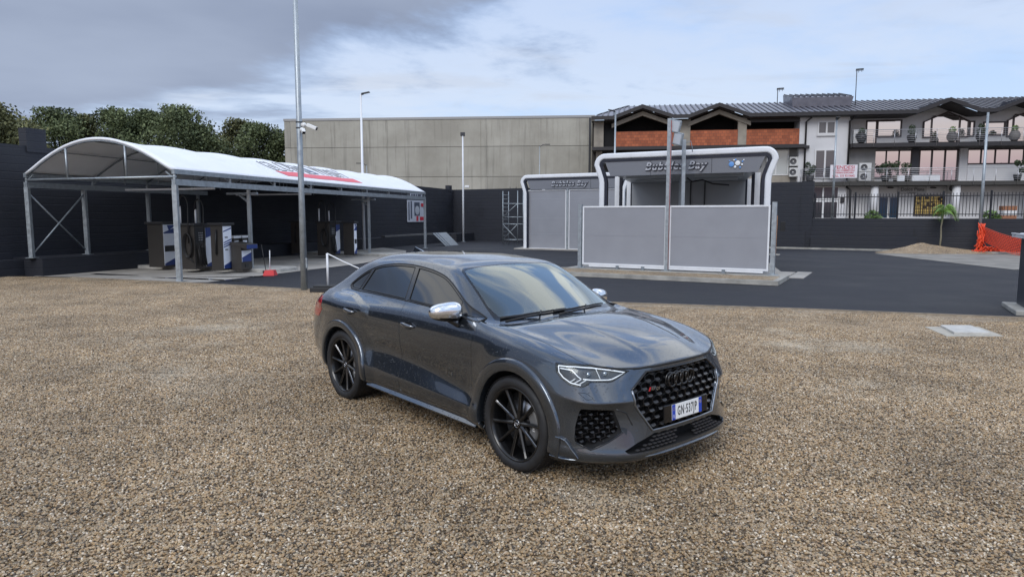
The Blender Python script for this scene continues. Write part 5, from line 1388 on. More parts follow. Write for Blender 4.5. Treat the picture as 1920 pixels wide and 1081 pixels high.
# lamp head small fixture mid pole
for px, py, Y, lab in ((683, 376, 37.5, 'small white camera clamped to the tall white lamp'), (874, 350, 48, 'small white box light on the corner lamp post')):
    p = AT(px, py, Y); o = thing('security_camera', lab, 'camera', p); b = MB(); b.box(-.1, .22, -.15, -.05, -.08, .08); b.build('housing', CAMW, o, bevel=.03)
    b = MB(); b.box(.221, .227, -.14, -.06, -.05, .05); b.build('lens', GLOSSBLK, o)

# weighted pole with a sagging white bar, behind the car
BP = G(619, 547)
o = thing('barrier_stand', 'white barrier post on a black rubber base behind the car', 'barrier', BP, R(-8))
b = MB(); b.box(-.42, .42, -.26, .26, .0, .13); b.box(-.36, .36, -.21, .21, .131, .17); b.build('base', mat('rubber_base', (.03, .03, .032), .8, var=.3), o, bevel=.03)
b = MB(); b.cyl((-.05, 0, .17), (-.05, 0, .95), .028, 10); b.build('post', WHT, o)
b = MB(); b.tube([(-.05, 0, .95), (.40, -.02, .74), (.95, -.04, .52), (1.5, -.05, .40)], .014, 8); b.build('arm', WHT, o)
# ================================================================= BUBBLES BAY
BU = Vector((.871, -.492, 0)).normalized(); BV = Vector((.267, .964, 0)).normalized()
PGREY = mat('grey_sandwich_panel', (.265, .275, .305), .42, var=.05, vscale=1.5)
FASC = mat('fascia_grey', (.185, .195, .22), .40)
BWID = 6.3
def bay(org, label, closed, grp='portal wash bays'):
    org = Vector(org); root = thing('wash_bay', label, 'wash bay', org, 0, grp)
    def P(u, v, z): return BU * u + BV * v + Vector((0, 0, z))
    def outline(off):   # outer contour shrunk by off, from the left foot over the top to the right foot
        o = off
        pts = [(.20 + o, 0.0), (.20 + o, 3.02)]
        # splayed shoulder, rounded top corner
        pts += [(.20 + o - .02, 3.16), (.06 + o * 1.02, 3.50), (.00 + o, 3.66)]
        c = (.42, 3.66); r = .42 - o
        for k in range(1, 8):
            a = R(180 - 90 * k / 8 * 1.0); pts.append((c[0] + r * math.cos(a), c[1] + (r) * math.sin(a) * (.41 / .42)))
        pts.append((.50, 4.07 - o))
        return pts + [(BWID - x, z) for x, z in pts[::-1]]
    def ring(o0, o1, v0, v1, name, m, par, bev=.0):
        a = outline(o0); c = outline(o1); n = len(a); b = MB(); vs = []
        for (x, z), (x2, z2) in zip(a, c):
            vs += [P(x, v0, z), P(x, v1, z), P(x2, v1, z2), P(x2, v0, z2)]
        b.add(vs, [(i * 4 + j, i * 4 + (j + 1) % 4, (i + 1) * 4 + (j + 1) % 4, (i + 1) * 4 + j) for i in range(n - 1) for j in range(4)])
        return b.build(name, m, par, bevel=bev, seg=3)
    BD_ = 9.6
    for k, v in enumerate((0, 4.6, BD_ - .3)):
        if k == 0:
            f = ring(0, .20, v, v + .40, 'portal_frame', WHT, root, .055)
            ring(.203, .30, v + .05, v + .42, 'inner_trim', NAVY, f)
        else:
            for ua, ub in ((.20, .40), (BWID - .40, BWID - .20)):
                b = MB(); b.add([P(u, w, z) for u in (ua, ub) for w in (v, v + .42) for z in (0, 3.5)], [(0, 1, 3, 2), (4, 6, 7, 5), (0, 4, 5, 1), (2, 3, 7, 6), (0, 2, 6, 4), (1, 5, 7, 3)]); f = b.build('rear_leg', WHT, root)
                uc_, ud_ = (ub + .003, ub + .10) if ua < 1 else (ua - .10, ua - .003)
                b = MB(); b.add([P(u, w, z) for u in (uc_, ud_) for w in (v + .03, v + .42) for z in (0, 3.5)], [(0, 1, 3, 2), (4, 6, 7, 5), (0, 4, 5, 1), (2, 3, 7, 6), (0, 2, 6, 4), (1, 5, 7, 3)]); b.build('leg_trim', NAVY, f)
    # fascia with lettering
    def fas(v, h0, h1):
        b = MB(); b.add([P(.62, v, h0), P(BWID - .62, v, h0), P(BWID - .40, v - .03, h1), P(.40, v - .03, h1), P(.62, v + .06, h0), P(BWID - .62, v + .06, h0), P(BWID - .40, v + .06, h1), P(.40, v + .06, h1)],
            [(0, 1, 2, 3), (4, 5, 6, 7), (0, 1, 5, 4), (1, 2, 6, 5), (2, 3, 7, 6), (3, 0, 4, 7)]); return b.build('fascia', FASC, root)
    fz0, fz1 = 3.27, 3.79
    fa = fas(.10, fz0, fz1)
    for u in (2.1, 4.2):
        b = MB(); b.box(0, 1, 0, 1, 0, 1) if False else b.bar(P(u, .075, fz0 + .01), P(u + .0, .062, fz1 - .01), .008, .006, up=(0, 1, 0)); b.build('fascia_joint', NAVY, fa)
    nrm = BU.cross(Vector((0, 0, 1)))
    def tm(u, z, lift): 
        M = frame(P(u, .07, z) + nrm * lift, BU, Vector((0, 0, 1))); return M
    chrome_hi = mat('letters_silver', (.46, .48, .52), .3, metal=.3)
    uc = 2.95
    text('fascia_letters', 'Bubbles Bay', NAVY, fa, tm(uc + .015, 3.545, .020), .37, .004, bold=.020, shear=.28, spacing=1.16)
    text('fascia_letters', 'Bubbles Bay', chrome_hi, fa, tm(uc, 3.55, .030), .37, .004, bold=.008, shear=.28, spacing=1.16)
    # dark chrome band across the middle of the letters: a slightly raised darker repeat, clipped to a stripe
    o = text('fascia_letters', 'Bubbles Bay', mat('letters_dark_band', (.045, .05, .065), .35), fa, tm(uc, 3.55, .0365), .37, .001, bold=.008, shear=.28, spacing=1.16)
    bm = bmesh.new(); bm.from_mesh(o.data)
    for zz, sg in ((3.512, -1), (3.572, 1)):
        pl_ = Vector((0, 0, zz)); geom = list(bm.verts) + list(bm.edges) + list(bm.faces)
        bmesh.ops.bisect_plane(bm, geom=geom, plane_co=pl_, plane_no=Vector((0, 0, sg)), clear_outer=True)
    bm.to_mesh(o.data); bm.free()
    if not closed:
        bub = mat('bubble_blue', (.12, .30, .65), .3); buw = mat('bubble_white', (.75, .78, .80), .3)
        for nm, m_, sp in (('bubble_mark', bub, [(-.18, -.01, .085), (-.05, .13, .03), (.17, .07, .028), (-.24, .10, .022), (.10, -.12, .03)]), ('bubble_mark', buw, [(.02, .02, .08), (.16, -.03, .03), (-.10, .12, .026), (.21, .12, .022), (-.06, -.10, .04)])):
            b = MB()
            for (a, c, r) in sp: b.lathe([(.0001, .006), (r * .7, .006), (r, .0)], tm(5.02 + a, 3.55 + c, .010 if m_ is bub else .018), 14)
            b.build(nm, m_, fa)
    # roof and ceiling
    b = MB(); z0, z1 = 3.42, 3.90
    b.add([P(.5, .42, z0), P(BWID - .5, .42, z0), P(BWID - .5, BD_ - .32, z0), P(.5, BD_ - .32, z0), P(.42, .42, z1), P(BWID - .42, .42, z1), P(BWID - .42, BD_ - .32, z1), P(.42, BD_ - .32, z1)], [(0, 1, 2, 3), (4, 5, 6, 7), (0, 1, 5, 4), (1, 2, 6, 5), (2, 3, 7, 6), (3, 0, 4, 7)]); b.build('roof', mat('bay_ceiling', (.26, .28, .30), .35), root)
    for u0, u1, v in ((.8, 2.6, 1.0), (3.7, 5.5, 1.0), (.9, 2.7, 3.0), (3.6, 5.4, 3.0), (1.0, 2.7, 6.0), (3.6, 5.3, 6.0)):
        b = MB(); b.bar(P(u0, v, 3.36), P(u1, v, 3.36), .10, .09); b.build('light_strip', mat('strip_housing', (.42, .44, .46), .4), root)
    # end wall and centre post
    zb = 0.0
    b = MB(); b.add([P(.5, BD_ - .55, 0), P(BWID - .5, BD_ - .55, 0), P(BWID - .5, BD_ - .55, 3.41), P(.5, BD_ - .55, 3.41), P(.5, BD_ - .45, 0), P(BWID - .5, BD_ - .45, 0), P(BWID - .5, BD_ - .45, 3.41), P(.5, BD_ - .45, 3.41)], [(0, 1, 2, 3), (4, 5, 6, 7), (0, 1, 5, 4), (1, 2, 6, 5), (2, 3, 7, 6), (3, 0, 4, 7)]); b.build('end_wall', mat('bay_end_panel', (.30, .31, .32), .5), root)
    for u in (2.35, 3.35, 4.0): b = MB(); b.bar(P(u, BD_ - .62, 0), P(u, BD_ - .62, 3.4), .05, .05, up=(0, 1, 0)); b.build('panel_joint', DKBOX, root)
    b = MB(); b.bar(P(3.05, 4.6, 0), P(3.05, 4.6, 3.4), .16, .16, up=(0, 1, 0)); b.build('centre_post', GALV, root)
    b = MB(); b.tube([P(3.3, 3.2, 3.3), P(3.5, 3.3, 3.15), P(3.9, 3.4, 3.22), P(4.3, 3.3, 3.05), P(4.9, 3.4, 3.0)], .03, 6); b.build('boom_arm', HOSE, root)
    if closed:
        for u0, u1 in ((.42, 2.75), (2.95, 5.9)):
            b = MB(); b.add([P(u0, .20, .06), P(u1, .20, .06), P(u1, .20, fz0 - .04), P(u0, .20, fz0 - .04), P(u0, .28, .06), P(u1, .28, .06), P(u1, .28, fz0 - .04), P(u0, .28, fz0 - .04)], [(0, 1, 2, 3), (4, 5, 6, 7), (0, 1, 5, 4), (1, 2, 6, 5), (2, 3, 7, 6), (3, 0, 4, 7)]); pn = b.build('front_screen', PGREY, root)
            b = MB()
            for z in (.85, 1.7, 2.75): b.bar(P(u0, .196, z), P(u1, .196, z), .006, .014)
            b.build('panel_seam', mat('seam_light', (.34, .36, .40), .4), pn)
            b = MB()
            for (a, c) in ((P(u0, .19, .05), P(u1, .19, .05)), (P(u0, .19, fz0 - .05), P(u1, .19, fz0 - .05)), (P(u0, .19, .05), P(u0, .19, fz0 - .05)), (P(u1, .19, .05), P(u1, .19, fz0 - .05))): b.bar(a, c, .05, .05, up=(0, 1, 0) if abs(c.z - a.z) > 1 else (0, 0, 1))
            b.build('screen_frame', WHT, pn)
        b = MB(); b.bar(P(2.85, .15, 0), P(2.85, .15, fz0), .10, .10, up=(0, 1, 0)); b.build('post', GALV, root)
    # slab
    b = MB(); q = [P(-.25, -.5 if closed else .2, 0), P(BWID + .25, -.5 if closed else .2, 0), P(BWID + .25, BD_ + .4, 0), P(-.25, BD_ + .4, 0)]
    b.add([x + Vector((0, 0, .05)) for x in q] + [x + Vector((0, 0, .003)) for x in q], [(0, 1, 2, 3), (0, 4, 5, 1), (1, 5, 6, 2), (2, 6, 7, 3), (3, 7, 4, 0)]); b.build('floor_slab', CONC, root)
    return root
bay((2.97, 25.2, 0), 'white-framed portal wash bay, the front one, open behind a grey screen', False)
bay((.45, 38.5, 0), 'white-framed portal wash bay with closed grey panels, the rear one', True)
# --- grey screen in front of the near bay
S0 = Vector((2.43, 24.15, 0)); S1 = Vector((7.93, 21.1, 0)); SU = (S1 - S0).normalized(); SN = Vector((SU.y, -SU.x, 0)); SL = (S1 - S0).length
scr = thing('wash_screen', 'grey panelled screen wall with galvanised posts before the front wash bay', 'screen', S0)
def sp_(u, o, z): return SU * u + SN * o + Vector((0, 0, z))
def sbox(b, u0, u1, o0, o1, z0, z1): b.add([sp_(u, o, z) for u in (u0, u1) for o in (o0, o1) for z in (z0, z1)], [(0, 1, 3, 2), (4, 6, 7, 5), (0, 4, 5, 1), (2, 3, 7, 6), (0, 2, 6, 4), (1, 5, 7, 3)])
HP = 3.07
for u0, u1 in ((.10, HP - .10), (HP + .10, SL - .10)):
    b = MB(); sbox(b, u0, u1, -.04, .0, .22, 1.17); sbox(b, u0, u1, -.04, .0, 1.176, 2.14); pn = b.build('panel', PGREY, scr)
    b = MB(); sbox(b, u0 + .03, u1 - .03, -.02, -.006, 1.165, 1.182); b.build('panel_seam', mat('seam_light', (.34, .36, .40), .4), pn)
    b = MB(); sbox(b, u0 - .05, u0 + .002, -.05, .02, .17, 2.19); sbox(b, u1 - .002, u1 + .05, -.05, .02, .17, 2.19); sbox(b, u0 + .003, u1 - .003, -.05, .02, .17, .225); sbox(b, u0 + .003, u1 - .003, -.05, .02, 2.135, 2.19); b.build('panel_frame', WHT, scr)
for u in (-.02, SL + .10):
    b = MB(); sbox(b, u - .10, u + .03, -.12, .03, .05, 2.25 if u < 1 else 2.28); sbox(b, u - .18, u + .14, -.16, .10, .05, .065); b.build('post', GALV, scr)
b = MB(); sbox(b, HP - .075, HP + .045, -.07, .06, .05, 4.98); sbox(b, HP - .16, HP + .14, -.12, .12, .05, .066); b.build('tall_post', GALV, scr)
b = MB(); sbox(b, .3, SL - .2, -.03, .01, .10, .165); b.build('sill_rail', WHT, scr)
for u in (1.35, 2.25, 4.9): b = MB(); sbox(b, u - .05, u + .05, -.10, .05, .05, .17); b.build('foot_clamp', GALVD, scr)
b = MB(); b.tube([sp_(HP + .06, .08, .1), sp_(HP + .06, .08, 2.5), sp_(HP + .06, .08, 4.9)], .012, 6); b.build('cable', mat('red_cable', (.28, .06, .05), .5), scr)
# floodlights
for k, (du, z, lab) in enumerate(((.17, 4.72, 'upper floodlight on the post of the grey screen'), (.26, 4.32, 'lower floodlight on the post of the grey screen'))):
    p = S0 + sp_(HP + du, -.02, z); o = thing('floodlight', lab, 'floodlight', p, R(-40 - 10 * k))
    b = MB(); b.box(-.17, .17, -.05, .05, -.20, .20, Matrix.Rotation(R(14), 4, 'Y')); b.build('housing', GALV, o, bevel=.02)
    b = MB(); b.box(-.14, .14, -.056, -.051, -.16, .16, Matrix.Rotation(R(14), 4, 'Y')); b.build('lamp_glass', mat('lamp_face', (.45, .48, .52), .15), o)
    b = MB(); b.tube([(-.2, .02, .0), (-.10, .08, -.05), (.0, .08, 0)], .02, 6); b.build('bracket', GALVD, o)
p = S0 + sp_(HP + .30, -.6, 0); o = thing('floodlight_post', 'second galvanised post just behind the screen post', 'post', p)
b = MB(); b.box(-.055, .055, -.055, .055, .05, 4.35); b.build('post', GALV, o)
b = MB(); b.tube([(.05, 0, 4.25), (.22, 0, 4.3), (.27, 0, 4.1), (.28, 0, 3.95)], .014, 6); b.build('conduit', GALVD, o)
# concrete base and planting strip before the screen
def strip(name, u0, u1, o0, o1, z, m, thick=.2, kind='structure', r=0):
    pts = [(u0, o0), (u1, o0), (u1, o1), (u0, o1)]
    if r: pts = rounded(pts, r, 4)
    q = [S0 + SU * u + SN * o for u, o in pts]; return sheet(name, [(p.x, p.y) for p in q], z, m, thick=thick)
strip('bay_base', -.5, SL + .55, -1.6, .55, .048, CONC, .04)
strip('base_edge', -.55, SL + .6, .551, .70, .085, KERB, .08)
strip('planting_strip', -.55, SL + .5, .701, 2.75, .06, GRAV, .05)
strip('kerb', -.7, SL + .65, 2.751, 2.90, .13, KERB, .12)
strip('kerb', SL + .501, SL + .65, .701, 2.75, .13, KERB, .12)
strip('kerb', -.7, -.551, .701, 2.75, .13, KERB, .12)
# apron beyond the right foot
strip('bay_apron', SL + .56, SL + 1.0, -2.2, .3, .02, CONC, .015)

# ================================================================= yard oddments
# leaning steel sheets
p = G(838, 460); o = thing('leaning_sheets', 'galvanised metal sheets leaning on the ledge of the black wall', 'metal sheets', p, math.atan2(WD.y, WD.x))
for k in range(3):
    b = MB(); b.add([(-.85 + .25 * k, -.35, .01), (.45 + .18 * k, -.35 , .01), (.05 + .22 * k, .35, .80), (-1.25 + .28 * k, .35, .80)], [(0, 1, 2, 3)]); s_ = b.build('sheet', GALVD, o); sm_ = s_.modifiers.new('t', 'SOLIDIFY'); sm_.thickness = .03; s_.location = (0, -.04 * k, 0)
b = MB(); p = W0 + WD * (LW - 12) + WN * 1.2; q = W0 + WD * (LW - 6) + WN * 1.2; b.bar((p.x, p.y, .63), (q.x, q.y, .63), .25, .10)
tag(b.build('timber_beam', mat('grey_timber', (.13, .13, .13), .8, var=.3), bevel=.01), 'long grey beam lying on the ledge of the black wall', 'beam')
# poster on the left wall
t_ = LW - 5.8; z0, z1 = 1.42, 2.62
pp_ = W0 + WD * t_ + WN * .03
PM = frame(pp_ + Vector((0, 0, 2.14)), WD, (0, 0, 1))
o = thing('poster', 'white and red advertising poster on the black wall at the canopy end', 'poster', pp_)
def pb(b, n, m): x = b.build(n, m, o); x.matrix_parent_inverse = Matrix.Translation(-pp_); return x
b = MB(); b.box(-1.25, 1.25, -.72, .72, 0, .02, PM); pb(b, 'board', mat('poster_white', (.48, .50, .55), .5))
b = MB()
for x0, x1, y0, y1 in ((-1.1, -.95, -.6, .6), (-.8, -.62, -.5, .65), (-.30, .45, -.32, .58)): b.box(x0, x1, y0, y1, .021, .024, PM)
pb(b, 'print_dark', mat('poster_print', (.07, .08, .11), .5))
b = MB(); b.lathe([(.0001, .03), (.26, .03), (.30, .026)], PM @ Matrix.Translation((.1, .05, 0)), 20); b.box(-.15, .35, -.1, .12, .031, .033, PM); pb(b, 'print_machine', mat('poster_grey', (.42, .44, .47), .5))
b = MB()
for x0, x1, y0, y1 in ((-.05, .22, -.66, -.34), (.45, 1.0, -.62, -.38), (.62, 1.1, .30, .52)): b.box(x0, x1, y0, y1, .034, .037, PM)
pb(b, 'print_red', mat('poster_red', (.50, .03, .05), .5))
PM2 = frame(pp_ + Vector((0, 0, 3.2)), WD, (0, 0, 1))
o = thing('wall_sign', 'small white sign strip on the black wall above the poster', 'sign', pp_ + Vector((0, 0, 1)))
b = MB(); b.box(-.85, .85, -.15, .15, 0, .02, PM2); x = b.build('board', mat('poster_white', (.48, .50, .55), .5), o); x.matrix_parent_inverse = Matrix.Translation(-(pp_ + Vector((0, 0, 1))))
b = MB()
for x0, x1 in ((-.7, -.5), (-.42, -.15), (-.05, .10), (.2, .65)): b.box(x0, x1, -.07, .07, .021, .023, PM2)
x = b.build('print_dark', mat('poster_print', (.07, .08, .11), .5), o); x.matrix_parent_inverse = Matrix.Translation(-(pp_ + Vector((0, 0, 1))))
# scaffold tower
p = AT(962, 452, 44.5); p.z = 0; o = thing('scaffold_tower', 'narrow aluminium scaffold tower beside the rear wash bay', 'scaffold', p, R(-31))
for sx in (-.55, .55):
    for sy in (-.35, .35):
        b = MB(); b.cyl((sx, sy, 0), (sx, sy, 3.4), .025, 8); b.build('upright', GALV, o)
for z in (.3, 1.3, 1.75, 2.6):
    b = MB(); 
    for sy in (-.35, .35): b.cyl((-.55, sy, z), (.55, sy, z), .022, 6)
    b.build('ledger', GALV, o)
for z0, z1 in ((.3, 1.3), (1.3, .3), (1.75, 2.6)):
    b = MB(); b.cyl((-.55, -.37, z0), (.55, -.37, z1), .02, 6); b.build('brace', GALV, o)
b = MB()
for k in range(12): b.cyl((-.55, -.35, .3 + .26 * k), (-.55, .35, .3 + .26 * k), .016, 6)
b.build('rungs', GALV, o)
# terminal post right of bay
p = G(1466, 464); o = thing('terminal_post', 'grey post with a black payment box right of the wash bay', 'bollard', p, R(-31))
b = MB(); b.box(-.13, .13, -.08, .08, 0, 1.2); b.build('post', mat('grey_post', (.20, .21, .24), .5), o)
b = MB(); b.box(-.11, .16, -.14, .10, .85, 1.5); b.build('terminal', MATBLK, o, bevel=.02)
p = G(1449, 478); o = thing('trestle', 'orange-brown timber trestle folded upright behind the screen end', 'trestle', p, R(-31))
WOOD = mat('orange_timber', (.42, .20, .09), .6, var=.2)
for sx in (-.06, .10): b = MB(); b.bar((sx, 0, 0), (sx, .12, 1.85), .06, .05); b.build('rail', WOOD, o)
b = MB(); [b.bar((-.06, .02 + .1 * k / 5, .3 + k * .28), (.10, .02 + .1 * k / 5, .3 + k * .28), .03, .03) for k in range(6)]; b.build('rungs', WOOD, o)
b = MB(); b.box(-.2, .3, -.15, .15, 0, .05); b.build('foot', CURBW, o)
# gravel heap
def heap():
    c = G(1752, 476); b = MB(); nu, nv = 26, 60; vs = [(c.x, c.y + 1.0, .50)]; rnd = random.Random(4)
    for i in range(1, nu + 1):
        for j in range(nv):
            a = 2 * math.pi * j / nv; r = i / nu; x, y = 2.3 * r * math.cos(a), 1.25 * r * math.sin(a)
            h = .50 * (1 - r) ** 1.15 + .10 * noise.noise(Vector((x * 1.3, y * 1.3, 2))) * (1 - r) + rnd.uniform(-.012, .012)
            # long tail to the right
            vs.append((c.x + x + (x > 0) * x * .9 * r, c.y + 1.0 + y, max(.0, h) + .01 * (1 - r)))
    fs = [(0, 1 + j, 1 + (j + 1) % nv) for j in range(nv)] + [(1 + i * nv + j, 1 + (i + 1) * nv + j, 1 + (i + 1) * nv + (j + 1) % nv, 1 + i * nv + (j + 1) % nv) for i in range(nu - 1) for j in range(nv)]
    b.add(vs, fs); o = b.build('gravel_heap', GRAV); tag(o, 'low heap of grey gravel below the young palm tree', 'gravel heap')
heap()
# orange net
NET = mat('orange_netting', (.85, .09, .03), .5)
pb_ = G(1834, 474); o = thing('safety_net', 'orange plastic netting tied to the pole and dragged along the ground', 'netting', pb_)
pe = G(1990, 484) - pb_
b = MB(); rows_ = 11
def netp(u, v):   # u along, v across
    top = Vector((0, -.1, 1.35)).lerp(Vector((pe.x, pe.y, .62)), u) ; top.z -= .55 * math.sin(math.pi * u) * .35
    bot = Vector((.2, -.15, .55)).lerp(Vector((pe.x, pe.y - .3, .02)), u); bot.z = max(.03, bot.z - .35 * math.sin(math.pi * u))
    q = top.lerp(bot, v); q.y += .10 * math.sin(6 * u + 3 * v); return q
for j in range(rows_ + 1): b.tube([netp(i / 20, j / rows_) for i in range(21)], .011, 4)
for i in range(0, 41): b.tube([netp(i / 40, j / 6) for j in range(7)], .006, 4)
b.build('net_sheet', NET, o)
b = MB(); b.add([netp(i / 14, j) + Vector((0, .03, 0)) for i in range(15) for j in (0.04, .96)], [(2 * i, 2 * i + 1, 2 * i + 3, 2 * i + 2) for i in range(14)])
sh = bpy.data.materials.new('net_mesh_fill'); sh.use_nodes = True; nt = sh.node_tree; nt.nodes['Principled BSDF'].inputs['Base Color'].default_value = (.75, .07, .03, 1); nt.nodes['Principled BSDF'].inputs['Alpha'].default_value = .42; b.build('net_weave', sh, o)
rnd = random.Random(11)
b = MB()
for k in range(70):
    x = rnd.gauss(0, .08); y = rnd.gauss(-.1, .05); z = rnd.uniform(.45, 1.5); b.tube([(x, y, z), (x * .5 + rnd.uniform(-.1, .1), y, z - .25), (x + rnd.uniform(-.2, .2), y - .02, z - .45)], .022, 4)
b.build('net_wrap', NET, o)
b = MB()
for k in range(260):
    x = rnd.gauss(.35, .62); y = rnd.gauss(-.35, .12); h = .30 * math.exp(-((x - .2) / .7) ** 2) * rnd.random(); a = rnd.uniform(0, 6.28); l = rnd.uniform(.08, .25)
    b.tube([(x, y, h + .02), (x + l * .5 * math.cos(a), y + l * .3 * math.sin(a), h + .06), (x + l * math.cos(a), y + l * .6 * math.sin(a), max(.01, h - .04))], .020, 4)
b.build('net_heap', NET, o)
# young palm
p = WK + BD * 31.1 + BN * .85; p = Vector((p.x, p.y, .05)); o = thing('palm_tree', 'young slender palm planted in the gravel heap', 'palm', p)
b = MB(); b.tube([(0, 0, -.05), (.05, 0, .7), (.02, 0, 1.25), (.10, 0, 1.9)], .045, 8, r2=.03); b.build('trunk', mat('palm_stem', (.22, .20, .14), .8, var=.3), o)
b = MB(); rnd = random.Random(5)
for k in range(13):
    a = rnd.uniform(0, 6.28); L_ = rnd.uniform(.9, 1.4); el = rnd.uniform(.95, 1.45); base_ = Vector((.10, 0, 1.85)); d = Vector((math.cos(a), math.sin(a), 0)); pts = []
    for i in range(13):
        t = i / 12; pts.append(base_ + d * (L_ * .55 * t ** 1.3 / el) + Vector((0, 0, L_ * (.95 * el * t - 1.25 * t ** 2.3))))
    b.tube(pts, .012, 4, r2=.004)
    side = Vector((-d.y, d.x, 0))
    for i in range(2, 13):
        for sg in (-1, 1):
            for q_ in (0, .5):
                q = pts[i] if q_ == 0 or i == 12 else pts[i].lerp(pts[min(12, i + 1)], .5); l = .34 * math.sin(math.pi * (i / 13) ** .7) + .08
                tip = q + side * sg * l * .8 + d * l * .5 + Vector((0, 0, -l * .55)); w_ = d * .018
                b.add([q - w_, q + w_, tip], [(0, 1, 2)])
b.build('fronds', mat('palm_green', (.17, .30, .06), .5, var=.3), o)
# kiosk at the right edge
KP = G(1926, 590); KP.z = 0; o = thing('pay_kiosk', 'dark kiosk cabinet with a white ribbed roof at the right edge', 'kiosk', KP, R(-27))
b = MB(); b.box(.0, 1.7, 0, 1.1, .10, 1.44); b.build('cabinet', mat('kiosk_navy', (.025, .030, .042), .4), o, bevel=.01)
b = MB(); b.box(-.14, 1.84, -.14, 1.24, 1.441, 1.50)
for k in range(14): b.box(-.15 + k * .15, -.10 + k * .15, -.15, 1.25, 1.501, 1.525)
b.build('roof', WHT, o, bevel=.004)
b = MB(); b.box(.12, 1.58, -.012, -.002, .25, 1.3); b.build('door', mat('kiosk_door', (.03, .036, .05), .35), o, bevel=.003)
b = MB(); b.box(-.22, 1.9, -.25, 1.3, .0, .098); b.build('base', KERB, o, bevel=.02)
# manhole
q = [G(1733, 614), G(1835, 614), G(1882, 632), G(1775, 632)]
c4 = sum(q, Vector()) / 4; o = thing('manhole', 'square concrete manhole cover set in the gravel', 'manhole', c4)
b = MB(); n_ = 4; b.add([(p - c4) + Vector((0, 0, .020)) for p in q] + [(p - c4) for p in q], [(0, 1, 2, 3), (0, 4, 5, 1), (1, 5, 6, 2), (2, 6, 7, 3), (3, 7, 4, 0)]); b.build('surround', mat('manhole_concrete', (.42, .39, .33), .8, var=.25, vscale=5), o)
q2 = [G(1763, 614.5), G(1820, 615), G(1856, 629), G(1789, 628.5)]
b = MB(); b.add([(p - c4) + Vector((0, 0, .055)) for p in q2] + [(p - c4) + Vector((0, 0, .021)) for p in q2], [(0, 1, 2, 3), (0, 4, 5, 1), (1, 5, 6, 2), (2, 6, 7, 3), (3, 7, 4, 0)]); b.build('cover', mat('cover_grey', (.50, .49, .46), .7, var=.2, vscale=8), o, bevel=.006)
# ================================================================= CONCRETE HALL
H0 = Vector(((541 - 960) / FPX * 70.5, 70.5, 0)); H1 = Vector(((1112 - 960) / FPX * 67.8, 67.8, 0)); HU = (H1 - H0).normalized(); HN = Vector((HU.y, -HU.x, 0)); HL = (H1 - H0).length; HT = 11.45
def concrete_mat():
    m = bpy.data.materials.new('stained_concrete'); m.use_nodes = True; nt = m.node_tree; L = nt.links.new; b = nt.nodes['Principled BSDF']; b.inputs['Roughness'].default_value = .85
    tc = N(nt, 'ShaderNodeTexCoord')
    def noise_(sc, stretch, det=6, rough=.6):
        mp = N(nt, 'ShaderNodeMapping'); mp.inputs[3].default_value = stretch; L(tc.outputs['Object'], mp.inputs[0])
        n = N(nt, 'ShaderNodeTexNoise', ins={'Scale': sc, 'Detail': det, 'Roughness': rough}); L(mp.outputs[0], n.inputs[0]); return n.outputs[0]
    def mr(x, a, c, lo=0, hi=1):
        n = N(nt, 'ShaderNodeMapRange', ins={1: a, 2: c, 3: lo, 4: hi}); L(x, n.inputs[0]); return n.outputs[0]
    def mix(f, a, c):
        n = N(nt, 'ShaderNodeMix', data_type='RGBA')
        for i, x in ((0, f), (6, a), (7, c)):
            if isinstance(x, tuple): n.inputs[i].default_value = (*x, 1)
            else: L(x, n.inputs[i])
        return n.outputs[2]
    c1 = mix(mr(noise_(.25, (1, 1, 1)), .35, .65), (.29, .275, .235), (.40, .385, .335))
    at = N(nt, 'ShaderNodeAttribute', attribute_name='tone')
    sc = N(nt, 'ShaderNodeVectorMath', operation='SCALE'); L(c1, sc.inputs[0]); L(at.outputs['Fac'], sc.inputs[3])
    streak = mr(noise_(1.0, (2.2, 2.2, .10), 5, .7), .52, .68, 0, .55)
    c2 = mix(streak, sc.outputs[0], (.12, .115, .10))
    pale = mr(noise_(1.0, (1.1, 1.1, .08), 4, .6), .60, .75, 0, .35)
    c3 = mix(pale, c2, (.48, .46, .42)); L(c3, b.inputs['Base Color'])
    return m
SCON = concrete_mat()
hall = thing('concrete_hall', 'large grey precast concrete hall behind the black wall', 'industrial building', H0)
def hp_(u, o, z): return H0 + HU * u + HN * o + Vector((0, 0, z))
def hb(b, n, m, par=None, **k):
    x = b.build(n, m, par or hall, **k)
    if par is None: x.matrix_parent_inverse = Matrix.Translation(-H0)
    return x
def hbox(b, u0, u1, o0, o1, z0, z1): b.add([hp_(u, o, z) for u in (u0, u1) for o in (o0, o1) for z in (z0, z1)], [(0, 1, 3, 2), (4, 6, 7, 5), (0, 4, 5, 1), (2, 3, 7, 6), (0, 2, 6, 4), (1, 5, 7, 3)])
b = MB(); hbox(b, .05, HL, -18, -.25, 0, HT - .05); hb(b, 'body', mat('hall_core', (.05, .05, .045), .9))
b = MB(); rnd = random.Random(9); tones = []
rowsz = [(0, 1.4), (1.44, 3.3), (3.34, 5.62), (5.66, 8.55), (8.59, 11.2)]
cols = [0, .62] + [.66 + 9.9 * k for k in range(0, 4)]
cols = [(0, .60)] + [(.62 + 9.95 * k, .60 + 9.95 * (k + 1)) for k in range(3)] + [(.62 + 29.85, HL)]
for (u0, u1) in cols:
    for (z0, z1) in rowsz:
        hbox(b, u0, u1, -.30, 0, z0, z1); tones += [rnd.uniform(.84, 1.12)] * 8
w_ = hb(b, 'wall_panels', SCON)
at = w_.data.attributes.new('tone', 'FLOAT', 'POINT')
for i, t in enumerate(tones): at.data[i].value = t
b = MB(); hbox(b, -.05, HL + .05, -.4, .05, 11.22, HT); hb(b, 'parapet_cap', mat('cap_flashing', (.30, .30, .30), .5, metal=.3))
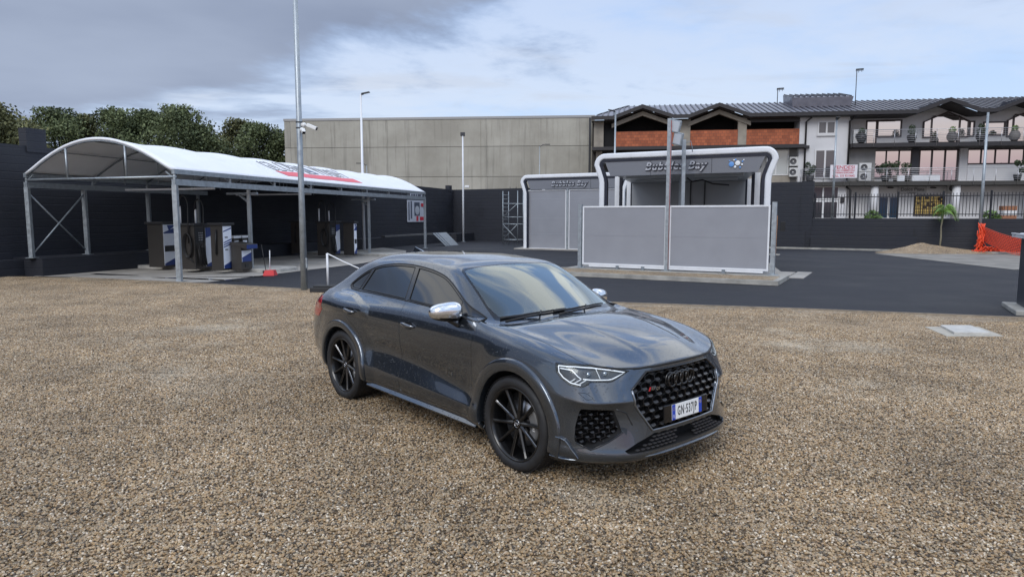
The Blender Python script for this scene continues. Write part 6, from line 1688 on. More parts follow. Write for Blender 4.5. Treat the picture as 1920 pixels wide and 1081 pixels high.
for u, za in ((5.2, 8.7), (19.9, 1.4)): b = MB(); hbox(b, u, u + .02, .002, .012, za, 11.1); hb(b, 'hairline_crack', mat('crack_dark', (.13, .12, .10), .9))
b = MB(); hbox(b, HL - .55, HL - .35, .0, .12, 0, 11.2); hb(b, 'downpipe', LAMPH)
for u in (6.3, 6.9, 8.4, 22.6, 23.2):   # bare reinforcement rods by the lower wall
    b = MB(); b.cyl(hp_(u, .5, 2.5), hp_(u + (.0 if u < 20 else .25), .5, 5.4 if u < 20 else 4.6), .03, 5); hb(b, 'bare_rod', DKBOX)

# ================================================================= LONG BUILDING ON THE RIGHT
B0 = Vector(((1108 - 960) / FPX * 61.0, 61.0, 0)); BAN = R(8.5); FU = Vector((math.cos(BAN), -math.sin(BAN), 0)); FN = Vector((FU.y, -FU.x, 0))  # FN towards the yard
def FZ(px, py, off=0.0):
    """where the ray of a pixel meets the facade plane moved out by off: (u, z)"""
    D = ray(px, py); q = B0 + FN * off; t = (q - CO).dot(FN) / D.dot(FN); P_ = CO + D * t; return ((P_ - B0).dot(FU), P_.z)
def fp(u, o, z): return B0 + FU * u + FN * o + Vector((0, 0, z))
WALLW = mat('white_render', (.60, .60, .61), .8, var=.12, vscale=.5, bump=.1)
WALLG = mat('grey_render', (.25, .25, .25), .85, var=.3, vscale=.6)
FCON = mat('raw_concrete', (.30, .27, .225), .85, var=.3, vscale=.9)
DKMET = mat('dark_brown_metal', (.022, .020, .022), .5)
ROOFM = mat('anthracite_seam_roof', (.20, .20, .235), .40, metal=.3, var=.12, vscale=2)
FRAMEB = mat('brown_window_frame', (.035, .022, .022), .4)
FRAMEW = mat('white_window_frame', (.62, .62, .62), .4)
GLASSR = mat('mirror_glazing', (.66, .63, .64), .03, metal=1.0)
GLASSP = mat('dim_glazing', (.20, .20, .22), .05, metal=.6)
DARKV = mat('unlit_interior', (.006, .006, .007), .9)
INOX = mat('stainless_rail', (.50, .50, .52), .3, metal=.8)
def brick_mat():
    m = bpy.data.materials.new('terracotta_block'); m.use_nodes = True; nt = m.node_tree; L = nt.links.new; b = nt.nodes['Principled BSDF']; b.inputs['Roughness'].default_value = .85
    tc = N(nt, 'ShaderNodeTexCoord'); mp = N(nt, 'ShaderNodeMapping'); mp.inputs[2].default_value = (R(90), 0, 0); L(tc.outputs['Object'], mp.inputs[0])
    br = N(nt, 'ShaderNodeTexBrick', ins={'Color1': (.46, .135, .06, 1), 'Color2': (.30, .085, .04, 1), 'Mortar': (.16, .075, .05, 1), 'Scale': 1.0, 'Mortar Size': .012, 'Brick Width': .30, 'Row Height': .25}); L(mp.outputs[0], br.inputs[0])
    n = N(nt, 'ShaderNodeTexNoise', ins={'Scale': 1.5, 'Detail': 5.0}); L(tc.outputs['Object'], n.inputs['Vector']); r = N(nt, 'ShaderNodeMapRange', ins={3: .7, 4: 1.2}); L(n.outputs[0], r.inputs[0])
    sc = N(nt, 'ShaderNodeVectorMath', operation='SCALE'); L(br.outputs[0], sc.inputs[0]); L(r.outputs[0], sc.inputs[3]); L(sc.outputs[0], b.inputs['Base Color']); return m
BRICK = brick_mat()
bld = thing('apartment_building', 'long three-storey building with dark ribbed roof, unfinished brick bays and white flats', 'building', fp(0, 0, 1.5))
BI = Matrix.Translation(-fp(0, 0, 1.5))
def bb(b, n, m, par=None, **k):
    x = b.build(n, m, par or bld, **k)
    if par is None: x.matrix_parent_inverse = BI
    return x
def fbox(b, u0, u1, o0, o1, z0, z1): b.add([fp(u, o, z) for u in (u0, u1) for o in (o0, o1) for z in (z0, z1)], [(0, 1, 3, 2), (4, 6, 7, 5), (0, 4, 5, 1), (2, 3, 7, 6), (0, 2, 6, 4), (1, 5, 7, 3)])
def fpoly(b, pts, o0, o1):
    n = len(pts); b.add([fp(u, o0, z) for u, z in pts] + [fp(u, o1, z) for u, z in pts], [tuple(range(n)), tuple(range(n, 2 * n))[::-1]] + [(i, (i + 1) % n, n + (i + 1) % n, n + i) for i in range(n)])
def U(px, off=0): return FZ(px, 300, off)[0]
def Z(py, px=1500, off=0): return FZ(px, py, off)[1]
ZS2 = 7.72; ZS1 = 4.62; ZE_ = 10.05; ZG = 1.5
uL, uW, uR0, uEnd = U(1108), U(1497), U(1590), U(1920) + 9.0
# core volumes set back behind the facade
b = MB(); fbox(b, uL, uW, -11, -2.2, ZG, ZE_ - .1); bb(b, 'core', mat('unfinished_interior', (.05, .045, .04), .9))
b = MB(); fbox(b, uW, uR0, -11, 0, ZG, ZE_ + .3); bb(b, 'stair_block', WALLW)
b = MB(); fbox(b, uR0, uEnd, -11, -1.5, ZG, ZE_ + .3); bb(b, 'wall', WALLW)
# unfinished left part: slab, columns, brick, roof beam
b = MB(); fbox(b, uL + .1, uW + .4, -11, .75, ZS2 - .30, ZS2 - .02); bb(b, 'floor_slab', DKMET)
b = MB(); fbox(b, uL + .1, uW, -11, .0, ZS1 - .3, ZS1 - .05); bb(b, 'floor_slab', FCON)
for a, c in ((1113, 1131), (1262, 1293), (1382, 1398)):
    b = MB(); fbox(b, U(a), U(c), -.4, 0, ZS2, ZE_ - .02); bb(b, 'column', FCON)
    b = MB(); fbox(b, U(a) + .2, U(c) - .1, -.5, -.1, ZG, ZS2 - .31); bb(b, 'column', FCON)
for a, c in ((1151, 1262), (1293, 1382), (1398, 1497)):
    b = MB(); fbox(b, U(a), U(c), -.38, -.06, ZS2 - .01, ZS2 + 1.32); bb(b, 'brick_parapet', BRICK)
# first floor of the left part, mostly hidden by the bays
b = MB(); fbox(b, uL + .3, uW, -.5, -.3, ZG, ZS1 - .3); bb(b, 'ground_wall', WALLG)
b = MB(); fbox(b, U(1310), uW, -1.0, -.6, ZS1, ZS2 - .31); bb(b, 'first_floor_wall', WALLG)
def window(u0, u1, z0, z1, o, cols_, glass, frame_, name='window', fw=.09, mull=None, par=None):
    f = MB(); 
    fbox(f, u0, u1, o, o + .06, z0, z0 + fw); fbox(f, u0, u1, o, o + .06, z1 - fw, z1); fbox(f, u0, u0 + fw, o, o + .06, z0 + fw + .001, z1 - fw - .001); fbox(f, u1 - fw, u1, o, o + .06, z0 + fw + .001, z1 - fw - .001)
    for k in (mull if mull is not None else [u0 + (u1 - u0) * i / cols_ for i in range(1, cols_)]): fbox(f, k - fw * .6, k + fw * .6, o + .001, o + .058, z0 + fw + .001, z1 - fw - .001)
    w = bb(f, name, frame_)
    g = MB(); fbox(g, u0 + fw * .5, u1 - fw * .5, o - .02, o + .02, z0 + fw * .5, z1 - fw * .5); x = g.build('pane', glass, w); return w
window(U(1440), U(1482), Z(328, 1460), Z(279, 1460), -.59, 2, mat('pale_glazing', (.45, .50, .50), .1, metal=.3), FRAMEW, mull=[U(1458)])
b = MB(); fbox(b, U(1350), U(1485), -.58, -.45, Z(342, 1460), Z(329, 1460)); bb(b, 'window_sill_wall', FCON)
# roof: main slope with ribs, cross gables over the bays
def ridge(u): return 12.15
OV = .85
def eave_profile():
    """outline of the front eave in (u, z): flat runs broken by gables"""
    k = [(1108, 'e'), (1148, 'e'), (1203, 'g'), (1262, 'e'), (1290, 'e'), (1346, 'g'), (1403, 'e'), (1715, 'e'), (1775, 'g'), (1833, 'e'), (1863, 'e'), (1922, 'g'), (1990, 'e')]
    out = []
    for px, t in k: out.append((U(px, OV), (10.22 if t == 'e' else 11.12)))
    out.append((uEnd + 1, 10.22)); return out
EP = eave_profile()
def roofz(u, t):   # t 0 eave .. 1 ridge
    for (u0, z0), (u1, z1) in zip(EP, EP[1:]):
        if u0 <= u <= u1: ze = z0 + (z1 - z0) * (u - u0) / (u1 - u0); break
    else: ze = 10.22
    zr = 12.10; k = t
    base_ = 10.22 + (zr - 10.22) * t
    return max(base_, ze + .0 * t) if True else base_
b = MB(); us = []; u = EP[0][0]
while u < EP[-1][0]: us.append(u); u += .47
hip = U(1180, -5) 
ts = [0, .12, .24, .36, .48, .60, .8, 1.0]; DEP = 7.0
vs = []
def hipcut(u, t):   # left end is hipped: clamp
    return max(u, EP[0][0] + t * 3.2)
for u in us:
    for t in ts: uu = hipcut(u, t); vs.append(fp(uu, OV - DEP * t, roofz(uu, t) if u > EP[0][0] + .01 else 10.22 + 1.88 * t))
K = len(ts)
b.add(vs, [(i * K + j, (i + 1) * K + j, (i + 1) * K + j + 1, i * K + j + 1) for i in range(len(us) - 1) for j in range(K - 1)])
rf = bb(b, 'roof', ROOFM); so = rf.modifiers.new('t', 'SOLIDIFY'); so.thickness = .02; so.offset = 0
b = MB()
for i, u in enumerate(us):
    if u < EP[0][0] + .3: continue
    pts = [(hipcut(u, t), OV - DEP * t) for t in ts]
    for (ua, oa), (ub, ob), ta, tb in zip(pts, pts[1:], ts, ts[1:]):
        b.bar(fp(ua, oa, roofz(ua, ta) + .04), fp(ub, ob, roofz(ub, tb) + .04), .12, .08)
b.build('roof_ribs', mat('roof_rib', (.045, .045, .055), .4, metal=.2), rf)
# deep dark fascia that follows the eave
b = MB()
for (u0, z0), (u1, z1) in zip(EP, EP[1:]):
    fpoly(b, [(u0, z0 - .26), (u1, z1 - .26), (u1, z1 + .05), (u0, z0 + .05)], OV - .05, OV + .08)
fs_ = bb(b, 'eave_fascia', DKMET)
b = MB()
for (u0, z0), (u1, z1) in zip(EP, EP[1:]):
    b.add([fp(u0, OV - .06, z0 - .30), fp(u1, OV - .06, z1 - .30), fp(u1, -2.25, z1 - .30), fp(u0, -2.25, z0 - .30)], [(0, 1, 2, 3)])
bb(b, 'soffit', mat('soffit_brown', (.06, .055, .055), .7))
# gable walls below the raised eaves (concrete beams on the left, render on the right)
def gable(pa, pg, pc, m, o0, o1, hole=None, nm='gable_wall'):
    ua, ug, uc = U(pa), U(pg), U(pc)
    b = MB(); zb = 9.55
    if hole:
        b.add([fp(ua, o, 9.70) for o in (o0, o1)] + [fp(ug, o, 10.72) for o in (o0, o1)] + [fp(uc, o, 9.70) for o in (o0, o1)] + [fp(ua, o, 9.36) for o in (o0, o1)] + [fp(ug, o, 10.36) for o in (o0, o1)] + [fp(uc, o, 9.36) for o in (o0, o1)], [(0, 2, 8, 6), (2, 4, 10, 8), (1, 7, 9, 3), (3, 9, 11, 5), (6, 8, 9, 7), (8, 10, 11, 9), (0, 1, 3, 2), (2, 3, 5, 4)])
    else: fpoly(b, [(ua, 9.6), (uc, 9.6), (uc, 9.95), (ug, 10.85), (ua, 9.95)], o0, o1)
    bb(b, nm, m)
gable(1146, 1203, 1264, FCON, -.3, .12, True, 'gable_beam'); gable(1288, 1346, 1405, FCON, -.3, .12, True, 'gable_beam')
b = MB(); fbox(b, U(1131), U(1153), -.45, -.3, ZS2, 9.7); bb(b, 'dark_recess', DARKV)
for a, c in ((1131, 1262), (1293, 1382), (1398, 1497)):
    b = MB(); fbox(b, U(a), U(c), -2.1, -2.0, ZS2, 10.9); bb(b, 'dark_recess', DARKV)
for (ua_, ub_, oo, mm) in ((uR0, uEnd, -1.62, WALLW), (uL + .3, uW, -2.3, DARKV)):
    b = MB(); EPc = [(max(ua_, min(ub_, u)), z) for u, z in EP]
    for (u0, z0), (u1, z1) in zip(EPc, EPc[1:]):
        if u1 - u0 > .01: fpoly(b, [(u0, 9.0), (u1, 9.0), (u1, z1 - .12), (u0, z0 - .12)], oo, oo - .1)
    bb(b, 'gable_wall', mm)
b = MB(); fbox(b, U(1403), uW, -.38, -.02, 9.62, 9.9); bb(b, 'ring_beam', DKMET)
# raised roof box and aerials
ub0, ub1 = U(1475, -4), U(1580, -4)
b = MB(); b.add([fp(ub0, -2.6, 11.1), fp(ub1, -2.6, 11.1), fp(ub1, -6, 11.6), fp(ub0, -6, 11.6), fp(ub0 - .15, -2.4, 11.95), fp(ub1 + .15, -2.4, 11.95), fp(ub1 + .1, -6, 12.75), fp(ub0 - .1, -6, 12.75)], [(0, 1, 5, 4), (1, 2, 6, 5), (3, 0, 4, 7), (4, 5, 6, 7), (2, 3, 7, 6)]); rb = bb(b, 'roof_box', ROOFM)
b = MB(); u = ub0
while u < ub1: b.bar(fp(u, -2.4, 12.0), fp(u, -6, 12.8), .06, .08); u += .47
b.build('roof_ribs', mat('roof_rib', (.045, .045, .055), .4, metal=.2), rb)
for px, o_, z0, z1, lab in ((1453, -5, 12.0, 13.2, 'short television aerial on the ribbed roof'), (1598, -3.0, 11.4, 14.3, 'tall television aerial on the ribbed roof')):
    uu = U(px, o_); p = fp(uu, o_, z0 - .4); o = thing('aerial', lab, 'aerial', p, -BAN); hh = z1 - z0 + .4
    b = MB(); b.cyl((0, 0, 0), (0, 0, hh), .035, 6); b.build('mast', LAMPH, o)
    b = MB(); b.bar((-.1, 0, hh - .15), (.55, 0, hh - .10), .04, .04); b.bar((.15, 0, hh - .3), (.15, 0, hh + .05), .03, .03); b.bar((.4, 0, hh - .25), (.4, 0, hh + .05), .03, .03); b.bar((-.1, -.1, hh - .05), (.5, -.1, hh - .02), .12, .10); b.build('antenna', LAMPH, o)
# white stair block
window(U(1530), U(1564), Z(252, 1545), Z(227, 1545), .01, 2, mat('dark_glazing', (.13, .13, .14), .08, metal=.4), FRAMEW, fw=.11)  # dark grey, partly mirroring panes
window(U(1527), U(1566), Z(335, 1545), Z(280, 1545), .01, 2, mat('dark_glazing', (.13, .13, .14), .08, metal=.4), FRAMEW, fw=.11)
b = MB(); fbox(b, U(1529), U(1566), .0, .14, Z(255, 1545), Z(252.5, 1545)); bb(b, 'window_sill', FRAMEW)
for px in (1508, 1589):
    b = MB(); b.tube([fp(U(px) + .3, .55, 9.85), fp(U(px), .14, 9.55), fp(U(px), .12, ZS1 + .1)], .075, 8); bb(b, 'downpipe', DKMET)
b = MB(); fbox(b, uW - .6, U(1515), .01, .30, ZS2 - .35, ZS2 - .10); bb(b, 'slab_edge', DKMET)
# right flats: top floor
OT = -1.5
b = MB(); fbox(b, uR0 + .02, uEnd, OT, .65, ZS2 - .34, ZS2 - .02); bb(b, 'balcony_slab', DKMET)
gls = GLASSR
window(U(1620, OT), U(1641, OT), ZS2, Z(226, 1630, OT), OT + .02, 1, gls, FRAMEB, fw=.11, name='balcony_door')
window(U(1640, OT) + .02, U(1687, OT), Z(258, 1660, OT), Z(225, 1660, OT), OT + .02, 1, gls, FRAMEB, fw=.12)
def gwin(px0, pxg, px1, px2=None):
    u0, ug, u1 = U(px0, OT), U(pxg, OT), U(px1, OT); zlow = Z(257, 1780, OT); zsh = Z(228, 1780, OT); zp = Z(213, 1780, OT)
    o = OT + .02
    out = [(u0, zlow), (ug - 1.15, zlow), (ug - 1.15, ZS2), (ug + 1.0, ZS2), (ug + 1.0, zlow), (u1, zlow), (u1, zsh), (ug, zp + .12), (u0, zsh)]
    g = MB(); fpoly(g, out, o, o + .03); gg = bb(g, 'gable_window', gls)
    f = MB(); fw = .11
    for a, c in zip(out, out[1:] + out[:1]): f.bar(fp(a[0], o + .06, a[1]), fp(c[0], o + .06, c[1]), .10, .16, up=tuple(FN))
    for um, zt in ((ug - 1.15, zp - .28), (ug + 1.0, zp - .24)): f.bar(fp(um, o + .05, ZS2), fp(um, o + .05, zt), .09, .15, up=tuple(FN))
    f.bar(fp(ug - 1.1, o + .05, Z(226, 1780, OT) + .35), fp(ug + .95, o + .05, Z(226, 1780, OT) + .35), .08, .10, up=tuple(FN))
    f.build('frame', FRAMEB, gg)
    if px2: window(u1 + .05, U(px2, OT), zlow, zsh + .02, o, 1, gls, FRAMEB, fw=.12)
gwin(1727, 1770, 1811, 1823); window(U(1838, OT), U(1880, OT), Z(255, 1860, OT), Z(228, 1860, OT), OT + .02, 1, gls, FRAMEB, fw=.12)
gwin(1883, 1923, 1965)
# right flats: middle floor
OM = -1.5
b = MB(); fbox(b, uR0 + .02, uEnd, OM, .70, ZS1 - .34, ZS1 - .02); bb(b, 'balcony_slab', mat('slab_grey_brown', (.05, .048, .045), .8))
b = MB(); fbox(b, U(1500), uR0, .01, .70, ZS1 - .34, ZS1 - .02); bb(b, 'balcony_slab', mat('slab_grey_brown', (.05, .048, .045), .8))
b = MB(); fbox(b, uR0 + .1, U(1634, OM), OM + .0, OM + .9, ZS1, ZS2 - .35); bb(b, 'side_wall', WALLG)
window(U(1637, OM), U(1709, OM), ZS1 + .35, ZS2 - .42, OM + .02, 3, gls, FRAMEB, fw=.09)
b = MB(); fbox(b, U(1709, OM), U(1722, OM), OM + .01, OM + .10, ZS1, ZS2 - .36); bb(b, 'dark_panel', mat('slate_panel', (.03, .035, .045), .35))
window(U(1722, OM), U(1796, OM), ZS1 + .02, ZS2 - .38, OM + .02, 3, gls, FRAMEB, fw=.12)
b = MB(); fbox(b, U(1797, OM), U(1812, OM), OM + .01, OM + .22, ZS1, ZS2 - .36); bb(b, 'white_pier', WALLW)
window(U(1812, OM), uEnd - 4, Z(308, 1860, OM), ZS2 - .38, OM + .02, 8, gls, FRAMEB, fw=.10)
b = MB(); fbox(b, U(1812, OM), uEnd - 4, OM + .01, OM + .3, ZS1, Z(309, 1860, OM)); bb(b, 'parapet', mat('white_louvre', (.62, .62, .63), .6))
# ground floor
b = MB(); fbox(b, uR0 + .3, uEnd, -1.49, -1.2, ZG, ZS1 - .35); bb(b, 'shop_wall', WALLW)
for px in (1643, 1797, 1935):
    b = MB(); b.cyl(fp(U(px, .2), .2, ZG), fp(U(px, .2), .2, ZS1 - .35), .30, 24); bb(b, 'round_column', WALLW)
window(U(1649, -1.2), U(1692, -1.2), ZG, Z(367, 1670, -1.2), -1.18, 2, mat('blue_door_glass', (.03, .06, .10), .08, metal=.3), FRAMEW, name='shop_door', fw=.13)
sh_ = window(U(1719, -1.2), U(1776, -1.2), Z(404, 1750, -1.2), Z(366, 1750, -1.2), -1.18, 1, mat('lit_shop_window', (.4, .3, .1), .3, emit=((1.0, .72, .25), .13)), DKMET, name='shop_window', fw=.10)
b = MB(); rnd = random.Random(2); us_ = U(1720, -1.2); ue_ = U(1775, -1.2)
for k in range(16): u = us_ + (ue_ - us_) * k / 15; fbox(b, u - .02, u + .02, -1.11, -1.08, Z(404, 1750, -1.2), Z(367, 1750, -1.2))
for k in range(7): z = Z(404, 1750, -1.2) + .28 * k; fbox(b, us_, ue_, -1.109, -1.085, z, z + .035)
for k in range(14): u = rnd.uniform(us_ + .2, ue_ - .2); z = rnd.uniform(2.3, 3.3); fbox(b, u - .12, u + .12, -1.14, -1.115, z, z + rnd.uniform(.1, .3))
b.build('security_grille', mat('grille_bronze', (.05, .03, .015), .5), sh_)
window(U(1518), U(1576), ZG, Z(376, 1545), .012, 2, mat('entrance_glass', (.07, .07, .08), .08, metal=.4), FRAMEW, name='entrance_door', fw=.12)
window(U(1516), U(1576), Z(374, 1545), Z(349, 1545), .014, 2, mat('entrance_glass', (.07, .07, .08), .08, metal=.4), FRAMEW, fw=.10)
b = MB(); b.tube([fp(uR0 - .1, .15, ZS1 - .4), fp(uR0 + .25, .2, ZS1 - .7), fp(uR0 + .3, .2, ZG)], .08, 8); bb(b, 'downpipe', DKMET)
b = MB(); fbox(b, U(1579), U(1586), .02, .12, Z(380, 1580), Z(370, 1580)); bb(b, 'letter_box', DKMET)
for px in (1672, 1752): b = MB(); fbox(b, U(px, -1.2) - .2, U(px, -1.2) + .2, -1.19, -1.0, Z(352, px, -1.2) - .05, Z(352, px, -1.2) + .05); bb(b, 'wall_light', DKMET)
# shop sign
us0, zs0 = FZ(1711, 356.5, -1.1); SM = frame(fp(us0, -1.10, zs0), FU, (0, 0, 1)); so_ = thing('shop_sign', 'grey name board on the white shop wall under the balcony', 'sign', fp(us0, -1.10, zs0))
SI = Matrix.Translation(-fp(us0, -1.10, zs0))
b = MB(); b.box(-1.1, 1.1, -.32, .32, -.05, 0, SM); x = b.build('board', mat('sign_grey', (.40, .40, .41), .6), so_); x.matrix_parent_inverse = SI
x = text('sign_letters', 'Dolce Piana', DKL, so_, SM @ Matrix.Translation((0, .06, .012)), .42, .008, sx=.92); x.matrix_parent_inverse = SI
b = MB(); b.box(-.45, .45, -.20, -.17, .005, .012, SM); b.box(-.25, .25, -.26, -.235, .005, .012, SM); x = b.build('sign_rule', DKL, so_); x.matrix_parent_inverse = SI
# railings
def railing(name, pts, z, label, nbar, h=1.02, step=1.6):
    """stainless balcony railing along the slab edge"""
    o = thing(name, label, 'railing', fp(pts[0][0], pts[0][1], z)); inv = Matrix.Translation(-fp(pts[0][0], pts[0][1], z))
    for (u0, o0), (u1, o1) in zip(pts, pts[1:]):
        b = MB()
        for k in range(nbar + 1): b.cyl(fp(u0, o0, z + .12 + (h - .12) * k / nbar), fp(u1, o1, z + .12 + (h - .12) * k / nbar), .028 if k == nbar else .013, 6)
        x = b.build('rail_bars', INOX, o); x.matrix_parent_inverse = inv
        L_ = math.hypot(u1 - u0, o1 - o0); n = max(1, round(L_ / step))
        for k in range(n + 1):
            t = k / n; u = u0 + (u1 - u0) * t; oo = o0 + (o1 - o0) * t
            b = MB(); b.cyl(fp(u, oo, z - .30), fp(u, oo, z + h), .022, 6); x = b.build('rail_post', INOX, o); x.matrix_parent_inverse = inv
railing('balcony_railing', [(uR0 + .1, -1.0), (uR0 + .1, .66), (uEnd, .66)], ZS2, 'stainless railing along the top floor balcony', 6)
railing('balcony_railing', [(U(1502), .1), (U(1502), .78), (uEnd, .78)], ZS1, 'stainless railing along the middle floor balcony', 6)
# air conditioners
ACW = mat('ac_white', (.55, .55, .54), .5)
def ac(u, o_, z, label, w=.85, h=.62):
    p = fp(u, o_, z); o = thing('air_conditioner', label, 'air conditioner', p, -BAN, 'outdoor air conditioner units')
    b = MB(); b.box(-w / 2, w / 2, -.18, .18, 0, h); b.build('casing', ACW, o, bevel=.02)
    Mx = Matrix.Translation((-.10, -.185, h / 2)) @ Matrix.Rotation(R(90), 4, 'X')
    b = MB(); b.lathe([(.0001, 0), (.24, 0), (.26, .01), (.27, 0)], Mx, 20); b.build('fan_grille', mat('ac_grille', (.06, .06, .065), .5), o)
    b = MB(); b.lathe([(.0001, .015), (.05, .012), (.06, .0)], Mx, 10); b.build('fan_hub', ACW, o)
ac(U(1608), .1, ZS2 + .02, 'air conditioner with large fan at the left end of the top balcony', 1.0, 1.1)
ac(U(1622), .0, ZS1 + .05, 'lower air conditioner of the pair right of the for-sale banner', .95, .72); ac(U(1622), .0, ZS1 + .80, 'upper air conditioner of the pair right of the for-sale banner', .95, .72)
ac(U(1490), -.2, Z(331, 1490), 'lower air conditioner under the left roof slab', .72, .75); ac(U(1490), -.2, Z(311, 1490), 'upper air conditioner under the left roof slab', .72, .75)
ac(U(1800), -.9, Z(360, 1800, -.9), 'air conditioner behind the white column above the shop window', .8, .6)
# potted plants
POT = mat('dark_pot', (.03, .03, .032), .6); POTG = mat('grey_pot', (.16, .15, .14), .7); LEAFD = mat('dark_leaf', (.035, .06, .022), .6, var=.4); LEAFL = mat('fresh_leaf', (.12, .20, .05), .6, var=.3)
def leafball(b, c, r, n, rnd, s=.09):
    for k in range(n):
        d = Vector((rnd.gauss(0, 1), rnd.gauss(0, 1), rnd.gauss(0, 1))).normalized() * r * rnd.uniform(.75, 1.05); t = Vector((rnd.gauss(0, 1), rnd.gauss(0, 1), rnd.gauss(0, 1))).normalized() * s; q = t.cross(d).normalized() * s * .6
        p = Vector(c) + d; b.add([p - t, p + q, p + t, p - q], [(0, 1, 2, 3)])
def pot(px, o_, z, label, kind, seed=1):
    p = fp(U(px, o_), o_, z); o = thing('potted_plant', label, 'potted plant', p, 0, 'potted plants on the balconies'); rnd = random.Random(seed); b = MB()
    if kind == 'urn':
        b.lathe([(.0001, 0), (.18, 0), (.36, .25), (.40, .50), (.28, .78), (.22, .82), (.0001, .80)], Matrix.Identity(4), 18); b.build('pot', POT if seed % 2 else POTG, o)
        b = MB(); leafball(b, (0, 0, .98), .26, 90, rnd); b.build('plant', LEAFD if seed % 3 else LEAFL, o)
    elif kind == 'topiary':
        b.lathe([(.0001, 0), (.20, 0), (.34, .30), (.38, .50), (.30, .62), (.0001, .60)], Matrix.Identity(4), 18); b.build('pot', POT, o)
        b = MB(); b.cyl((0, 0, .6), (0, 0, 1.1), .03, 6); leafball(b, (0, 0, .86), .33, 160, rnd, .07); leafball(b, (0, 0, 1.22), .24, 120, rnd, .06); b.build('plant', LEAFD, o)
    else:
        b.lathe([(.0001, 0), (.26, 0), (.38, .5), (.0001, .48)], Matrix.Identity(4), 4); b.build('pot', POT if kind == 'box' else POTG, o)
        b = MB()
        for k in range(3): b.tube([(0, 0, .4), (rnd.uniform(-.2, .2), 0, .9), (rnd.uniform(-.3, .3), 0, 1.3)], .02, 4)
        for k in range(5): leafball(b, (rnd.uniform(-.45, .45), rnd.uniform(-.2, .2), rnd.uniform(.7, 1.5)), .22, 45, rnd, .09)
        b.build('plant', LEAFD, o)
pot(1613, .3, ZS2, 'dark round urn beside the top balcony air conditioner', 'urn', 1)
pot(1707, .2, ZS2, 'dark two-ball topiary between the top floor windows', 'topiary', 2)
pot(1782, .2, ZS2, 'dark urn with small plant before the gable window', 'urn', 3)
pot(1836, .2, ZS2, 'dark two-ball topiary beside the lamp pole on the top balcony', 'topiary', 4)
pot(1899, .2, ZS2, 'grey urn with bright green plant at the right of the top balcony', 'urn', 6)
pot(1662, .2, ZS1, 'tall leafy shrub in a dark box, left of the middle balcony plants', 'box', 11)
pot(1683, .2, ZS1, 'tall leafy shrub in a grey box, second of the middle balcony plants', 'grey', 12)
pot(1702, .2, ZS1, 'tall leafy shrub in a dark box, right of the middle balcony plants', 'box', 13)
pot(1910, .2, ZS1, 'wide dark tapered pot on the right of the middle balcony', 'box', 15)
pot(1520, .3, ZS1, 'small dark plant at the left end of the middle balcony', 'box', 16)
for px, wd, lab in ((1737, 2.1, 'long white planter box on the middle balcony'), (1690, .55, 'small white planter box among the balcony shrubs')):
    p = fp(U(px, .35), .35, ZS1); o = thing('planter_box', lab, 'planter', p, -BAN); b = MB(); b.box(-wd / 2, wd / 2, -.18, .18, 0, .48); b.build('box', WHT, o, bevel=.015); b = MB(); b.box(-wd / 2 + .03, wd / 2 - .03, -.15, .15, .481, .50); b.build('earth', SOIL, o)
# for-sale banner on the railing / lamp post
zb0 = Z(321, 1583, .95); BMx = frame(fp(U(1583, .95), .95, zb0), FU, (0, 0, 1)); po_ = fp(U(1583, .95), .95, zb0)
o = thing('sale_banner', 'white for-sale banner with red lettering tied to the balcony railing', 'banner', po_); BIv = Matrix.Translation(-po_)
b = MB(); b.box(-1.05, 1.05, -.55, .52, -.01, .01, BMx); x = b.build('sheet', mat('banner_white', (.66, .64, .68), .6), o); x.matrix_parent_inverse = BIv
for s_, yy, sz, sx_ in (('VENDESI', .30, .38, 1.15), ('LOCALI COMMERCIALI', .06, .18, .92), ('E TERRENI EDIFICABILI', -.13, .18, .85), ('CELL. 333 9210642', -.38, .24, .90)):
    x = text('banner_letters', s_, mat('banner_red', (.45, .02, .05), .5), o, BMx @ Matrix.Translation((0, yy, .014)), sz, .003, sx=sx_, bold=.004); x.matrix_parent_inverse = BIv
# stacked crates and shrubs by the right fence
p = fp(U(1897, 3), 3, 1.5); o = thing('crate_stack', 'stack of brown and white boxes behind the fence at right', 'boxes', p, -BAN)
for k, (z, w_) in enumerate(((0, .5), (.36, .48), (.72, .5))):
    b = MB(); b.box(-w_, w_, -.3, .3, z + .012, z + .35); b.build('box', mat('carton_brown', (.28, .13, .07), .8) if k % 2 == 0 else FRAMEW, o, bevel=.01)
for px, lab in ((1634, 'small green shrub behind the fence below the shop doors'), (1856, 'small green shrub behind the fence near the orange net')):
    p = AT(px, 408, 36.5 if px > 1800 else 38.5); p.z = 1.45; o = thing('shrub', lab, 'shrub', p); b = MB(); rnd = random.Random(px); leafball(b, (0, 0, .35), .35, 160, rnd, .10); leafball(b, (.3, 0, .25), .25, 90, rnd, .10); b.build('foliage', LEAFL, o)
    b = MB(); b.cyl((0, 0, 0), (0, 0, .4), .02, 5); b.build('stem', POTG, o)
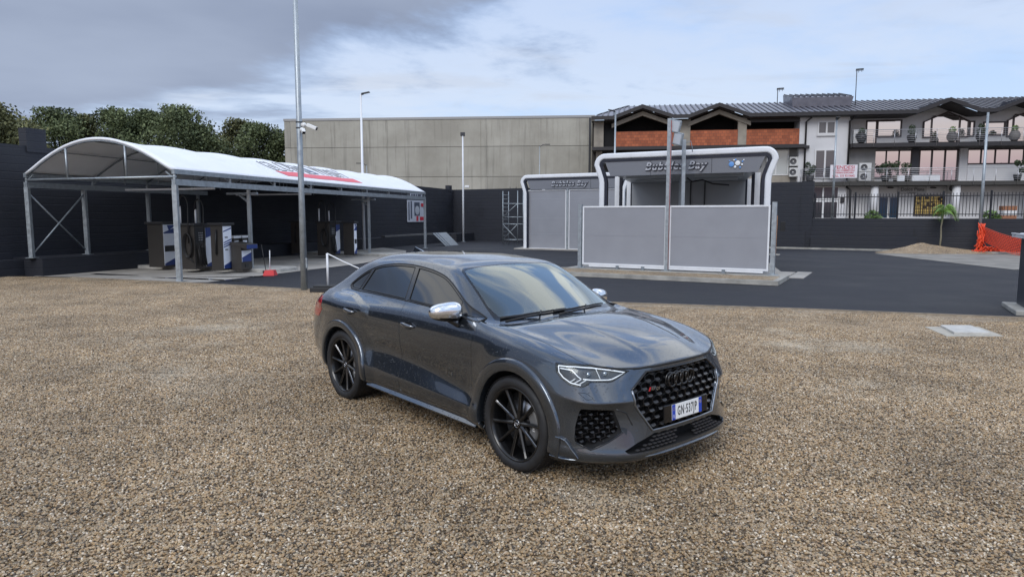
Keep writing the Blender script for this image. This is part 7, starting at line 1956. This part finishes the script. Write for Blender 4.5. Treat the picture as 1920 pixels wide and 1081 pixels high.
# ================================================================= TREES
BARK = mat('bark', (.06, .05, .04), .9)
LF = []
def leaf_mat(name, c, back):
    m = bpy.data.materials.new(name); m.use_nodes = True; nt = m.node_tree; L = nt.links.new; b = nt.nodes['Principled BSDF']
    b.inputs['Roughness'].default_value = .65; b.inputs['Specular IOR Level'].default_value = .25
    at = N(nt, 'ShaderNodeAttribute', attribute_name='tone'); mx = N(nt, 'ShaderNodeMix', data_type='RGBA'); mx.inputs[6].default_value = (*[x * .55 for x in c], 1); mx.inputs[7].default_value = (*back, 1)
    L(at.outputs['Fac'], mx.inputs[0]); L(mx.outputs[2], b.inputs['Base Color']); return m
LFA = leaf_mat('dark_foliage', (.066, .090, .042), (.165, .200, .095)); LFB = leaf_mat('olive_foliage', (.090, .100, .045), (.200, .205, .095))
def tree(px, ptop, Y, wpx, label, m, seed, z0=0.0, base_frac=.12):
    """broadleaf tree: trunk, limbs, crown of leaf sprays grouped in clumps"""
    x = (px - 960) / FPX * Y; top = 1.89 + (402 - ptop) / FPX * Y; wd = wpx * 1.25 / FPX * Y / 2; rnd = random.Random(seed)
    o = thing('tree', label, 'tree', (x, Y, z0), 0, 'trees behind the black wall')
    H = top - z0
    b = MB(); b.tube([(0, 0, 0), (.1, 0, H * .3), (0, .1, H * .6)], .28, 8, r2=.12)
    clumps = []
    for k in range(38):
        a = rnd.uniform(0, 6.28); h = rnd.uniform(.30, .97); rr = math.sin(math.pi * min(1, (h * .92 + .05)) ** .9) ** .6 * wd * rnd.uniform(.25, .95)
        c = Vector((rr * math.cos(a), rr * .8 * math.sin(a), H * h - (.0 if h < .8 else .0)))
        clumps.append((c, rnd.uniform(.16, .30) * wd + .45))
        if k % 2 == 0: b.tube([(0, 0, H * (h * .6)), c * .5 + Vector((0, 0, H * h * .35)), c], .09, 5, r2=.03)
    clumps.append((Vector((0, 0, H * .93)), wd * .25 + .3)); b.build('trunk', BARK, o)
    b = MB(); tones = []
    for c, r in clumps:
        ct = rnd.uniform(.1, .9)
        for k in range(int(210 + 150 * r)):
            d = Vector((rnd.gauss(0, 1), rnd.gauss(0, 1), rnd.gauss(0, .8)))
            p = c + d.normalized() * r * rnd.random() ** .5 * rnd.uniform(.8, 1.15)
            if p.z > H * 1.01: p.z = H * rnd.uniform(.9, 1.0)
            s = rnd.uniform(.08, .17); t = Vector((rnd.gauss(0, 1), rnd.gauss(0, 1), rnd.gauss(0, 1))).normalized() * s; q = t.orthogonal().normalized(); q.rotate(Matrix.Rotation(rnd.uniform(0, 6.28), 3, t)); q *= s * .65
            b.add([p - t, p + q, p + t, p - q], [(0, 1, 2, 3)]); tones += [min(1, max(0, ct + rnd.uniform(-.3, .3)))] * 4
    cr = b.build('crown', m, o); at = cr.data.attributes.new('tone', 'FLOAT', 'POINT')
    at.data.foreach_set('value', tones)
    return o
for args in ((-30, 196, 52, 190, 'olive tree crown at the left edge of the picture', LFB, 1), (45, 228, 66, 110, 'low tree beside the left edge, right of the olive crown', LFB, 12),
             (122, 209, 70, 130, 'rounded tree above the wall pier', LFA, 2), (172, 222, 74, 90, 'small tree between two rounded trees above the canopy end', LFB, 3),
             (225, 210, 70, 110, 'broad tree above the canopy peak', LFA, 4), (285, 213, 73, 110, 'dark tree left of the tallest tree', LFA, 5),
             (350, 203, 66, 120, 'tallest dark tree with pointed top', LFA, 6), (395, 240, 68, 90, 'shoulder tree right of the tallest tree', LFA, 7),
             (448, 228, 76, 90, 'tree behind the small distant street lamp', LFB, 8), (492, 236, 74, 100, 'broad tree left of the tall pole', LFA, 9), (535, 250, 76, 90, 'tree touching the concrete hall corner', LFA, 10),
             (5, 215, 64, 100, 'tree behind the wall left of the pier', LFB, 14)):
    tree(*args)
# a far tree line fills the gaps under the crowns
def treeline():
    rnd = random.Random(21); b = MB(); tones = []
    for k in range(14000):
        x = rnd.uniform(-82, -25); y = 84 + rnd.uniform(-3, 3); h = 9.0 + 2.0 * noise.noise(Vector((x * .15, 0, 0))); z = rnd.uniform(0, 1) ** .6 * h
        s = rnd.uniform(.25, .5); p = Vector((x, y, z)); t = Vector((rnd.gauss(0, 1), rnd.gauss(0, 1), rnd.gauss(0, 1))).normalized() * s; q = t.orthogonal().normalized() * s * .7
        b.add([p - t, p + q, p + t, p - q], [(0, 1, 2, 3)]); tones += [rnd.random()] * 4
    o = b.build('far_wood', LFA); at = o.data.attributes.new('tone', 'FLOAT', 'POINT'); at.data.foreach_set('value', tones)
    tag(o, 'far wood closing the gaps between the trees at left', 'wood', kind='stuff')
treeline()

def rear_trees():
    """the belt of trees across the road behind the photographer, seen in paint and window reflections"""
    rnd = random.Random(31); b = MB(); tones = []
    for k in range(9000):
        x = rnd.uniform(-70, 70); y = -70 + rnd.uniform(-3, 3); h = 2.6 + 1.8 * noise.noise(Vector((x * .11, 3, 0))) + 1.5 * noise.noise(Vector((x * .5, 3, 0))); z = rnd.random() * max(1.5, h)
        s = rnd.uniform(.5, 1.0); p = Vector((x, y, z)); t = Vector((rnd.gauss(0, 1), rnd.gauss(0, 1), rnd.gauss(0, 1))).normalized() * s; q = t.orthogonal().normalized() * s * .7
        b.add([p - t, p + q, p + t, p - q], [(0, 1, 2, 3)]); tones += [rnd.random()] * 4
    o = b.build('rear_wood', LFA); at = o.data.attributes.new('tone', 'FLOAT', 'POINT'); at.data.foreach_set('value', tones)
    tag(o, 'belt of trees behind the photographer', 'wood', kind='stuff')
rear_trees()
